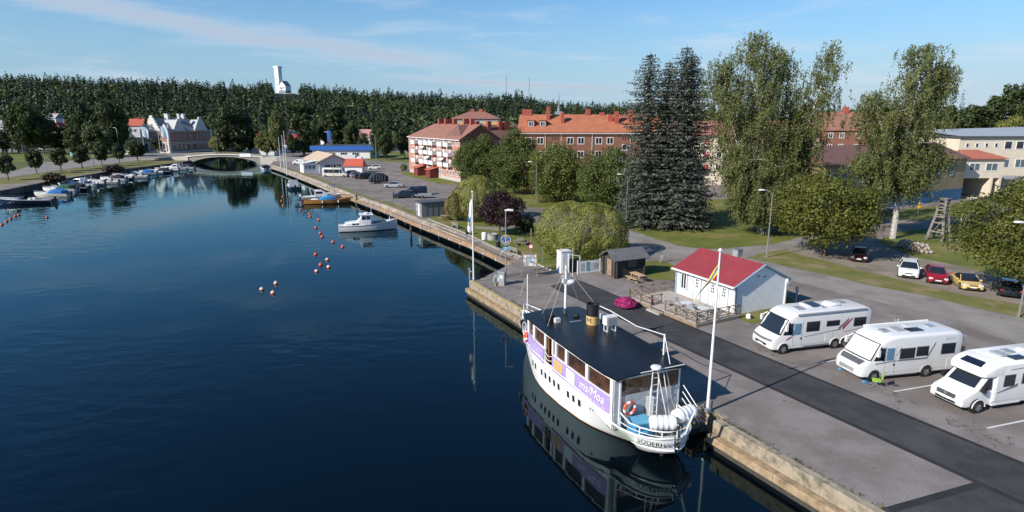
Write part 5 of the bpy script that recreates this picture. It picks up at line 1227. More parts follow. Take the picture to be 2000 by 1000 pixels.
# white fishing boat with wheelhouse
fb_ = thing('fishing_boat', 'white wooden fishing boat with a wheelhouse, moored alone', 'boat', G(720,449,WZ), 72)
q = MB(); secs = []; LF, BF = 9.2, 2.9
for i in range(17):
    f = i/16; y = -LF/2+LF*f; bw = max(.03, BF/2*((.72+.28*math.sin(math.pi*min(.5,f))) if f < .5 else max(0,math.cos(math.pi*.5*((f-.5)/.5)**1.15))**.75))
    zt = .85+.75*f**2.2+.12*(1-f)**2; zk = -.4+(1.1*max(0,(f-.85)/.15)**2)
    secs.append([(-bw,y,zt),(-bw*.97,y,zt*.6),(-bw*.84,y,.1),(0,y,zk),(bw*.84,y,.1),(bw*.97,y,zt*.6),(bw,y,zt)])
for r in range(16):
    o = len(q.v); q.v += secs[r]+secs[r+1]
    for k in range(6): q.f.append((o+k,o+k+1,o+7+k+1,o+7+k)); q.m.append(1 if k in (2,3) else 0)
q.add(secs[0], [tuple(range(6,-1,-1))]); q.build('hull', [boatwhite, boot], fb_, smooth=True, recalc=True)
boat_deck(secs,.95,-.35,.3,.93).build('well_deck', hm['grey'], fb_); boat_deck(secs,.97,-.02,0,.42).build('aft_deck', boatwhite, fb_); boat_deck(secs,.97,-.03,.86,1).build('foredeck', boatwhite, fb_)
for s in (0,6): MB().tube([se[s] for se in secs],.06,6).build('gunwale', hm['navy'] if False else greyp, fb_)
wh = MB().loft([rring(.95,.8,1.35,-3.6,.2),rring(1.05,.8,1.5,-2.6,.2),rring(1.05,.8,1.55,-1.6,.2),rring(1.05,.8,2.5,-1.2,.2),rring(1.05,.8,2.55,.35,.2)]).build('wheelhouse', boatwhite, fb_, smooth=True)
MB().b2(-1.2,1.2,-1.35,.75,2.55,2.63).build('wheelhouse_roof', boatwhite, fb_)
for s in (-1,1):
    for a, b in ((-1.05,-.45),(-.35,.25)): MB().b2(s*1.06-.012,s*1.06+.012,a,b,1.85,2.35).build('wheelhouse_window', glass, fb_)
    for a, b in ((-2.55,-2.1),(-2.0,-1.55)): MB().b2(s*1.06-.012,s*1.06+.012,a,b,1.08,1.32).build('cabin_window', glass, fb_)
MB().add([(-.85,-1.5,1.75),(.85,-1.5,1.75),(.85,-1.28,2.4),(-.85,-1.28,2.4)],[(0,1,2,3)]).build('windscreen', glass, fb_)
MB().lathe([(.1,0),(.35,.05),(.35,.18),(.1,.25)],12,(0,-.2,2.66)).build('radar', boatwhite, fb_, smooth=True)
MB().cyl((-.4,-.9,2.6),(-.9,-1.9,4.4),.02,5).build('aerial', greyp, fb_); MB().cyl((.3,.5,2.6),(.3,.5,4.8),.03,5).build('mast', offwhite, fb_)
MB().b2(-.5,.5,.9,1.9,.8,1.15).build('hatch', hm['dark'], fb_); MB().cyl((0,3.4,1.4),(0,3.4,2.0),.07,6).build('samson_post', offwhite, fb_)
# buoys
bo_o = mat('buoy_orange', (.55,.09,.035), .5, .15, 4); bo_w = mat('buoy_pale', (.62,.50,.36), .6, .15, 4)
BU = [(290,215,0),(280,248,0),(291,285,0),(433,262,0),(427,320,0),(497,348,0),(503,370,0),(571,396,0),(548,457,0),(584,498,0),(597,527,0),(681,570,0),(757,607,0),(546,665,0),(637,708,1),(586,747,0),(648,766,1),(554,798,1),(236,893,1),(126,940,1),(212,968,1)]
protos = {}
for x, y, k in BU:
    p = G(480+.25*x, 330+.25*y+1, WZ)
    if k not in protos:
        t = thing('mooring_buoy', ('orange round mooring buoy floating off the quay','pale topped mooring buoy floating on open water')[k], 'buoy', p, 0, ('orange mooring buoys','pale mooring buoys')[k])
        MB().lathe([(.04,-.25),(.17,-.18),(.245,-.04),(.26,.04),(.235,.10)],14).build('float', bo_o, t, smooth=True)
        MB().lathe([(.24,.10),(.19,.20),(.11,.27),(.04,.30)],14).build('top', bo_w if k else bo_o, t, smooth=True); MB().cyl((0,0,.28),(0.02,0.02,.65),.022,6).build('stem', dgrey, t); MB().torus((0,0,.34),.06,.018,'x',8,4).build('ring', steel, t)
        protos[k] = t
    else: dup(protos[k], p, random.Random(x).uniform(0,360))
# near-left mooring buoys of the small boat row
for i, (u, v) in enumerate(((4,439),(13,433),(21,428),(30,423),(37,420),(92,425))):
    p = G(u, v, WZ); dup(protos[0], p, 20*i, 'dark red mooring buoy off the small boat row', 'mooring buoys off the small boat row')
# ================================================================ vehicles
rim = mat('alloy_rim', (.42,.43,.45), .35, .05, 5, metal=.7)
def wheel(parent, x, y, r=.34, w_=.22, rimm=None):
    k = ('wheel', r, w_, (rimm or rim).name)
    if k not in WC:
        WC[k] = (MB().lathe([(r*.62,-w_/2),(r*.93,-w_/2),(r,-w_/2+.04),(r,w_/2-.04),(r*.93,w_/2),(r*.62,w_/2)],18).mesh('tyre', rubber, True), None)
        q = MB().lathe([(r*.6,-w_/2-.005),(r*.6,w_/2+.005)],16); 
        WC[k] = (WC[k][0], q.mesh('rim', mat('wheel_disc',(.16,.165,.17),.4,.1,6,metal=.5))); s = MB()
        for sg in (-1,1):
            for a in range(5):
                c, sn = math.cos(a*1.2566), math.sin(a*1.2566); s.box((c*r*.3,sn*r*.3,sg*(w_/2+.01)),(r*.6,r*.17,.02),a*1.2566)
            s.lathe([(r*.14,sg*(w_/2)-.0),(r*.14,sg*(w_/2)+.02*sg)],8)
        WC[k+('s',)] = s.mesh('spokes', rimm or rim)
    o = ob('wheel', WC[k][0], parent, (x,y,r)); o.rotation_euler = (0,hp,0)
    q = ob('rim', WC[k][1], o); ob('spokes', WC[k+('s',)], q) if False else ob('spokes', WC[k+('s',)], o); return o
camper = mat('camper_white', (.73,.73,.72), .3, .03, 1.5, coat=.4)
camper_s = mat('camper_side', (.66,.68,.69), .3, .03, 1.5, coat=.4)
grphg = mat('graphic_grey', (.16,.17,.18), .4, 0); grphr = mat('graphic_red', (.35,.02,.04), .4, 0); lampm = mat('lamp_glass', (.55,.57,.6), .12, .2, 9, spec=.9)
skyl = mat('skylight', (.30,.33,.36), .15, .25, 6, spec=.8); solar = mat('solar_panel', (.012,.016,.03), .15, .2, 4, spec=.8)
def motorhome(label, fl_wheel, az, L_, wb, kind):
    """fl_wheel: ground point under the left front wheel"""
    rv = Vector((math.sin(RAD(az+90)), math.cos(RAD(az+90)), 0)); fv = Vector((math.sin(RAD(az)), math.cos(RAD(az)), 0))
    hw = 1.15; c = Vector((fl_wheel.x, fl_wheel.y, 0)) + rv*(hw-.14) - fv*(L_/2-1.0)
    t = thing('motorhome', label, 'motorhome', c, az, 'motorhomes parked in the bays')
    Y = lambda d: L_/2-d
    b = MB()
    if kind in ('M1','M2'):
        S = [(0,.46,.80,.86,.1),(.06,.36,.95,1.0,.12),(.2,.31,1.1,1.08,.14),(.42,.30,1.26,1.12,.12),(.62,.30,1.38,1.13,.1),(.92,.30,1.92,1.13,.16),(1.18,.30,2.36,1.13,.2),(1.45,.30,2.66,1.14,.24),(1.9,.30,2.84,1.15,.22),(2.5,.30,2.9,1.15,.2),(L_-.6,.32,2.9,1.15,.2),(L_-.2,.36,2.86,1.15,.2),(L_,.5,2.66,1.12,.15)]
    else:
        S = [(2.05,.4,2.0,1.0,.2),(2.1,.32,2.5,1.14,.2),(2.5,.32,2.8,1.15,.2),(L_-.4,.34,2.82,1.15,.18),(L_-.1,.36,2.76,1.15,.18),(L_,.5,2.6,1.12,.15)]
    b.loft([rring(h_, zb, zt, Y(d), r_, 4) for d, zb, zt, h_, r_ in S]); body = b.build('body', camper, t, smooth=True)
    def side(nm, d0, d1, z0, z1, m, out=.012, both=True, dz0=0, dz1=0, parent=None):
        for s in ((-1,1) if both else (-1,)):
            x = s*(hw+out)
            MB().add([(x,Y(d0),z0),(x,Y(d1),z0+dz0),(x,Y(d1),z1+dz1),(x,Y(d0),z1),(x-s*.03,Y(d0),z0),(x-s*.03,Y(d1),z0+dz0),(x-s*.03,Y(d1),z1+dz1),(x-s*.03,Y(d0),z1)],[(0,1,2,3),(7,6,5,4),(0,4,5,1),(1,5,6,2),(2,6,7,3),(3,7,4,0)]).build(nm, m, parent or t, recalc=True)
    def swin(d0, d1, z0, z1):
        side('window_frame', d0-.05, d1+.05, z0-.05, z1+.05, dgrey, .012); side('window', d0, d1, z0, z1, glass, .024)
    arch = mat('arch_grey', (.33,.34,.35), .5, .05, 3) if kind == 'M2' else camper
    wy = [1.0, 1.0+wb] + ([1.0+wb+.82] if kind == 'M1' else [])
    for d in wy:
        for s in (-1,1):
            MB().cyl((s*(hw-.3),Y(d),.36),(s*(hw+.006),Y(d),.36),.43,18).build('wheel_arch', black, t); wheel(t, s*(hw-.07), Y(d), .345, .22)
            MB().torus((s*(hw+.015),Y(d),.36),.45,.03,'x',16,5,0,math.pi).build('arch_trim', arch, t)
    if kind in ('M1','M2'):
        # windscreen: follows the sloping front
        q = MB(); rows = []
        for f in (0,.33,.66,1):
            d = .60+.62*f; zt = interp([(.62,1.38),(.92,1.92),(1.18,2.36),(1.45,2.66)], d); w_ = 1.11-.06*f
            rows.append([(w_*g, Y(d)+.06-.10*g*g, zt+.05-.03*g*g) for g in (-1,-.6,-.2,.2,.6,1)])
        q.sheet(rows); q.build('windscreen', glass if kind == 'M1' else white, t, smooth='all', recalc=False)
        q = MB(); q.tube([rows[0][i] for i in range(6)]+[rows[k][5] for k in (1,2,3)]+[rows[3][i] for i in range(4,-1,-1)]+[rows[k][0] for k in (2,1,0)],.042,5,False); q.build('windscreen_seal', black, t)
        if kind == 'M1': MB().box((0,Y(.95),1.55),(1.6,.5,.06)).build('dashboard', cream, t)
        for s in (-1,1):     # cab quarter glass and mirrors
            x = s*(hw+.012); MB().add([(x,Y(.85),1.40),(x,Y(1.62),1.36),(x,Y(1.62),2.2),(x,Y(1.28),2.2)],[(0,1,2,3)]).build('quarter_glass', glass, t)
            m_ = MB().box((s*(hw+.2),Y(.95),1.95),(.16,.14,.42)).build('mirror', camper, t); MB().tube([(s*(hw+.15),Y(.98),2.15),(s*hw,Y(1.25),2.35)],.035,5).build('mirror_arm', camper, m_)
        g = MB().sheet([[(-.72,Y(.15)+.0,.98),(-.78,Y(.28),1.17)],[(0,Y(.1),.98),(0,Y(.24),1.17)],[(.72,Y(.15),.98),(.78,Y(.28),1.17)]])
        if kind == 'M1':
            MB().tube([(-1.0,Y(.14),.98),(-.5,Y(.08),.95),(0,Y(.06),.93),(.5,Y(.08),.95),(1.0,Y(.14),.98)],.10,6).build('grille', mat('grille_grey',(.16,.17,.18),.5,.1,4), t)
            MB().box((0,Y(.02),.6),(1.2,.06,.16)).build('air_intake', black, t)
        else:
            MB().add([(-.85,Y(.22),1.12),(.85,Y(.22),1.12),(.72,Y(.04),.84),(-.72,Y(.04),.84),(-.92,Y(.45),1.31),(.92,Y(.45),1.31)],[(0,1,2,3),(4,5,1,0)]).build('bonnet_panel', mat('bonnet_grey',(.09,.095,.10),.5,.1,4), t).location.z = .03
            for k in range(3): MB().box((0,Y(-.01),.74-.09*k),(1.2,.05,.035)).build('grille_bar', dgrey, t)
            MB().lathe([(.12,0),(.12,.03)],12).build('badge', white, t).location = (0,Y(.05),.95)
        for s in (-1,1):
            e = MB().loft([rring(.01,.86,.9,Y(.08),.01),rring(.17,.82,1.0,Y(.14),.06),rring(.17,.86,1.04,Y(.26),.06)]).build('headlight', lampm, t, smooth=True); e.location.x = s*.82
        MB().box((0,Y(-.012),.52),(.52,.02,.11)).build('number_plate', white, t)
        side('door_line', 1.66, 2.42, .36, .38, greyp, .008); side('door_line', 1.66, 1.68, .38, 2.3, greyp, .008); side('door_line', 2.40, 2.42, .38, 2.3, greyp, .008)
        side('cab_window', 1.74, 2.28, 1.35, 2.15, mat('blue_glass',(.13,.24,.36),.12,.1,3,spec=.8), .02); side('door_handle', 2.3, 2.38, .98, 1.12, black, .03)
    else:
        # van cab with sloping bonnet and a rounded luton above it
        cabS = [(0,.5,.72,.8,.08),(.08,.36,.92,.98,.12),(.3,.3,1.06,1.02,.14),(.7,.3,1.2,1.02,.12),(.95,.3,1.3,1.02,.1),(1.55,.3,1.98,.98,.16),(1.75,.3,2.08,.99,.16),(2.15,.3,2.1,1.0,.16)]
        MB().loft([rring(h_, zb, zt, Y(d), r_, 4) for d, zb, zt, h_, r_ in cabS]).build('cab', camper, t, smooth=True)
        MB().loft([rring(.9,2.02,2.12,Y(1.2),.04),rring(1.06,2.0,2.32,Y(1.32),.1),rring(1.12,2.0,2.55,Y(1.6),.16),rring(1.14,2.0,2.7,Y(1.95),.2),rring(1.15,2.0,2.8,Y(2.5),.2)]).build('luton', camper, t, smooth=True)
        q = MB(); rows = []
        for f in (0,.5,1):
            d = .97+.55*f; zt = interp([(.95,1.3),(1.55,1.98)], d); w_ = .98-.06*f; rows.append([(w_*g, Y(d)+.05-.10*g*g, zt+.045-.03*g*g) for g in (-1,-.5,0,.5,1)])
        q.sheet(rows); q.build('windscreen', glass, t, smooth='all')
        MB().add([(-.62,Y(1.42)+.03,2.46),(.62,Y(1.42)+.03,2.46),(.55,Y(1.8),2.68),(-.55,Y(1.8),2.68)],[(0,1,2,3)]).build('luton_skylight', solar, t).location.z = .035
        for s in (-1,1):
            x = s*1.025; MB().add([(x,Y(1.05),1.25),(x,Y(1.95),1.25),(x*.985,Y(1.9),1.95),(x*.985,Y(1.55),1.9)],[(0,1,2,3)]).build('door_glass', glass, t)
            m_ = MB().box((s*1.2,Y(1.15),1.4),(.2,.16,.34)).build('mirror', black, t)
            e = MB().loft([rring(.02,.86,.92,Y(.1),.01),rring(.14,.84,1.02,Y(.2),.06),rring(.12,.92,1.1,Y(.42),.05)]).build('headlight', lampm, t, smooth=True); e.location.x = s*.84
            MB().box((s*.95,Y(2.2),.85),(.35,.35,1.1)).build('side_step', camper, t)
        MB().box((0,Y(.02),.82),(1.1,.07,.24)).build('grille', dgrey, t); MB().box((0,Y(.02),.50),(1.2,.05,.12)).build('air_intake', black, t); MB().box((0,Y(-.03),.62),(.52,.02,.11)).build('number_plate', white, t); MB().box((0,Y(-.03),.86),(.14,.03,.14)).build('badge', steel, t)
        MB().box((0,Y(1.2),1.35),(1.5,.4,.05)).build('dashboard', dgrey, t)
    # coachwork details
    if kind == 'M1':
        swin(2.75,3.75,1.52,2.16); swin(4.4,5.4,1.78,2.1); swin(6.7,7.65,1.6,2.16)
        side('stripe', 5.4, 6.2, 1.36, 1.58, grphg, .014, dz0=.72, dz1=.66); side('stripe', 5.75, 6.5, 1.36, 1.60, grphr, .014, dz0=.78, dz1=.64)
        side('stripe', 2.6, 5.6, 1.12, 1.15, grphg, .013, dz0=.3, dz1=.32); side('stripe', 5.9, 7.7, 1.2, 1.22, grphr, .013, dz0=.22, dz1=.22)
        side('service_flap', 4.35, 4.95, .62, 1.25, camper_s, .014); side('skirt_strip', 2.6, 5.2, .40, .47, grphg, .014); side('stripe', 1.15,1.55,1.0,1.04,grphr,.014,dz0=.16,dz1=.22)
        MB().tube([(-1.17,Y(1.9),2.78),(-1.17,Y(L_-.5),2.82)],.075,6).build('awning', greyp, t)
        for d in (2.7,): MB().box((-.2,Y(d),2.93),(.75,.55,.08)).build('skylight', skyl, t)
        MB().box((.35,Y(3.7),2.93),(.9,.25,.1)).build('roof_box', camper, t); MB().box((.3,Y(4.35),2.925),(1.1,.8,.05)).build('solar_panel', solar, t); MB().box((-.35,Y(4.6),2.93),(.4,.4,.06)).build('skylight', skyl, t)
        MB().loft([rring(.3,2.9,2.98,Y(5.0),.04),rring(.45,2.9,3.14,Y(5.3),.12),rring(.45,2.9,3.12,Y(5.9),.12),rring(.3,2.9,2.98,Y(6.2),.04)]).build('air_conditioner', camper, t, smooth=True)
        MB().box((.3,Y(6.7),2.93),(.6,.5,.06)).build('skylight', skyl, t)
        bkk = MB(); bkk.tube([(-.8,Y(L_)-.3,.9),(-.8,Y(L_)-.3,1.9)],.03,5); bkk.tube([(.8,Y(L_)-.3,.9),(.8,Y(L_)-.3,1.9)],.03,5); bkk.tube([(-.9,Y(L_)-.5,.95),(.9,Y(L_)-.5,.95)],.03,5); bkk.tube([(-.8,Y(L_)-.05,1.0),(-.8,Y(L_)-.5,.95)],.03,5); bkk.tube([(.8,Y(L_)-.05,1.0),(.8,Y(L_)-.5,.95)],.03,5); bkk.build('bike_rack', steel, t)
    elif kind == 'M2':
        swin(2.75,3.75,1.42,2.02); swin(3.95,4.75,1.5,2.05); swin(5.8,6.75,1.5,2.12)
        side('stripe', 2.6, 4.75, 1.24, 1.34, grphg, .014, dz0=.0); side('stripe', 4.75, 5.25, 1.24, 1.40, grphg, .014, dz0=.95, dz1=.95); side('stripe', 2.45,2.75,1.6,1.64,grphg,.014,dz0=.5,dz1=.56); side('stripe',1.0,2.5,1.16,1.2,grphg,.014,dz0=.1,dz1=.12)
        side('service_flap', 6.3, 7.0, .5, 1.12, camper_s, .014); side('sticker', 5.85, 6.65, 2.42, 2.6, camper_s, .014); side('skirt_strip', 1.6, 4.2, .32, .40, MATS['arch_grey'], .014)
        MB().tube([(1.08,Y(1.9),2.86),(1.08,Y(L_-.5),2.88)],.08,6).build('awning', camper, t)
        for d, x in ((2.3,-.1),(5.9,.1)): MB().box((x,Y(d),2.93),(.5,.5,.07)).build('skylight', skyl, t)
        for k in range(5): MB().box((-.05,Y(3.05+.13*k),2.94),(.75,.07,.07)).build('vent_rib', skyl, t)
        MB().box((-.35,Y(4.3),2.935),(.55,1.0,.05)).build('solar_panel', solar, t); MB().box((.5,Y(4.6),2.91),(.35,.5,.02)).build('hatch', camper_s, t)
        MB().box((-.9,Y(L_)-.25,2.35),(.35,.3,.3)).build('rear_lamp_box', greyp, t); MB().box((-.6,Y(L_)-.25,1.5),(.9,.35,.5)).build('rear_carrier', dgrey, t)
        MB().box((0,Y(L_)-.16,1.9),(.05,.3,.05)).build('bracket', greyp, t)
    else:
        swin(2.6,3.3,1.45,2.05); swin(3.9,4.9,1.5,2.05); swin(5.6,6.6,1.5,2.05)
        side('stripe', 2.2, 3.6, 1.06, 1.1, grphg, .014, dz0=.28, dz1=.42); side('stripe', 2.9, 6.8, 2.38, 2.42, mat('graphic_tan',(.4,.3,.22),.5,0), .014, dz0=.12, dz1=.16); side('skirt_strip', 2.2, 4.0, .34, .42, camper_s, .014)
        for k in range(5): MB().box((-.0,Y(3.2+.13*k),2.87),(.8,.07,.09)).build('vent_rib', skyl, t)
        MB().box((.2,Y(4.3),2.86),(.55,.5,.08)).build('skylight', skyl, t); MB().box((-.65,Y(3.9),2.86),(.5,.9,.05)).build('solar_panel', solar, t)
        MB().lathe([(.28,0),(.3,.08),(.12,.16)],14,(.2,Y(5.3),2.83)).build('satellite_dish', camper, t, smooth=True); MB().box((-.3,Y(6.0),2.85),(.4,.4,.06)).build('skylight', skyl, t)
    side('wheel_skirt', .0, .01, .5, .52, camper) if False else None
    side('sill_shadow_line', 1.7, L_-.3, .56, .575, greyp, .008); side('roof_line', 2.3, L_-.2, 2.62, 2.635, camper_s, .006)  # the sill strip is a grey line painted as the skirt's shadow gap
    side('marker_lamp', L_-.16, L_-.08, .75, .85, red if kind != 'M2' else mat('amber_lamp',(.7,.25,.03),.4,0), .014)
    return t
m1 = motorhome('white integrated motorhome with twin rear axle and red swoosh', W(25.73,35.04), 256, 8.1, 4.25, 'M1')
m2 = motorhome('white motorhome with covered windscreen and grey wheel arches', W(20.04,36.12), 258.5, 7.3, 3.85, 'M2')
m3 = motorhome('white low profile motorhome with van cab and skylight over the windscreen', W(14.85,37.2), 256, 7.4, 3.9, 'M3')
for i, (s, t) in enumerate(((20.05,36.05),(21.95,36.6))):
    q = thing('wheel_ramp', ('blue plastic levelling ramp beside the lime chair','blue plastic levelling ramp at the covered front bumper')[i], 'ramp', W(s-.9*0,t-.35,0), 258); MB().prof([(-.3,0),(.3,0),(.3,.12),(.1,.12)],-.12,.12).build('wedge', mat('ramp_blue',(.08,.25,.4),.6,.1,4), q)
    for k in range(3): MB().box((0,.12+.07*k,.122),(.2,.02,.012)).build('rib', MATS['ramp_blue'], q)
# folding chair
fc = thing('folding_chair', 'lime green folding chair standing on the asphalt beside a motorhome', 'chair', G(1710,756), 300)
lime = mat('lime_fabric', (.30,.55,.03), .7, .08, 4)
MB().box((0,.0,.46),(.46,.46,.05)).build('seat', lime, fc); MB().box((0,-.3,.78),(.46,.04,.4),0,Matrix.Rotation(.28,3,'X')).build('backrest', lime, fc)
for s in (-1,1):
    MB().tube([(s*.23,.32,.01),(s*.23,-.12,.5),(s*.23,-.38,1.0)],.016,6).build('leg', steel, fc); MB().tube([(s*.21,-.42,.01),(s*.21,.2,.46)],.016,6).build('leg', steel, fc)
# ---------------------------------------------------------------- cars
def paint(nm, c, r=.3): return mat('paint_'+nm, c, r, .04, 2, coat=.6)
def car(label, loc, az, col, style='hatch', L_=4.2, Wd=1.78, Hh=1.46, group=None, cat='car', name='parked_car', detail=True):
    t = thing(name, label, cat, loc, az, group); hw = Wd/2; Y = lambda d: L_/2-d
    if style == 'van':
        S = [(0,.35,.7,.82,.08),(.1,.25,.95,.95,.12),(.6,.22,1.15,1,.12),(.95,.22,1.35,1,.12),(1.5,.22,Hh*.93,.97,.16),(2.1,.22,Hh,.97,.14),(L_-.15,.24,Hh,.97,.12),(L_,.35,Hh*.9,.94,.1)]
        MB().loft([rring(h_*hw,zb,zt,Y(d),r_) for d,zb,zt,h_,r_ in S]).build('body', col, t, smooth=True)
        MB().add([(-hw*.88,Y(.98)+.02,1.36),(hw*.88,Y(.98)+.02,1.36),(hw*.82,Y(1.48)+.02,Hh*.92),(-hw*.82,Y(1.48)+.02,Hh*.92)],[(0,1,2,3)]).build('windscreen', glass, t).location.z = .02
        for s in (-1,1):
            x = s*(hw+.006); MB().add([(x,Y(1.15),1.2),(x,Y(2.0),1.2),(x,Y(2.0),Hh*.86),(x,Y(1.6),Hh*.86)],[(0,1,2,3)]).build('cab_window', glass, t)
            if cat != 'van' or 'minibus' in label:
                for k in range(3):
                    a = 2.15+k*(L_-2.6)/3; MB().add([(x,Y(a),1.2),(x,Y(a+(L_-2.6)/3-.08),1.2),(x,Y(a+(L_-2.6)/3-.08),Hh*.84),(x,Y(a),Hh*.84)],[(0,1,2,3)]).build('side_window', glass, t)
        MB().box((0,-L_/2+.02,Hh*.68),(Wd*.75,.06,Hh*.3)).build('rear_window', glass, t)
    else:
        bz = Hh*.63; hoodz = Hh*(.60 if style != 'sport' else .56)
        S = [(0,.30,.58,.80,.08),(.1,.22,.68,.92,.12),(.45,.19,hoodz-.06,.98,.14),(1.0,.18,hoodz+.02,1,.12),(1.35,.18,bz,1,.1),(L_-.75,.18,bz+.02,1,.12),(L_-.25,.2,bz+(.0 if style in ('sedan','sport') else .02),.95,.14),(L_-.05,.24,bz-.12,.9,.12),(L_,.34,bz-.25,.84,.08)]
        MB().loft([rring(h_*hw,zb,zt,Y(d),r_) for d,zb,zt,h_,r_ in S]).build('body', col, t, smooth=True)
        c0, r0 = 1.15, 1.95
        r1, c1 = {'hatch':(L_-.95,L_-.18),'wagon':(L_-.7,L_-.12),'suv':(L_-.7,L_-.15),'sedan':(L_-1.65,L_-.75),'sport':(2.6,L_-.9)}[style]
        cs = [(c0,bz-.1,bz+.02,.84,.05),(r0,bz-.1,Hh-.05,.70,.14),((r0+r1)/2,bz-.1,Hh-.01,.71,.14),(r1,bz-.1,Hh-.06,.69,.14),(c1,bz-.1,bz+.04,.80,.05)]
        MB().loft([rring(h_*hw,zb,zt,Y(d),r_,3,hwb=hw*.93) for d,zb,zt,h_,r_ in cs]).build('glasshouse', glass, t, smooth=True)
        # roof skin and pillars in body colour (a soft top is dark)
        rm_ = col if style != 'sport' else black
        MB().loft([rring(.64*hw,Hh-.07,Hh-.02,Y(r0+.03),.02),rring(.69*hw,Hh-.07,Hh+.012,Y((r0+r1)/2),.04),rring(.66*hw,Hh-.08,Hh-.03,Y(r1-.03),.02)]).build('roof', rm_, t, smooth=True)
        for s in (-1,1):
            MB().tube([(s*hw*.90,Y(c0-.02),bz),(s*hw*.70,Y(r0),Hh-.05)],.035,5).build('pillar', col, t); MB().tube([(s*hw*.88,Y(c1+.0),bz),(s*hw*.68,Y(r1),Hh-.06)],.055,5).build('pillar', rm_, t)
            if style not in ('sport',): MB().tube([(s*hw*.955,Y((r0+r1)/2+.1),bz-.02),(s*hw*.725,Y((r0+r1)/2+.1),Hh-.06)],.03,5).build('pillar', black, t)
            MB().loft([rring(.05,bz+.0,bz+.05,Y(1.42),.02),rring(.08,bz-.02,bz+.13,Y(1.5),.04),rring(.07,bz-.0,bz+.1,Y(1.6),.03)]).build('mirror', col, t).location.x = s*(hw+.07)
    for s in (-1,1):
        for d in (.85, L_-.85):
            MB().cyl((s*(hw-.25),Y(d),.32),(s*(hw+.006),Y(d),.32),.37,14).build('wheel_arch', black, t); wheel(t, s*(hw-.065), Y(d), .32, .2)
        if detail:
            e = MB().loft([rring(.05,.54,.62,Y(-.02),.02),rring(.19,.52,.68,Y(.06),.05),rring(.15,.55,.74,Y(.32),.05)]).build('headlight', lampm, t, smooth=True); e.location.x = s*hw*.70
        MB().box((s*hw*.78,-L_/2+.04,.75),(.22,.08,.16)).build('tail_light', red, t)
    if detail:
        MB().box((0,Y(.035),.36),(Wd*.62,.1,.16)).build('air_intake', black, t); MB().box((0,Y(.045),.60),(Wd*.36,.1,.10)).build('grille', black, t); MB().box((0,Y(-.012),.45),(.5,.02,.11)).build('number_plate', white, t)
    return t
pc = {'white': paint('white',(.78,.78,.77)), 'red': paint('red',(.30,.006,.015)), 'maroon': paint('maroon',(.055,.006,.010)), 'yellow': paint('yellow',(.72,.52,.16)), 'black': paint('black',(.010,.011,.013)), 'navy': paint('navy',(.012,.022,.045)), 'silver': paint('silver',(.32,.36,.40)), 'beige': paint('beige',(.62,.60,.52)), 'dkgreen': paint('dkgreen',(.01,.03,.035))}
GP = 'cars parked on the gravel'
car('dark maroon estate car with a tan load on its side', G(1690,512)+Vector((.2,1.6,0)), 212, pc['maroon'], 'sedan', 4.6, 1.78, 1.42, GP)
car('white estate car parked beside the red hatchback', G(1784,545)+Vector((.6,1.8,0)), 213, pc['white'], 'wagon', 4.6, 1.86, 1.5, GP)
car('bright red hatchback parked between white and yellow cars', G(1840,556)+Vector((.4,1.6,0)), 208, pc['red'], 'hatch', 4.0, 1.74, 1.47, GP)
car('pale yellow sports car half under the maple tree', G(1906,569)+Vector((.3,1.7,0)), 202, pc['yellow'], 'sport', 4.3, 1.78, 1.28, GP)
car('dark car in the shade of the maple beside the lamp post', G(1980,585)+Vector((.9,2.0,0)), 30, pc['black'], 'hatch', 4.1, 1.75, 1.46, GP)
GF = 'vehicles on the far parking lot'
car('cream minibus with a long row of windows beside the restaurant', G(656,345.5), 93, pc['beige'], 'van', 7.0, 2.0, 2.6, GF, 'van', 'minibus', False)
for u, v, az, c, st_, l, w_, h_, lab in ((692,344,62,'navy','suv',4.7,1.9,1.7,'dark blue car first in the row next to the minibus'),(700,346,62,'silver','wagon',4.6,1.8,1.5,'pale blue estate nose out in the dark car row'),(706,348.5,62,'maroon','hatch',4.1,1.75,1.5,'small dark red car in the dark car row'),(718,349.5,62,'black','suv',4.8,1.9,1.8,'black car with boxy rear in the dark car row'),(730,348,62,'dkgreen','wagon',4.8,1.85,1.6,'dark green estate behind the covered trailer')):
    car(lab, G(u,v), az, pc[c], st_, l, w_, h_, GF, detail=False)
car('silver sedan parked alone on the far lot', G(770,366), 275, pc['silver'], 'sedan', 4.7, 1.8, 1.43, GF, detail=False)
car('dark estate car with a person standing at its bonnet', G(790,386), 258, pc['navy'], 'suv', 4.8, 1.85, 1.55, GF, detail=False)
car('tall dark van beside the flat trailer', G(812,380.5), 262, pc['navy'], 'van', 4.9, 1.9, 1.95, GF, 'van', 'parked_van', False)
car('white hatchback leaving past the truck', G(732,330.5), 262, pc['white'], 'hatch', 4.3, 1.8, 1.5, GF, detail=False)
car('small white van near the far flagpoles', G(585,321), 265, pc['white'], 'van', 4.6, 1.8, 1.9, GF, 'van', 'parked_van', False)
car('white car at the portal of the customs house', G(250,302.5), 80, pc['white'], 'hatch', 4.3, 1.8, 1.5, 'cars on the opposite bank', detail=False)
car('white car on the street under the left hand trees', G(2,311), 80, pc['white'], 'hatch', 4.3, 1.8, 1.5, 'cars on the opposite bank', detail=False)
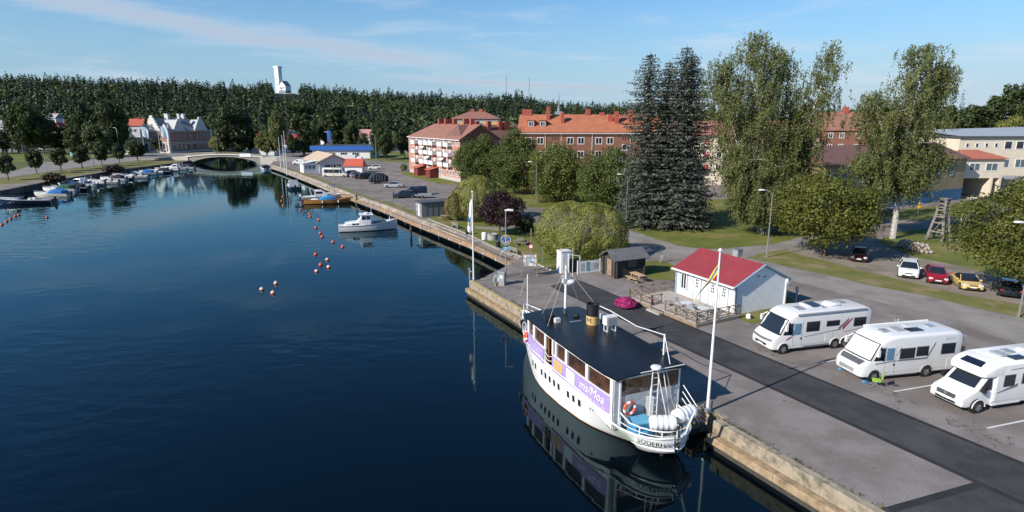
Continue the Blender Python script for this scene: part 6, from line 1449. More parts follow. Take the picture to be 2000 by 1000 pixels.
# goods truck
tr = thing('goods_truck', 'white box truck standing behind the restaurant', 'truck', G(688,325), 92)
MB().b2(-1.25,1.25,-6,1.6,1.0,3.9).build('box', offwhite, tr); MB().loft([rring(1.2,.5,3.1,1.9,.15),rring(1.22,.5,3.2,2.4,.2),rring(1.2,.5,3.15,3.6,.2),rring(1.15,.5,1.9,4.0,.15)]).build('cab', white, tr, smooth=True)
MB().add([(-1.05,4.02,1.85),(1.05,4.02,1.85),(1.0,3.66,2.95),(-1.0,3.66,2.95)],[(0,1,2,3)]).build('windscreen', glass, tr)
for s in (-1,1):
    MB().b2(s*1.22-.01,s*1.22+.01,2.5,3.4,1.8,2.7).build('cab_window', glass, tr)
    for y in (3.0,-3.0,-4.2): wheel(tr, s*1.05, y, .5, .3)
MB().b2(-1.0,1.0,-5.8,3.4,.6,.95).build('chassis', black, tr)
# covered trailer, flat trailer
ct = thing('covered_trailer', 'trailer with tall black ribbed tarpaulin cover', 'trailer', G(739,358), 62)
MB().loft([rring(.9,.6,1.5,-2.2,.2),rring(1.0,.6,2.5,-1.4,.35),rring(1.0,.6,2.6,0,.35),rring(1.0,.6,2.5,1.4,.35),rring(.9,.6,1.7,2.4,.2)]).build('tarpaulin', hm['dark'], ct, smooth=True)
for y in (-1.4,-.7,0,.7,1.4): MB().tube([(-1.02,y,.7),(-1.0,y,2.2),(-.7,y,2.56),(.7,y,2.56),(1.0,y,2.2),(1.02,y,.7)],.025,4).build('rib', greyp, ct)
for s in (-1,1):
    for y in (-.4,.4): wheel(ct, s*1.0, y, .32, .2)
MB().b2(-.9,.9,-2.2,2.3,.4,.6).build('chassis', black, ct); MB().tube([(0,2.2,.5),(0,3.6,.45)],.05,5).build('drawbar', steel, ct)
ft = thing('flat_trailer', 'low silver boat trailer behind the dark van', 'trailer', G(827,386.5), 85)
MB().b2(-.9,.9,-1.7,1.7,.5,.62).build('bed', steel, ft); MB().b2(-.95,.95,-1.75,-1.7,.5,.9).build('tailboard', greyp, ft); MB().tube([(0,1.7,.5),(0,3.4,.45)],.05,5).build('drawbar', steel, ft)
for s in (-1,1): wheel(ft, s*.95, -.2, .3, .18); MB().b2(s*.93-.02,s*.93+.02,-1.7,1.7,.62,.85).build('sideboard', greyp, ft)
# ================================================================ quay furniture
fp1 = pennant_pole(W(21.9,24.05), 9.15, 'tall white flagpole with blue and yellow pennant at the ship stern', .075)
fp2 = pennant_pole(G(925,549), 8.95, 'tall white flagpole with a white flag at the quay corner', .07)
q = MB()     # drooping pennant, two-colour
def pen(pole, h, dx, dz, ln, w_, mats, n=9):
    q = MB()
    for k, m_ in enumerate((0,1,0)):
        q.mi = m_; a, b = k/3, (k+1)/3
        q.sheet([[(dx*f, .06*math.sin(9*f+2*a), h-.25-ln*f-w_*(1-f*.85)*a*(.4)-dz*f*f*0 + .0) if False else (dx*f+w_*.5*(1-f)*a, .07*math.sin(9*f+2*a), h-.3-ln*f-w_*(1-f)*a) for a in (a,b)] for f in [i/n for i in range(n+1)]])
    q.build('pennant', mats, pole)
fp1.rotation_euler.z = 0; pen(fp1, 8.9, -1.25, .3, 2.2, .3, [swy, swf])
q = MB(); q.sheet([[(-.06,0,8.4),(-.06,.02,5.2)],[(-.3,.1,7.9),(-.35,-.1,5.0)],[(-.42,-.05,7.0),(-.55,.1,5.15)]]); q.build('flag', white, fp2)
MB().add([(-.33,-.14,6.7),(-.5,-.14,6.5),(-.52,-.14,6.0),(-.36,-.14,6.1)],[(0,1,2,3)]).build('flag_emblem', swf, fp2); MB().add([(-.34,-.145,6.05),(-.5,-.145,6.0),(-.48,-.145,5.7),(-.36,-.145,5.75)],[(0,1,2,3)]).build('flag_emblem', swy, fp2)
# anchor sign on a lamp post
an = thing('anchor_sign_lamp', 'lamp post carrying a round blue harbour sign with yellow anchor', 'lamp post', G(988,541), 0)
MB().tube([(0,0,0),(0,0,6.9)],[.08,.055],10).build('pole', steel, an, smooth=True); MB().lathe([(.22,0),(.2,.08),(.1,.12)],12).build('foot', dgrey, an)
MB().loft([rring(.02,6.86,6.94,.0,.01),rring(.12,6.84,7.0,.0,.04)]) if False else None
hd = MB().tube([(-.1,0,6.95),(.25,0,7.0),(.75,0,6.97)],[.08,.13,.12],8).build('lamp_head', offwhite, an, smooth=True)
ds = MB().tube([(0,-.10,3.95),(0,-.14,3.95)],.48,24).build('sign_disc', blue, an); rg = MB().torus((0,-.14,3.95),.48,.03,'y',24,5).build('sign_rim', offwhite, an)
q = MB(); q.b2(-.05,.05,-.165,-.145,3.62,4.32); q.torus((0,-.155,4.36),.09,.03,'y',12,5); q.b2(-.2,.2,-.165,-.145,4.12,4.19); q.torus((0,-.155,3.9),.27,.045,'y',12,5,math.pi,2*math.pi)
q.build('anchor', yellow, ds); MB().box((0,-.1,3.05),(.66,.03,.34)).build('lower_plate', mat('plate_blue',(.07,.28,.5),.5,.1,3), an)
q = MB()
for k in range(2): q.box((0,-.118,3.13-.15*k),(.48-.1*k,.006,.05))
q.build('plate_text', offwhite, an)
# notice board
nb_ = thing('notice_board', 'brown wooden notice board covered with papers at the old quay steps', 'notice board', G(1034,540), 0)
nb_.rotation_euler.z = RAD(-4)
MB().box((0,0,1.75),(1.65,.1,1.4)).build('board', mat('board_brown',(.33,.19,.10),.75,.15,4), nb_)
for x in (-.78,.78): MB().box((x,-.02,1.15),(.09,.12,2.3)).build('post', wood, nb_)
MB().box((0,-.02,2.48),(1.75,.16,.06)).build('cap', wood, nb_)
pap = [mat('paper_a',(.62,.64,.66),.7,.1,5), mat('paper_b',(.45,.55,.62),.7,.15,5), mat('paper_c',(.30,.42,.50),.7,.2,6)]
for i, (x, z, w_, h_) in enumerate(((-.45,2.15,.32,.3),(-.1,2.2,.25,.22),(.25,2.15,.3,.3),(.6,2.2,.2,.3),(-.5,1.7,.35,.4),(-.05,1.72,.4,.5),(.35,1.8,.28,.3),(.62,1.7,.22,.4),(-.35,1.3,.3,.3),(.15,1.3,.5,.3),(.58,1.25,.25,.3))):
    MB().box((x,-.055-.002*i,z),(w_,.008,h_)).build('paper', pap[i%3], nb_)
# fuel / pump-out station with coiled hose
fd = thing('pump_station', 'grey pump station with thick white coiled hose on the quay', 'pump', G(981,556), 20)
MB().b2(-.3,.3,-.28,.28,.06,1.2).build('cabinet', greyp, fd); MB().prof([(-.34,1.2),(.34,1.2),(.34,1.32),(-.34,1.42)],-.36,.36).build('lid', steel, fd); MB().b2(-.36,.36,-.34,.34,0,.06).build('base', concrete, fd)
MB().box((0,-.285,.85),(.3,.012,.3)).build('panel', offwhite, fd)
q = MB()
for k in range(5): q.torus((-.42-.05*k,-.05*k,.62-.02*k),.34+.04*k,.035,'x',18,6)
q.tube([(-.5,.1,.3),(-.7,-.3,.05),(-.4,-.7,.03),(.1,-.6,.03)],.035,6); q.build('hose', mat('white_hose',(.62,.6,.56),.5,.08,4), fd, smooth=True)
# service posts
def post(loc, h, label, grp='electric posts', heads=2, m=None):
    t = thing('service_post', label, 'post', loc, 0, grp); MB().b2(-.06,.06,-.06,.06,0,h).build('pole', m or greyp, t); MB().b2(-.1,.1,-.1,.1,h,h+.28).build('head', steel, t)
    for k in range(heads): MB().b2(.1,.19,-.06,.06,h-.15-.22*k,h-.0-.22*k).build('socket', offwhite, t)
    return t
post(G(917,546), .95, 'short service post at the outer quay corner', heads=1); post(G(977,505), 1.0, 'service post on the path beside the lawn kerb'); post(G(913,477), 1.0, 'service post on the path opposite the black bin')
post(G(1290,513), .95, 'white service post behind the dark shed'); post(G(1554,590), 1.1, 'grey service post behind the house gable'); post(G(1746,648), 1.1, 'grey meter post between the motorhomes')
for u, v in ((1060,515),(1050,396)): 
    t = thing('thin_post', ('slim metal post on the lawn by the gate','slim metal post beside the far path')[u < 1055], 'post', G(u,v), 0); MB().cyl((0,0,0),(0,0,2.0 if u > 1055 else 2.6),.035,6).build('pole', steel, t); MB().box((0,0,1.9),(.1,.04,.12)).build('cap', greyp, t)
# no-entry style round sign on brown post
t = thing('prohibition_sign', 'red and white round sign on a brown post by the lawn', 'sign', G(1037,512), 0); MB().cyl((0,0,0),(0,0,3.9),.06,7).build('post', wood, t); MB().tube([(-.02,-.07,1.85),(-.02,-.1,1.85)],.3,18).build('disc', red, t); MB().tube([(-.02,-.1,1.85),(-.02,-.108,1.85)],.2,18).build('disc_centre', white, t)
# benches, picnic tables, bins
def bench(loc, az, lab):
    t = thing('park_bench', lab, 'bench', loc, az)
    for x in (-.75,.75): MB().b2(x-.05,x+.05,-.22,.22,0,.42).build('leg', concrete if False else greyp, t)
    for k in range(3): MB().box((0,-.16+.16*k,.45),(1.8,.13,.05)).build('seat_slat', greywood, t)
    for k in range(2): MB().box((0,.24+.03*k,.62+.2*k),(1.8,.04,.13)).build('back_slat', greywood, t)
    for x in (-.7,.7): MB().tube([(x,.2,.3),(x,.3,.95)],.03,5).build('back_support', greyp, t)
bench(G(891,446), 235, 'weathered bench on the lawn by the grey kiosk'); bench(G(1005,496), 235, 'weathered bench on the lawn near the round harbour sign')
def picnic(loc, az, lab, m):
    t = thing('picnic_table', lab, 'picnic table', loc, az)
    for k in range(5): MB().box((0,-.32+.16*k,.74),(1.8,.145,.045)).build('top_board', m, t)
    for s in (-1,1):
        for k in range(2): MB().box((0,s*(.68+.15*k),.44),(1.8,.135,.045)).build('seat_board', m, t)
    for x in (-.65,.65):
        for s in (-1,1): MB().tube([(x,s*.65,0),(x,s*.22,.72)],.055,4).build('leg', m, t)
        MB().box((x+.07,0,.40),(.045,1.6,.1)).build('seat_beam', m, t); MB().box((x+.07,0,.68),(.045,.7,.09)).build('top_beam', m, t)
newwood = mat('fresh_wood', (.50,.34,.20), .7, .15, 5)
picnic(G(1245,549), 66, 'light wooden picnic table in front of the dark log shed', newwood); picnic(G(869,430), 55, 'weathered picnic table on the lawn beside the grey kiosk', wood); picnic(G(1017,478), 85, 'dark grey picnic table under the purple tree', greywood)
for u, v, lab in ((913,458,'black litter bin on the lawn near the flagpole'),(973,484,'black litter bin on the lawn near the dark picnic table')):
    t = thing('litter_bin', lab, 'bin', G(u,v), 0); MB().lathe([(.24,0),(.27,.1),(.28,.85)],14).build('drum', black, t, smooth=True); MB().lathe([(.3,.85),(.28,.95),(.12,1.02)],14).build('lid', dgrey, t)
t = thing('white_drum', 'white drum standing beside the grey barbecue box', 'drum', G(946,468), 0); MB().lathe([(.34,0),(.36,.05),(.36,.92),(.3,1.0)],16).build('drum', white, t, smooth=True); MB().torus((0,0,.5),.365,.02,'z',16,5).build('hoop', offwhite, t)
t = thing('barbecue', 'round grey stone barbecue on the park lawn', 'barbecue', G(962,468), 0); MB().lathe([(.72,0),(.72,.7),(.78,.72),(.78,.82),(.5,.84),(.48,.6)],18).build('ring', mat('barbecue_grey',(.35,.34,.32),.85,.15,4), t); MB().b2(.7,1.2,-.4,.4,0,.75).build('shelf', dgrey, t)
# kerb of the marina lawn
kb = thing('lawn_kerb', 'pale stone kerb along the marina lawn', 'kerb', G(836,428), 0)
kp = [G(836,428),G(911,457),G(976,488),G(1018,502),G(1083,531.5)]
for a, b in zip(kp, kp[1:]):
    k = max(1,int((b-a).length/1.6))
    for i in range(k):
        p, q_ = a+(b-a)*i/k, a+(b-a)*(i+1)/k; c = (p+q_)/2 - kb.location
        piece('kerb_stone', mat('kerb_stone',(.40,.36,.31),.9,.2,3), (c.x,c.y,.03), (.16,(q_-p).length*.97,.16), azim(a,b), kb)
# flower tub
fl_ = thing('flower_tub', 'round tub overflowing with pink flowers at the terrace', 'flower tub', G(1222,600), 0)
MB().lathe([(.5,0),(.62,.1),(.68,.38),(.6,.4)],18).build('tub', concrete, fl_)
def leaves(name, C_, Nn, size, tint, m, parent=None, aspect=.6, seed=0, loc=None, hang=0.0):
    """cloud of small quads; C_ centres, Nn normals"""
    r = np.random.default_rng(seed); n = len(C_); Nn = Nn/np.maximum(1e-6, np.linalg.norm(Nn,axis=1))[:,None]
    t_ = np.cross(Nn, r.normal(size=(n,3))); t_ = t_+np.array([0,0,-hang]) if hang else t_; t_ = t_-Nn*np.sum(t_*Nn,axis=1)[:,None]; t_ /= np.maximum(1e-6, np.linalg.norm(t_,axis=1))[:,None]; b_ = np.cross(Nn, t_)
    s = np.broadcast_to(np.asarray(size, float), (n,))[:,None]*r.uniform(.7,1.3,(n,1)); a = s*aspect
    V = np.empty((n,4,3)); V[:,0] = C_-t_*s; V[:,1] = C_+b_*a-t_*s*.1; V[:,2] = C_+t_*s; V[:,3] = C_-b_*a-t_*s*.1
    return quadmesh(name, V, tint, m, parent, loc)
def quadmesh(name, V, tint, m, parent=None, loc=None):
    n = len(V); me = bpy.data.meshes.new(name); me.vertices.add(n*4); me.vertices.foreach_set('co', V.reshape(-1).astype('f4'))
    me.loops.add(n*4); me.loops.foreach_set('vertex_index', np.arange(n*4, dtype='i4')); me.polygons.add(n)
    me.polygons.foreach_set('loop_start', np.arange(0, n*4, 4, dtype='i4')); me.polygons.foreach_set('loop_total', np.full(n, 4, 'i4'))
    at = me.attributes.new('tint', 'FLOAT', 'POINT'); at.data.foreach_set('value', np.repeat(np.clip(tint,0,1),4).astype('f4'))
    me.materials.append(m); me.update(); me.validate()
    return ob(name, me, parent, loc) if parent is not None or loc is not None or name else me
rg_ = np.random.default_rng(5); d = rg_.normal(size=(1500,3)); d /= np.linalg.norm(d,axis=1)[:,None]; d[:,2] = abs(d[:,2])
leaves('blossoms', d*np.array([.98,.98,.62])*rg_.uniform(.85,1.05,(1500,1))+np.array([0,0,.25]), d+rg_.normal(size=(1500,3))*.4, .06, rg_.uniform(0,1,1500), leafmat('petals',(.38,.01,.14),(.60,.05,.26),.15), fl_, .9)
d2 = rg_.normal(size=(900,3)); d2 /= np.linalg.norm(d2,axis=1)[:,None]; d2[:,2] = abs(d2[:,2])
leaves('foliage', d2*np.array([.9,.9,.58])*rg_.uniform(.7,1.02,(900,1))+np.array([0,0,.24]), d2+rg_.normal(size=(900,3))*.5, .08, rg_.uniform(0,1,900), leafmat('tub_leaves',(.03,.06,.01),(.10,.13,.02)), fl_, .5)
# street lamps
def lamp(loc, h, az, label, reach=.9, grp='street lamps', r=.07):
    t = thing('street_lamp', label, 'street lamp', loc, az, grp)
    MB().tube([(0,0,0),(0,0,h-.5),(0,reach*.3,h-.1),(0,reach,h+.02)],[r*1.2,r*.75,r*.5,r*.45],8).build('pole', steel, t, smooth=True)
    e = MB().loft([rring(.03,h-.04,h+.05,reach-.1,.02),rring(.17,h-.05,h+.12,reach+.15,.07),rring(.17,h-.05,h+.12,reach+.5,.07),rring(.06,h-.03,h+.05,reach+.72,.03)]).build('lamp_head', offwhite, t, smooth=True)
    MB().b2(-.1,.1,reach+.1,reach+.55,h-.07,h-.045).build('lens', glassl, e); return t
lamp(G(1222,445), 8.0, 270, 'street lamp on the lawn edge by the blue spruces'); lamp(G(1497,503), 7.95, 280, 'street lamp between the maple and the birches'); lamp(G(1989,620), 7.9, 285, 'street lamp rising beside the right hand maple')
lamp(G(1047,398), 8.0, 285, 'street lamp behind the willow globe', r=.06); lamp(G(934,360), 8.0, 280, 'street lamp in front of the first linden', r=.06); lamp(G(597,345), 5.0, 200, 'short street lamp at the far grass strip', .4)
for u, v, vt, lab in ((735,318,262,'street lamp in front of the far poplars'),(644,306,258,'street lamp behind the store'),(425,299,254,'street lamp at the right of the customs house'),(235,305,250,'tall lamp left of the customs house'),(92,338,290,'thin lamp post on the grass bank'),(185,330,300,'short lamp post on the grass bank by the young trees')):
    p = G(u,v); lamp(p, (v-vt)/CF*p.y, 290 if u != 425 else 250, lab, 1.2, r=.08)
# road signs
t = thing('yellow_sign', 'yellow square sign with a blue disc on a thin pole', 'sign', G(1791,427), 0); MB().cyl((0,0,0),(0,0,3.4),.035,6).build('pole', steel, t); pl = MB().box((.1,-.05,2.2),(.62,.03,.9)).build('plate', mat('sign_yellow',(.85,.48,.02),.5,.04,3), t); MB().tube([(.12,-.07,2.35),(.12,-.08,2.35)],.18,16).build('disc', blue, pl); MB().lathe([(.06,0),(.08,.05),(.04,.1)],8,(0,0,3.4)).build('lamp', offwhite, t)
t = thing('diamond_sign', 'orange square sign on the far bank street', 'sign', G(254,312), 0); MB().cyl((0,0,0),(0,0,2.4),.06,6).build('pole', steel, t); pl = MB().box((0,-.08,2.9),(1.3,.05,1.3)).build('plate', mat('sign_orange',(.8,.35,.05),.5,.05,3), t); MB().tube([(0,-.11,2.9),(0,-.13,2.9)],.4,12).build('disc', blue, pl)
t = thing('info_pillar', 'pale blue information pillar in the left park', 'sign', G(141,306), 0); MB().b2(-.6,.6,-.15,.15,.2,2.6).build('panel', mat('pillar_blue',(.25,.42,.55),.6,.06,2), t); MB().b2(-.5,.5,-.2,.2,0,.2).build('foot', greyp, t)
t = thing('path_lamp', 'low path lamp with white top beside the log tower', 'lamp', G(1873,465), 0); MB().cyl((0,0,0),(0,0,2.3),.05,7).build('pole', dgrey, t); MB().lathe([(.12,2.3),(.16,2.4),(.16,2.62),(.22,2.66),(.1,2.75)],12).build('lantern', offwhite, t)
# rustic log tower
lt = thing('log_tower', 'rustic grey log tower with splayed legs on the lawn', 'tower', G(1832,469), 62)
lgm = mat('log_grey', (.22,.20,.18), .85, .3, 4, .4, 14)
for sx_ in (-1,1):
    for sy in (-1,1):
        MB().tube([(sx_*1.0,sy*1.0,0),(sx_*.52,sy*.52,3.3)],[.20,.16],7).build('leg', lgm, lt); MB().tube([(sx_*.5,sy*.5,3.1),(sx_*.42,sy*.42,5.6)],[.14,.13],7).build('upper_post', lgm, lt)
for z, w_ in ((1.2,.95),(2.4,.75),(3.2,.62),(3.5,.6),(4.1,.55),(4.5,.55),(5.0,.5),(5.5,.5)):
    for s in (-1,1):
        MB().tube([(-w_,s*w_*.85,z),(w_,s*w_*.85,z)],.10,6).build('cross_log', lgm, lt); MB().tube([(s*w_*.85,-w_,z+.1),(s*w_*.85,w_,z+.1)],.10,6).build('cross_log', lgm, lt)
for s in (-1,1):
    MB().tube([(s*.95,-.9,.3),(s*.6,.6,3.0)],.05,6).build('brace', lgm, lt); MB().tube([(-.9,s*.95,.3),(.6,s*.6,3.0)],.05,6).build('brace', lgm, lt)
MB().b2(-.6,.6,-.6,.6,5.6,5.7).build('platform', greywood, lt); MB().torus((.9,-.6,.62),.5,.1,'x',14,6).build('wheel', woodd, lt)
# boulder wall
bw_ = thing('boulder_wall', 'low dry wall of pinkish boulders on the lawn', 'wall', G(1783,489), azim(G(1755,483),G(1812,496)))
bmats = [mat('boulder_a',(.40,.30,.24),.9,.2,4,.5,14), mat('boulder_b',(.30,.27,.25),.9,.2,4,.5,14), mat('boulder_c',(.48,.38,.30),.9,.2,4,.5,14)]; rb2 = random.Random(8)
bmesh_c = [MB().lathe([(.12,-.5),(.42,-.32),(.52,0),(.4,.33),(.12,.5)],7).mesh('boulder', m, True) for m in bmats]
for lay in range(3):
    for i in range(8-lay):
        for k in range(2):
            o = ob('boulder', bmesh_c[rb2.randrange(3)], bw_); o.location = (-.28+.56*k+rb2.uniform(-.06,.06), -2.1+.6*i+.3*lay+rb2.uniform(-.08,.08), .22+.34*lay); o.scale = [rb2.uniform(.42,.62) for _ in range(3)]; o.rotation_euler = (rb2.uniform(0,3),rb2.uniform(0,3),rb2.uniform(0,3))
# thin fence along the lawn by the tower
tf = thing('wire_fence', 'thin dark post and wire fence around the log tower lawn', 'fence', G(1775,474), 0); fp_ = [G(1775,474),G(1793,456),G(1808,470),G(1900,478)]; fps = [G(1724,474),G(1775,474),G(1808,471),G(1850,482),G(1905,470)]
for p in fps: MB().cyl(p-tf.location, p-tf.location+Vector((0,0,1.05)), .035, 6).build('post', dgrey, tf)
for a, b in zip(fps, fps[1:]):
    for z in (.55,1.0): MB().cyl(a-tf.location+Vector((0,0,z)), b-tf.location+Vector((0,0,z)), .012, 4).build('wire', dgrey, tf)
for i, (u, v) in enumerate(((1893,392),(1901,391))):
    t = thing('concrete_block', 'white concrete block at the passage entrance', 'block', G(u,v), 20*i, 'concrete blocks at the passage'); MB().loft([rring(.42,0,.6,-.4,.06),rring(.45,0,.65,0,.06),rring(.42,0,.6,.4,.06)]).build('block', offwhite, t)
t = thing('drain_grate', 'small dark drain grate in the asphalt', 'drain', G(1745,751), 70); MB().b2(-.3,.3,-.22,.22,.0,.012).build('frame', mat('rust_iron',(.10,.07,.06),.8,.2,5), t)
for k in range(5): MB().b2(-.24+.11*k,-.19+.11*k,-.18,.18,.012,.02).build('bar', dgrey, t)
# small white container on the grass by the gable
wc_ = thing('white_container', 'small rounded white container with a dark opening on the grass', 'container', G(1462,622), 100)
MB().lathe([(.12,0),(.2,.03),(.23,.14),(.21,.3),(.12,.4),(.04,.42)],14).build('shell', white, wc_, smooth=True); MB().tube([(.12,.1,.24),(.17,.15,.26)],.09,10).build('opening', black, wc_)
# bicycles at the rack
br_ = thing('bicycle_rack', 'metal bicycle rack on the far parking lot', 'rack', G(650,366), 80)
for k in range(4): MB().torus((-.0,-1.2+.8*k,.4),.35,.03,'x',12,5,0,math.pi).build('hoop', steel, br_)
MB().tube([(0,-1.7,.05),(0,1.7,.05)],.03,5).build('rail', steel, br_)
def bicycle(loc, az, lab, m):
    t = thing('bicycle', lab, 'bicycle', loc, az, 'bicycles at the rack')
    for y in (-.52,.52): w_ = MB().torus((0,y,.34),.32,.022,'x',16,5).build('wheel', rubber, t)
    q = MB(); 
    for a, b in (((0,-.52,.34),(0,-.1,.34)),((0,-.1,.34),(0,.38,.8)),((0,-.1,.34),(0,-.22,.82)),((0,-.22,.8),(0,.38,.82)),((0,-.52,.34),(0,-.2,.76)),((0,.52,.34),(0,.36,.95))): q.cyl(a,b,.022,6)
    q.build('frame', m, t); MB().box((0,-.24,.88),(.14,.24,.06)).build('saddle', black, t); MB().cyl((-.27,.34,.98),(.27,.34,.98),.018,6).build('handlebar', steel, t)
for i, (dx, m, nm) in enumerate(((-.9,dgrey,'dark'),(0,blue,'blue'),(.9,steel,'silver'))): bicycle(G(650+6*i-4,367), 80+10*i, nm+' bicycle leaning at the far rack', m)
hb_ = bicycle(m1.matrix_world.translation, 0, 'x', dgrey) if False else None
# picket post & mast by the quay
t = thing('mooring_post', 'dark mooring post standing against the old quay wall', 'post', G(803,462,-1.4), 0); MB().lathe([(.16,-.8),(.16,1.5),(.2,1.52),(.2,1.6),(.1,1.66)],9).build('pile', woodd, t); MB().torus((0,0,1.2),.18,.03,'z',10,5).build('ring', steel, t)
t = thing('mooring_post', 'dark mooring post at the bow of the wooden boat', 'post', G(697,400,-1.4), 0); MB().lathe([(.18,-.8),(.18,1.9),(.22,1.92),(.22,2.0),(.1,2.06)],9).build('pile', woodd, t); MB().torus((0,0,1.5),.2,.03,'z',10,5).build('ring', steel, t)
# person beside the dark car
def skin_mesh(verts, edges, radii, name, m, parent, sub=2):
    me = bpy.data.meshes.new(name+'_base'); me.from_pydata(verts, edges, []); o = bpy.data.objects.new(name, me); COL.objects.link(o)
    s = o.modifiers.new('skin','SKIN'); sl = me.skin_vertices[0].data
    for i, r in enumerate(radii): sl[i].radius = (r if isinstance(r, tuple) else (r, r))
    sl[0].use_root = True; ss = o.modifiers.new('sub','SUBSURF'); ss.levels = sub; ss.render_levels = sub
    bpy.context.view_layer.update(); m2_ = bpy.data.meshes.new_from_object(o.evaluated_get(bpy.context.evaluated_depsgraph_get())); m2_.name = name
    bpy.data.objects.remove(o); bpy.data.meshes.remove(me)
    m2_.materials.clear()
    for q in (m if isinstance(m, list) else [m]): m2_.materials.append(q)
    m2_.polygons.foreach_set('use_smooth', [True]*len(m2_.polygons)); r_ = ob(name, m2_, parent); return r_
def zone(o, rules):
    for p in o.data.polygons:
        c = p.center
        for i, f in enumerate(rules):
            if f(c): p.material_index = i; break
pe = thing('person', 'person in a dark red jacket and dark trousers beside a dark car', 'person', G(768.5,389), 70)
skinm = mat('skin', (.48,.28,.20), .6, .05, 4); clothd = mat('dark_jacket', (.10,.022,.028), .8, .15, 4); clotht = mat('dark_trousers', (.018,.02,.028), .8, .15, 4); hairm = mat('hair', (.05,.03,.02), .7, .1, 5); shoem = mat('shoes', (.02,.02,.02), .6, .1, 5)
V_ = [(0,0,.95),(0,0,1.12),(0,0,1.32),(0,.0,1.46),(0,.01,1.55),(0,.02,1.66),(0,.02,1.77),(-.1,0,.9),(-.11,.02,.5),(-.11,0,.09),(-.11,.14,.05),(.1,0,.9),(.12,.1,.5),(.12,.12,.09),(.12,.26,.05),(-.19,0,1.42),(-.27,.0,1.15),(-.26,.14,.92),(-.25,.19,.84),(.19,0,1.42),(.28,.0,1.15),(.26,.2,.98),(.25,.27,.92)]
E_ = [(0,1),(1,2),(2,3),(3,4),(4,5),(5,6),(0,7),(7,8),(8,9),(9,10),(0,11),(11,12),(12,13),(13,14),(3,15),(15,16),(16,17),(17,18),(3,19),(19,20),(20,21),(21,22)]
R_ = [(.16,.12),(.16,.12),(.18,.12),(.14,.10),(.055,.055),(.085,.10),(.07,.085),.09,.065,.045,.04,.09,.065,.045,.04,.075,.052,.04,.035,.075,.052,.04,.035]
bd = skin_mesh(V_, E_, R_, 'body', [skinm, clothd, clotht, shoem], pe); zone(bd, [lambda c: c.z > 1.52 or (abs(c.x) > .2 and c.z < .93 and c.y > .1), lambda c: c.z > .93 or (abs(c.x) > .2 and c.z > .85), lambda c: c.z > .1, lambda c: True])
hr = skin_mesh([(0,0,1.74),(0,-.05,1.72),(0,-.06,1.62)], [(0,1),(1,2)], [.095,.09,.06], 'hair', hairm, pe)
for s in (-1,1):
    for k in range(5):   # fingers and thumb
        x = s*.255; y0 = .19 if s < 0 else .27; z0 = .82 if s < 0 else .90
        MB().tube([(x+s*(-.02+.012*k),y0+.008*(k-2),z0),(x+s*(-.02+.012*k),y0+.02+.01*(k-2),z0-.05-.006*(2-abs(k-2))),(x+s*(-.025+.012*k),y0+.035+.01*(k-2),z0-.085-.006*(2-abs(k-2)))],[.010,.009,.007],6).build('finger', skinm, pe, smooth=True)
# grass tufts on the quay edge
rt = np.random.default_rng(3); n = 900; tt = rt.uniform(-5,52,n); tt = tt[rt.uniform(size=n) < (.35+.65*(np.sin(tt*1.3)+np.sin(tt*.37)>.3))]; n = len(tt)
base = np.array([tuple(W(s, 23.93+abs(rt.normal())*.12, 0)) for s in tt]); nb2 = 4
C_ = np.repeat(base,nb2,0)+rt.normal(size=(n*nb2,3))*np.array([.07,.07,.0]); V = np.empty((n*nb2,4,3)); a_ = rt.uniform(0,6.28,n*nb2); hgt = rt.uniform(.05,.2,n*nb2); ln_ = rt.normal(size=(n*nb2,2))*.06
V[:,0] = C_-np.c_[np.cos(a_),np.sin(a_),a_*0]*.018; V[:,1] = C_+np.c_[np.cos(a_),np.sin(a_),a_*0]*.018; V[:,2] = C_+np.c_[ln_,hgt]+np.c_[np.cos(a_),np.sin(a_),a_*0]*.004; V[:,3] = C_+np.c_[ln_,hgt]-np.c_[np.cos(a_),np.sin(a_),a_*0]*.004
tag(quadmesh('grass_tufts', V, rt.uniform(0,1,n*nb2), leafmat('tuft_grass',(.06,.075,.015),(.15,.14,.04)), None, (0,0,.0)), 'tufts of grass along the quay edge', kind='stuff')
# ================================================================ trees
bark = mat('bark', (.10,.075,.055), .9, .3, 3, .6, 12); bark_g = mat('grey_bark', (.16,.14,.12), .9, .3, 3, .6, 12)
birchb = mat('birch_bark', (.52,.49,.44), .85, .3, 3.0, .5, 10, col2=(.09,.08,.07), lo=.50, hi=.64, stretch=(1,1,3))
lf_linden = leafmat('linden_leaves', (.045,.070,.014), (.125,.152,.034)); lf_maple = leafmat('maple_leaves', (.075,.092,.016), (.165,.165,.032), .28)
lf_birch = leafmat('birch_leaves', (.078,.100,.028), (.185,.195,.066), .25); lf_willow = leafmat('willow_leaves', (.105,.130,.024), (.225,.225,.052), .12)
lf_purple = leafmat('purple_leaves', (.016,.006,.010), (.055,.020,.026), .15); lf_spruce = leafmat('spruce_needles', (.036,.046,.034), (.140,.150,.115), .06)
lf_far = leafmat('far_leaves', (.030,.050,.014), (.085,.110,.028), .15); lf_forest = leafmat('forest_leaves', (.013,.028,.013), (.095,.125,.034), .10); lf_dark = leafmat('dark_leaves', (.022,.036,.010), (.060,.082,.022), .15)
def sph(r, n):
    d = r.normal(size=(n,3)); return d/np.linalg.norm(d,axis=1)[:,None]
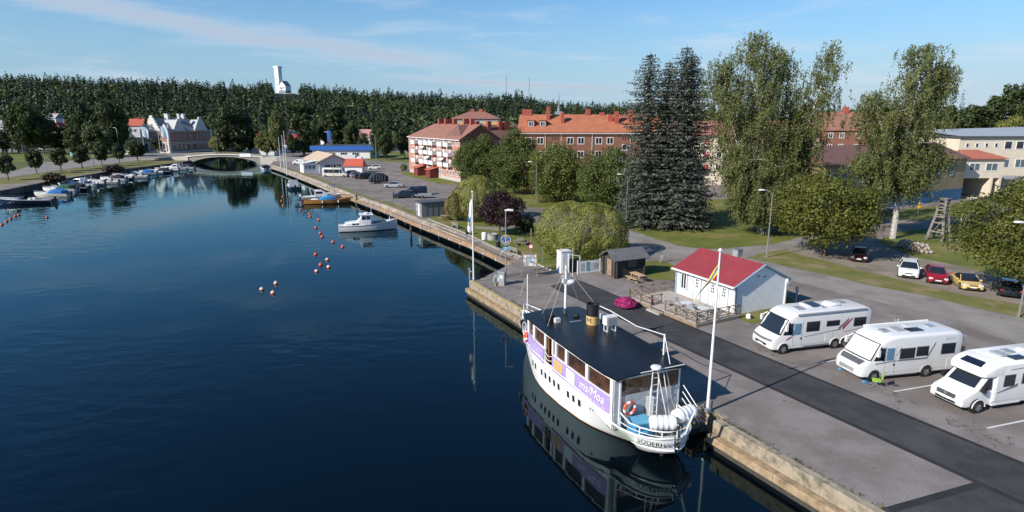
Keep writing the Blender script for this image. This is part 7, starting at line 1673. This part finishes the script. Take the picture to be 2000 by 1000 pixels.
def clumps(r, cen, rad, per, flat=.8, outw=1.0, fill=.35):
    """leaves gathered round clump centres: returns centres, normals, tint"""
    k = len(cen); d = sph(r, k*per); rr = (fill+(1-fill)*r.uniform(0,1,(k*per,1))**.5)
    R = np.repeat(rad, per)[:,None]; C_ = np.repeat(cen, per, 0)+d*R*rr*np.array([1,1,flat])
    Nn = d*outw+r.normal(size=(k*per,3))*.55+np.array([0,0,.35])
    ti = np.repeat(r.uniform(0,.65,k), per)+r.uniform(0,.35,k*per); return C_, Nn, ti
def trunk_mesh(paths, m, parent, n=8, name='trunk'):
    q = MB()
    for pts, rs in paths: q.tube(pts, rs, n)
    return q.build(name, m, parent, smooth=True)
def round_tree(label, base, H, R, zb, lm_, seed, nclump=70, per=150, leaf=.16, crad=.30, tr=.22, barkm=None, name='leafy_tree', cat='tree', group=None, squash=1.0, inner=.55, lean=(0,0), aspect=.62):
    r = np.random.default_rng(seed); t = thing(name, label, cat, base, 0, group)
    hz = (H-zb)/2; cz = zb+hz
    d = sph(r, nclump); rr = inner+(1-inner)*r.uniform(0,1,(nclump,1))**.5; lump = 1+.13*np.sin(3.1*d[:,:1]+seed)+.1*np.sin(4.3*d[:,1:2]+2*seed)
    cen = d*rr*lump*np.array([R*(1-crad*.6),R*(1-crad*.6)*squash,hz*(1-crad*.55)])+np.array([lean[0],lean[1],cz])
    w_ = 1-.35*np.clip((cen[:,2]-cz)/hz,0,1)**2; cen[:,:2] *= w_[:,None]
    rad = R*crad*r.uniform(.7,1.25,nclump); C_, Nn, ti = clumps(r, cen, rad, per)
    C_[:,2] = np.maximum(C_[:,2], zb*.75)
    leaves('crown', C_, Nn, leaf, ti, lm_, t, aspect, seed)
    paths = [([(0,0,-.15),(.03,.02,zb*.6),(lean[0]*.4,lean[1]*.4,cz),(lean[0]*.8,lean[1]*.8,cz+hz*.6)],[tr*1.35,tr,tr*.7,tr*.2])]
    for i in r.choice(nclump, min(nclump, 14), replace=False):
        c = cen[i]; s = .35+.4*r.uniform(); p0 = np.array([0,0,zb*.7+(cz-zb*.7)*s*.8]); mid = p0+(c-p0)*.5+np.array([0,0,.2]); paths.append(([tuple(p0),tuple(mid),tuple(c)],[tr*.45,tr*.3,tr*.08]))
    trunk_mesh(paths, barkm or bark, t, 6); return t
def globe_willow(label, base, H, R, seed, lm_=None, n=30000, leaf=.085, squash=1.0, zb=.35, lobes=None, name='globe_willow'):
    """dense dome: overlapping ellipsoid lobes whose skins are billowed and covered with fine leaves"""
    r = np.random.default_rng(seed); t = thing(name, label, 'tree', base, 0)
    lobes = lobes or [(0,0,.9,1.0)]; tot = sum(l[2]**2 for l in lobes); CC = []; NN = []; TT = []
    E_l = [(np.array([lx*R, ly*R*squash, H*lh*.46]), np.array([R*lr, R*lr*squash, H*lh*.54])) for lx, ly, lr, lh in lobes]
    for (c, e), (lx, ly, lr, lh) in zip(E_l, lobes):
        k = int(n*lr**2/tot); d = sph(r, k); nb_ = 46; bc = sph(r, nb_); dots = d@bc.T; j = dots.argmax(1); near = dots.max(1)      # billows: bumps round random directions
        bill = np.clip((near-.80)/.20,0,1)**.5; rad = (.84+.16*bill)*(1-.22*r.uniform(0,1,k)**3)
        P = c+d*rad[:,None]*e; ok = P[:,2] > zb
        for (c2, e2) in E_l:
            if c2 is c: continue
            ok &= (((P-c2)/e2)**2).sum(1) > .72
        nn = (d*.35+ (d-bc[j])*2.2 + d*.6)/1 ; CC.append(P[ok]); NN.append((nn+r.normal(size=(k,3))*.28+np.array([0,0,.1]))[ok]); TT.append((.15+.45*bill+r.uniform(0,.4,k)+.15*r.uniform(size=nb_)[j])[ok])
    leaves('crown', np.concatenate(CC), np.concatenate(NN), leaf, np.concatenate(TT), lm_ or lf_willow, t, .45, seed)
    paths = [([(0,0,-.15),(0,0,zb+.6),(0,0,H*.5)],[.28,.22,.1])]
    for a in range(5): paths.append(([(0,0,zb+.3),(R*.3*math.cos(a*1.26),R*.3*math.sin(a*1.26),H*.42),(R*.5*math.cos(a*1.26),R*.5*math.sin(a*1.26),H*.6)],[.13,.09,.03]))
    trunk_mesh(paths, bark_g, t, 6); return t
def birch(label, base, trunks, seed, lm_=None, nb=95, leaf=.125, name='weeping_birch', tr=.20, zmin=1.3, lean=0.0):
    """trunks: (list of points, crown radius near the middle, first branch fraction)"""
    r = np.random.default_rng(seed); t = thing(name, label, 'tree', base, 0); paths = []; CC = []; NN = []; TT = []
    for pts, R, f0 in trunks:
        P = np.array(pts, float); P[:,0] -= lean*np.maximum(P[:,2],0); nseg = len(P)-1; rs = [tr*(1-i/nseg)**.8+.03 for i in range(nseg+1)]; paths.append(([tuple(p) for p in P], rs))
        Ht = P[-1,2]
        for b in range(nb):
            f = f0+(1-f0)*(b+r.uniform())/nb; x = f*nseg; i = min(int(x), nseg-1); p = P[i]+(P[i+1]-P[i])*(x-i)
            prof = math.sin(math.pi*min(1,(f-f0)/(1-f0)*.80+.18))**.7; ln_ = R*prof*r.uniform(.45,1.1)+.3; a = b*2.4+r.uniform(-.5,.5)
            dirv = np.array([math.cos(a),math.sin(a),0]); e = p+dirv*ln_+np.array([0,0,ln_*r.uniform(.15,.55)]); m_ = p+(e-p)*.5+np.array([0,0,ln_*.12])
            if b % 3 == 0: paths.append(([tuple(p),tuple(m_),tuple(e)],[.055*(1.2-f),.035,.012]))
            ns = int(5+ln_*3.0); tb_ = r.uniform(0,.55)
            for s in range(ns):
                g = .3+.75*(s+r.uniform())/ns; q = p+(e-p)*min(g,1.05)+r.normal(size=3)*np.array([.35,.35,.2]); L_ = r.uniform(.9,3.0)*(.6+.6*(1-f)); nl = int(9+L_*7)
                zz = r.uniform(0,1,nl)**.8; sw = r.normal(size=2)*.12
                c = q+np.c_[r.normal(size=nl)*.12+sw[0]*zz*L_, r.normal(size=nl)*.12+sw[1]*zz*L_, .25-zz*L_]
                CC.append(c); NN.append(np.c_[r.normal(size=(nl,2)),r.normal(size=nl)*.5]+np.r_[dirv[:2]*.7,.25]); TT.append(tb_+r.uniform(0,.45,nl))
    C_ = np.concatenate(CC); k = C_[:,2] > zmin; leaves('crown', C_[k], np.concatenate(NN)[k], leaf, np.concatenate(TT)[k], lm_ or lf_birch, t, .5, seed, hang=1.6)
    trunk_mesh(paths, birchb, t, 7); return t
def spruce(label, base, H, R, seed, top=0.0, name='spruce', group=None):
    r = np.random.default_rng(seed); t = thing(name, label, 'tree', base, 0, group); CC = []; NN = []; TT = []; SS = []; z = .5; lay = 0
    while z < H-.3:
        f = z/H; Rz = R*(1-f**8)**.85*(1-.18*math.sin(lay*1.7))*(.66+.34*math.exp(-3*f))+.15; nb = max(8, int(17*(1-f*.45)))
        for b in range(nb):
            a = lay*.9+b*6.283/nb+r.uniform(-.2,.2); ln_ = Rz*r.uniform(.72,1.12); d = np.array([math.cos(a),math.sin(a),0]); per = np.array([-d[1],d[0],0]); k = max(2,int(ln_/.36)); tb_ = r.uniform(0,.6)
            for s in range(k):
                g = (s+.6)/k; dz = -.30*ln_*g+.22*ln_*g*g; c0 = d*ln_*g+np.array([0,0,z+dz]); wd = .20+.5*math.sin(math.pi*min(1,g*.75+.2))*.55
                for side_ in (-1,0,1):
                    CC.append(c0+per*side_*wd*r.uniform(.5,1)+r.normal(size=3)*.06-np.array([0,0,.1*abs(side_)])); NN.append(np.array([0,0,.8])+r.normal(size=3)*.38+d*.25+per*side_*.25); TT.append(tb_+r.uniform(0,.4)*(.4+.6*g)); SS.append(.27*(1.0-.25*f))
        z += .50*(1-.25*f); lay += 1
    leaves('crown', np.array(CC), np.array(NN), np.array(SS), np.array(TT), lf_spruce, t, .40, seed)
    trunk_mesh([([(0,0,-.15),(0,0,H*.5),(0,0,H)],[.38,.24,.03])], bark, t, 8); return t
# foreground park trees
S0 = G(1306,443)
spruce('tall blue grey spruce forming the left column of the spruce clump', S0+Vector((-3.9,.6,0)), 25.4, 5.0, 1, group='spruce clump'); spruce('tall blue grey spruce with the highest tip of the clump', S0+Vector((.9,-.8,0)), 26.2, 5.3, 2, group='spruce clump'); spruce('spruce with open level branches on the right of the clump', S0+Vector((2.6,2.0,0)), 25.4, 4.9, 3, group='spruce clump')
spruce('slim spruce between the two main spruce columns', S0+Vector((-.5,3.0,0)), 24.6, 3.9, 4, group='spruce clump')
birch('broad multi stemmed weeping birch beside the spruces', G(1490,455), [([(-.5,0,-.2),(-1.5,.3,6),(-3.4,.6,13),(-4.7,.5,19),(-5.0,.4,23.5)],4.4,.10),([(0,0,-.2),(-.3,-.2,7),(-.8,-.4,15),(-.9,-.3,22),(-.6,-.2,26.8)],4.9,.10),([(.4,.1,-.2),(1.3,.4,7),(2.2,.7,14),(2.8,.8,20),(2.6,.8,25.2)],4.4,.10),([(.8,0,-.2),(2.6,-.1,6),(5.0,-.2,12),(7.4,-.2,18.5),(9.6,-.2,25.6)],3.5,.12),([(.5,1,-.2),(2.4,1.0,5),(4.6,1.0,10),(6.2,1.0,15)],4.6,.12),([(-.3,-.8,-.2),(-1.5,-1.6,4),(-3.2,-2.0,8),(-4.2,-2.0,12.5)],4.4,.15),([(.2,-.6,-.2),(1.2,-1.5,4),(2.2,-2.2,8)],4.4,.2)], 11, nb=105, lean=.10)
birch('white stemmed birch with a high airy crown on the lawn', G(1743,466), [([(0,0,-.2),(.35,0,3),(.6,.1,7),(1.1,.1,12),(2.2,0,17.5),(2.9,.2,22.5),(3.4,.2,25)],5.0,.30),([(.7,.1,9.5),(-.6,0,12.5),(-2.2,-.1,15.5),(-3.2,-.1,19)],4.0,.15),([(1.1,.1,12),(3.2,.2,15.5),(5.0,.4,19.5),(6.2,.5,22.6)],3.2,.25),([(.6,.1,6.5),(3.0,.4,9.5),(5.2,.7,12.2)],3.9,.15),([(.5,.1,6.0),(-2.0,.1,8.6),(-4.0,.2,11.0)],3.6,.15)], 12, nb=66, tr=.36, zmin=4.2, lean=.11)
round_tree('spreading maple with yellowing leaves beside the gravel parking', G(1608,500), 9.9, 6.3, 1.6, lf_maple, 21, 115, 210, .15, .25, .25, group=None, name='maple')
round_tree('large maple overhanging the yellow car', G(2004,585), 10.4, 6.1, 1.7, lf_maple, 22, 125, 260, .125, .25, .28, name='maple')
round_tree('small maple branch crown in front of the cream block', G(2004,428), 6.8, 4.6, 1.8, lf_maple, 23, 60, 110, .2, .27, .2, name='maple')
for i, (u, v, H, R, lab) in enumerate(((932,366,12.4,6.2,'first linden of the row, touching the pink block'),(1004,378,13.2,6.2,'tallest dark linden of the row'),(1083,392,11.6,6.9,'linden with pale green top before the orange roof'),(1192,406,11.3,6.9,'linden next to the blue spruces'))):
    round_tree(lab, G(u,v), H, R, .1, lf_linden if i != 2 else leafmat('linden_pale', (.070,.095,.018), (.165,.180,.042)), 31+i, 120, 230, .17, .28, .26, name='linden', group='row of lindens')
globe_willow('big dome shaped willow behind the gate and shed', G(1133,499), 6.9, 5.8, 41, n=62000, leaf=.10, squash=.85, lobes=[(-.30,0,.66,.97),(.26,.0,.68,.94),(-.05,-.35,.60,.80),(.58,.0,.42,.72),(.35,-.35,.5,.70)])
globe_willow('rounded willow beside the grey kiosk', G(936,428), 7.2, 4.9, 42, n=36000, leaf=.12, lobes=[(-.05,0,.74,1.0),(-.5,.0,.5,.78),(.48,.1,.52,.88),(-.15,-.4,.5,.75)])
globe_willow('small reddish tinged willow in front of the rounded willow', G(893,431), 4.6, 2.2, 43, leafmat('willow_reddish', (.105,.095,.026), (.19,.155,.05)), 11000, .10, zb=1.0, lobes=[(0,0,.95,1.0)])
round_tree('dark purple leaved plum tree on the marina lawn', G(976,459), 6.3, 3.6, .7, lf_purple, 44, 70, 130, .13, .28, .12, name='plum_tree')
round_tree('dark low bush under the purple plum tree', G(1022,452), 2.6, 2.0, .2, lf_dark, 45, 25, 90, .12, .35, .06, name='bush', cat='bush')
brn = leafmat('brown_twigs', (.045,.028,.018), (.10,.065,.04), .05)
for u, v, lab in ((104,356,'tangle of brown brushwood on the wall behind the blue canopy boat'),(222,336,'brown brushwood on the wall amid the small boat row')): round_tree(lab, G(u,v), 2.0, 3.0, .1, brn, u, 26, 60, .28, .3, .05, name='brushwood', cat='bush')
# far and mid-distance trees: a few kinds, copied
PROT = {}
def proto(kind):
    if kind in PROT: return PROT[kind]
    r = np.random.default_rng(100+len(PROT)); t = thing('far_tree', 'x', 'tree', (0,0,0), 0)
    m_ = {'a':lf_far,'b':lf_far,'c':lf_dark,'d':lf_dark,'p':lf_dark,'w':lf_birch,'y':lf_dark,'s':lf_willow}[kind]
    if kind == 'p': cen = np.c_[r.normal(size=(60,2))*.07, r.uniform(.1,1.0,60)]; rad = .085*np.sin(math.pi*np.clip(cen[:,2],.08,.93))**.4*r.uniform(.8,1.2,60)+.015; zb = .08
    elif kind == 'y': d = sph(r,46); cen = d*np.array([.34,.34,.33])*(.6+.4*r.uniform(0,1,(46,1)))+np.array([0,0,.62]); rad = r.uniform(.10,.16,46); zb = .3
    elif kind == 's': d = sph(r,50); cen = d*np.array([.42,.42,.40])*(.75+.25*r.uniform(0,1,(50,1)))+np.array([0,0,.48]); rad = r.uniform(.12,.18,50); zb = .1
    else: d = sph(r,70); cen = d*np.array([.36,.36,.40])*(.5+.5*r.uniform(0,1,(70,1)))*(1+.15*np.sin(5*d[:,:1]+len(PROT)))+np.array([0,0,.56]); rad = r.uniform(.09,.15,70); zb = .18
    C_, Nn, ti = clumps(r, cen, rad, 110, .85); C_[:,2] = np.clip(C_[:,2],.02,1.02)
    leaves('crown', C_, Nn, .024 if kind != 'y' else .034, ti, m_, t, .7, 7); trunk_mesh([([(0,0,-.02),(0,0,zb+.2),(.01,0,.8)],[.028,.022,.006])], bark, t, 6); PROT[kind] = t; t['_new'] = 1; return t
FT = [(17,352,302,34,'y',0),(72,340,292,30,'y',0),(120,335,290,33,'y',0),(161,330,285,36,'y',0),(200,325,281,28,'y',0),(234,320,284,25,'y',0),(269,315,276,35,'y',0),(311,298.5,271,27,'y',0)]
first = True
def place_tree(kind, p, h, wd, label, group, name='far_tree'):
    pr = proto(kind)
    if '_new' in pr.keys(): o = pr; del o['_new']
    else: o = copy_tree(pr)
    hw_ = {'p':.16,'y':.88,'s':1.05}.get(kind,.92); o.location = p; o.rotation_euler.z = random.Random(int(p[0]*97)).uniform(0,6.28); o.scale = (wd/hw_,wd/hw_,h); o['label'] = label; o['category'] = 'tree'; o.name = name
    if group: o['group'] = group
    elif 'group' in o.keys(): del o['group']
    return o
for u, v, vt, w_, k, _ in FT:
    p = G(u,v); s = CF/p.y; place_tree(k, p, (v-vt)/s*1.02, w_/s, 'young street tree on the grass bank above the small boats' if u != 311 else 'young tree before the lit front of the customs house', 'young street trees' if u != 311 else None, 'young_tree')
MT = [(54,303,200,74,'a','broad tree behind the pergola'),(86,302,216,56,'b','broad tree right of the pergola'),(120,300,250,52,'c','dark tree in the park behind the street'),(150,303,246,46,'a','tree in the park beside the blue pillar'),(198,307,236,66,'b','large leafy tree left of the customs house'),(172,300,205,60,'c','tall dark tree behind the park'),(218,300,196,64,'d','tall dark tree beside the tall lamp'),(240,299,206,40,'a','tree just left of the customs house'),(14,300,256,44,'c','dark tree at the park edge'),
 (455,301,206,80,'d','big dark tree right of the customs house'),(490,299,250,40,'c','dark tree behind the bridge end'),(430,298,264,42,'s','round shrub by the bridge'),(468,297,270,34,'s','smaller round shrub by the bridge'),
 (546,308,216,38,'w','tall weeping tree at the bridge head'),(522,307,258,50,'w','low willow hanging at the bridge head'),(594,302,208,15,'p','slim dark poplar behind the flagpoles'),(612,297,236,28,'b','tree between the two poplars'),(637,296,226,32,'a','taller tree between the two poplars'),(661,296,212,15,'p','slim dark poplar behind the store'),(690,297,236,42,'b','broad tree right of the second poplar'),(712,300,262,24,'c','small dark tree behind the truck'),(738,311,236,36,'a','leafy tree on the far lawn'),(754,312,256,42,'c','spreading dark tree on the far lawn'),(790,308,248,38,'d','dark tree left of the pink block'),(572,304,262,30,'c','dark tree behind the flagpoles'),
 (788,334,320,19,'s','small bush at the corner of the pink block'),(1885,300,208,125,'d','wide dark tree behind the ochre depot'),(1975,300,165,105,'d','tall dark tree behind the cream block'),(1965,310,226,60,'s','light green tree behind the cream block'),(1835,300,212,70,'c','dark tree behind the airy birch'),(2040,300,150,110,'c','tall dark tree past the cream block')]
for u, v, vt, w_, k, lab in MT:
    p = G(u,v); s = CF/p.y; place_tree(k, p, (v-vt)/s*1.03, w_/s, lab, None, 'poplar' if k == 'p' else ('shrub' if k == 's' else 'park_tree'))
for i, u in enumerate((1125,1150,1175,1205,1240,1280,1400,1560,1600,1660,1720,1790,1930)):
    D = 300+10*(i%3); p = Vector(((u-1000)/CF*D, D, 0)); place_tree('acd'[i%3], p, 16+ (232-(212 if u < 1300 else 218))/CF*D, 12+2*(i%3), 'distant dark tree top showing over the roofs', 'distant trees over the roofs', 'distant_tree')
# ---------------------------------------------------------------- the wooded hill: thousands of trees that read as one mass
def forest():
    r = np.random.default_rng(77); T = []
    for k in range(5):      # conifers: stacked skirts of ragged quads
        n = 46; z = r.uniform(.12,1,n)**.9; a = r.uniform(0,6.283,n); rr = (.21-.03*(k%2))*(1-z)**.7*r.uniform(.5,1.1,n)+.012; d = np.c_[np.cos(a),np.sin(a),np.zeros(n)]
        C_ = d*rr[:,None]+np.c_[np.zeros((n,2)),z]; T.append((C_, d*.8+r.normal(size=(n,3))*.3+np.array([0,0,.6]), .075*(1.25-z*.8), k))
    for k in range(5):      # pines and leafy trees
        n = 52; cz = .64 if k < 2 else .55; K = 9; cen = sph(r,K)*np.array([.20,.20,.26 if k < 2 else .33])*r.uniform(.5,1,(K,1))+np.array([0,0,cz]); idx = r.integers(0,K,n); d = sph(r,n)
        T.append((cen[idx]+d*.12, d+np.array([0,0,.5])+r.normal(size=(n,3))*.3, np.full(n,.085), 5+k))
    VV = []; TT = []; M_ = 0; rr = r
    for _ in range(60000):
        if M_ >= 6400: break
        u = r.uniform(-330,1330) if r.uniform() < .93 else r.uniform(1330,2300); y = 330+(690-330)*r.uniform()**.85; x = (u-1000)/CF*y
        if -245 < u-1000+0 and u < 1290 and y < 300: continue
        if y < 396 and any(abs(u-q) < w_ for q, w_ in ((8,22),(22,16),(105,16),(131,14),(262,14),(655,9),(714,16),(580,16))): continue
        z = hill_z(x, y); lowland = z < 2
        if lowland and r.uniform() < .25: continue
        if 480 < u < 800 and y < 365 and r.uniform() < .6: continue
        if 540 < u < 592 and 588 < y < 630: continue       # clearing round the tower
        if 990 < u < 1030 and 600 < y < 660 and r.uniform() < .7: continue
        pn = math.sin(x*.021+1.3)*math.sin(y*.027)+.6*math.sin(x*.05+y*.043)
        con = r.uniform() < ((.80 if z > 12 else .35)+.22*pn); k = r.integers(0,5) if con else 5+r.integers(0,5); C_, Nn, sz, _k = T[k]
        h = (r.uniform(8,16)+ (r.uniform(0,4) if r.uniform() < .12 else 0) if con else r.uniform(6.5,13.5))*(.62 if y < 385 else 1)
        if 536 < u < 592 and HOR-(z+h-CAMH)*CF/y < 182.5: continue
        a = r.uniform(0,6.283); ca, sa = math.cos(a), math.sin(a); Rm = np.array([[ca,-sa,0],[sa,ca,0],[0,0,1]])
        wf = h*r.uniform(.9,1.25); S = np.array([wf,wf,h]); C2 = (C_*S)@Rm.T+np.array([x,y,z-.4]); N2 = Nn@Rm.T; n = len(C2); N2 = N2/np.linalg.norm(N2,axis=1)[:,None]
        t_ = np.cross(N2, rr.normal(size=(n,3))); t_ /= np.linalg.norm(t_,axis=1)[:,None]; b_ = np.cross(N2,t_); s_ = (sz*h)[:,None]*rr.uniform(.7,1.3,(n,1))
        V = np.empty((n,4,3)); V[:,0] = C2-t_*s_; V[:,1] = C2+b_*s_*.75; V[:,2] = C2+t_*s_; V[:,3] = C2-b_*s_*.75; VV.append(V)
        tt = (r.uniform(0,.30) if con else r.uniform(.45,1.1)-.15*(pn>0)); TT.append(np.clip(tt+rr.uniform(-.12,.2,n),0,1)); M_ += 1
    return tag(quadmesh('forest', np.concatenate(VV), np.concatenate(TT), lf_forest, None, (0,0,0)), 'dense dark mixed forest covering the hill', kind='stuff')
forest()
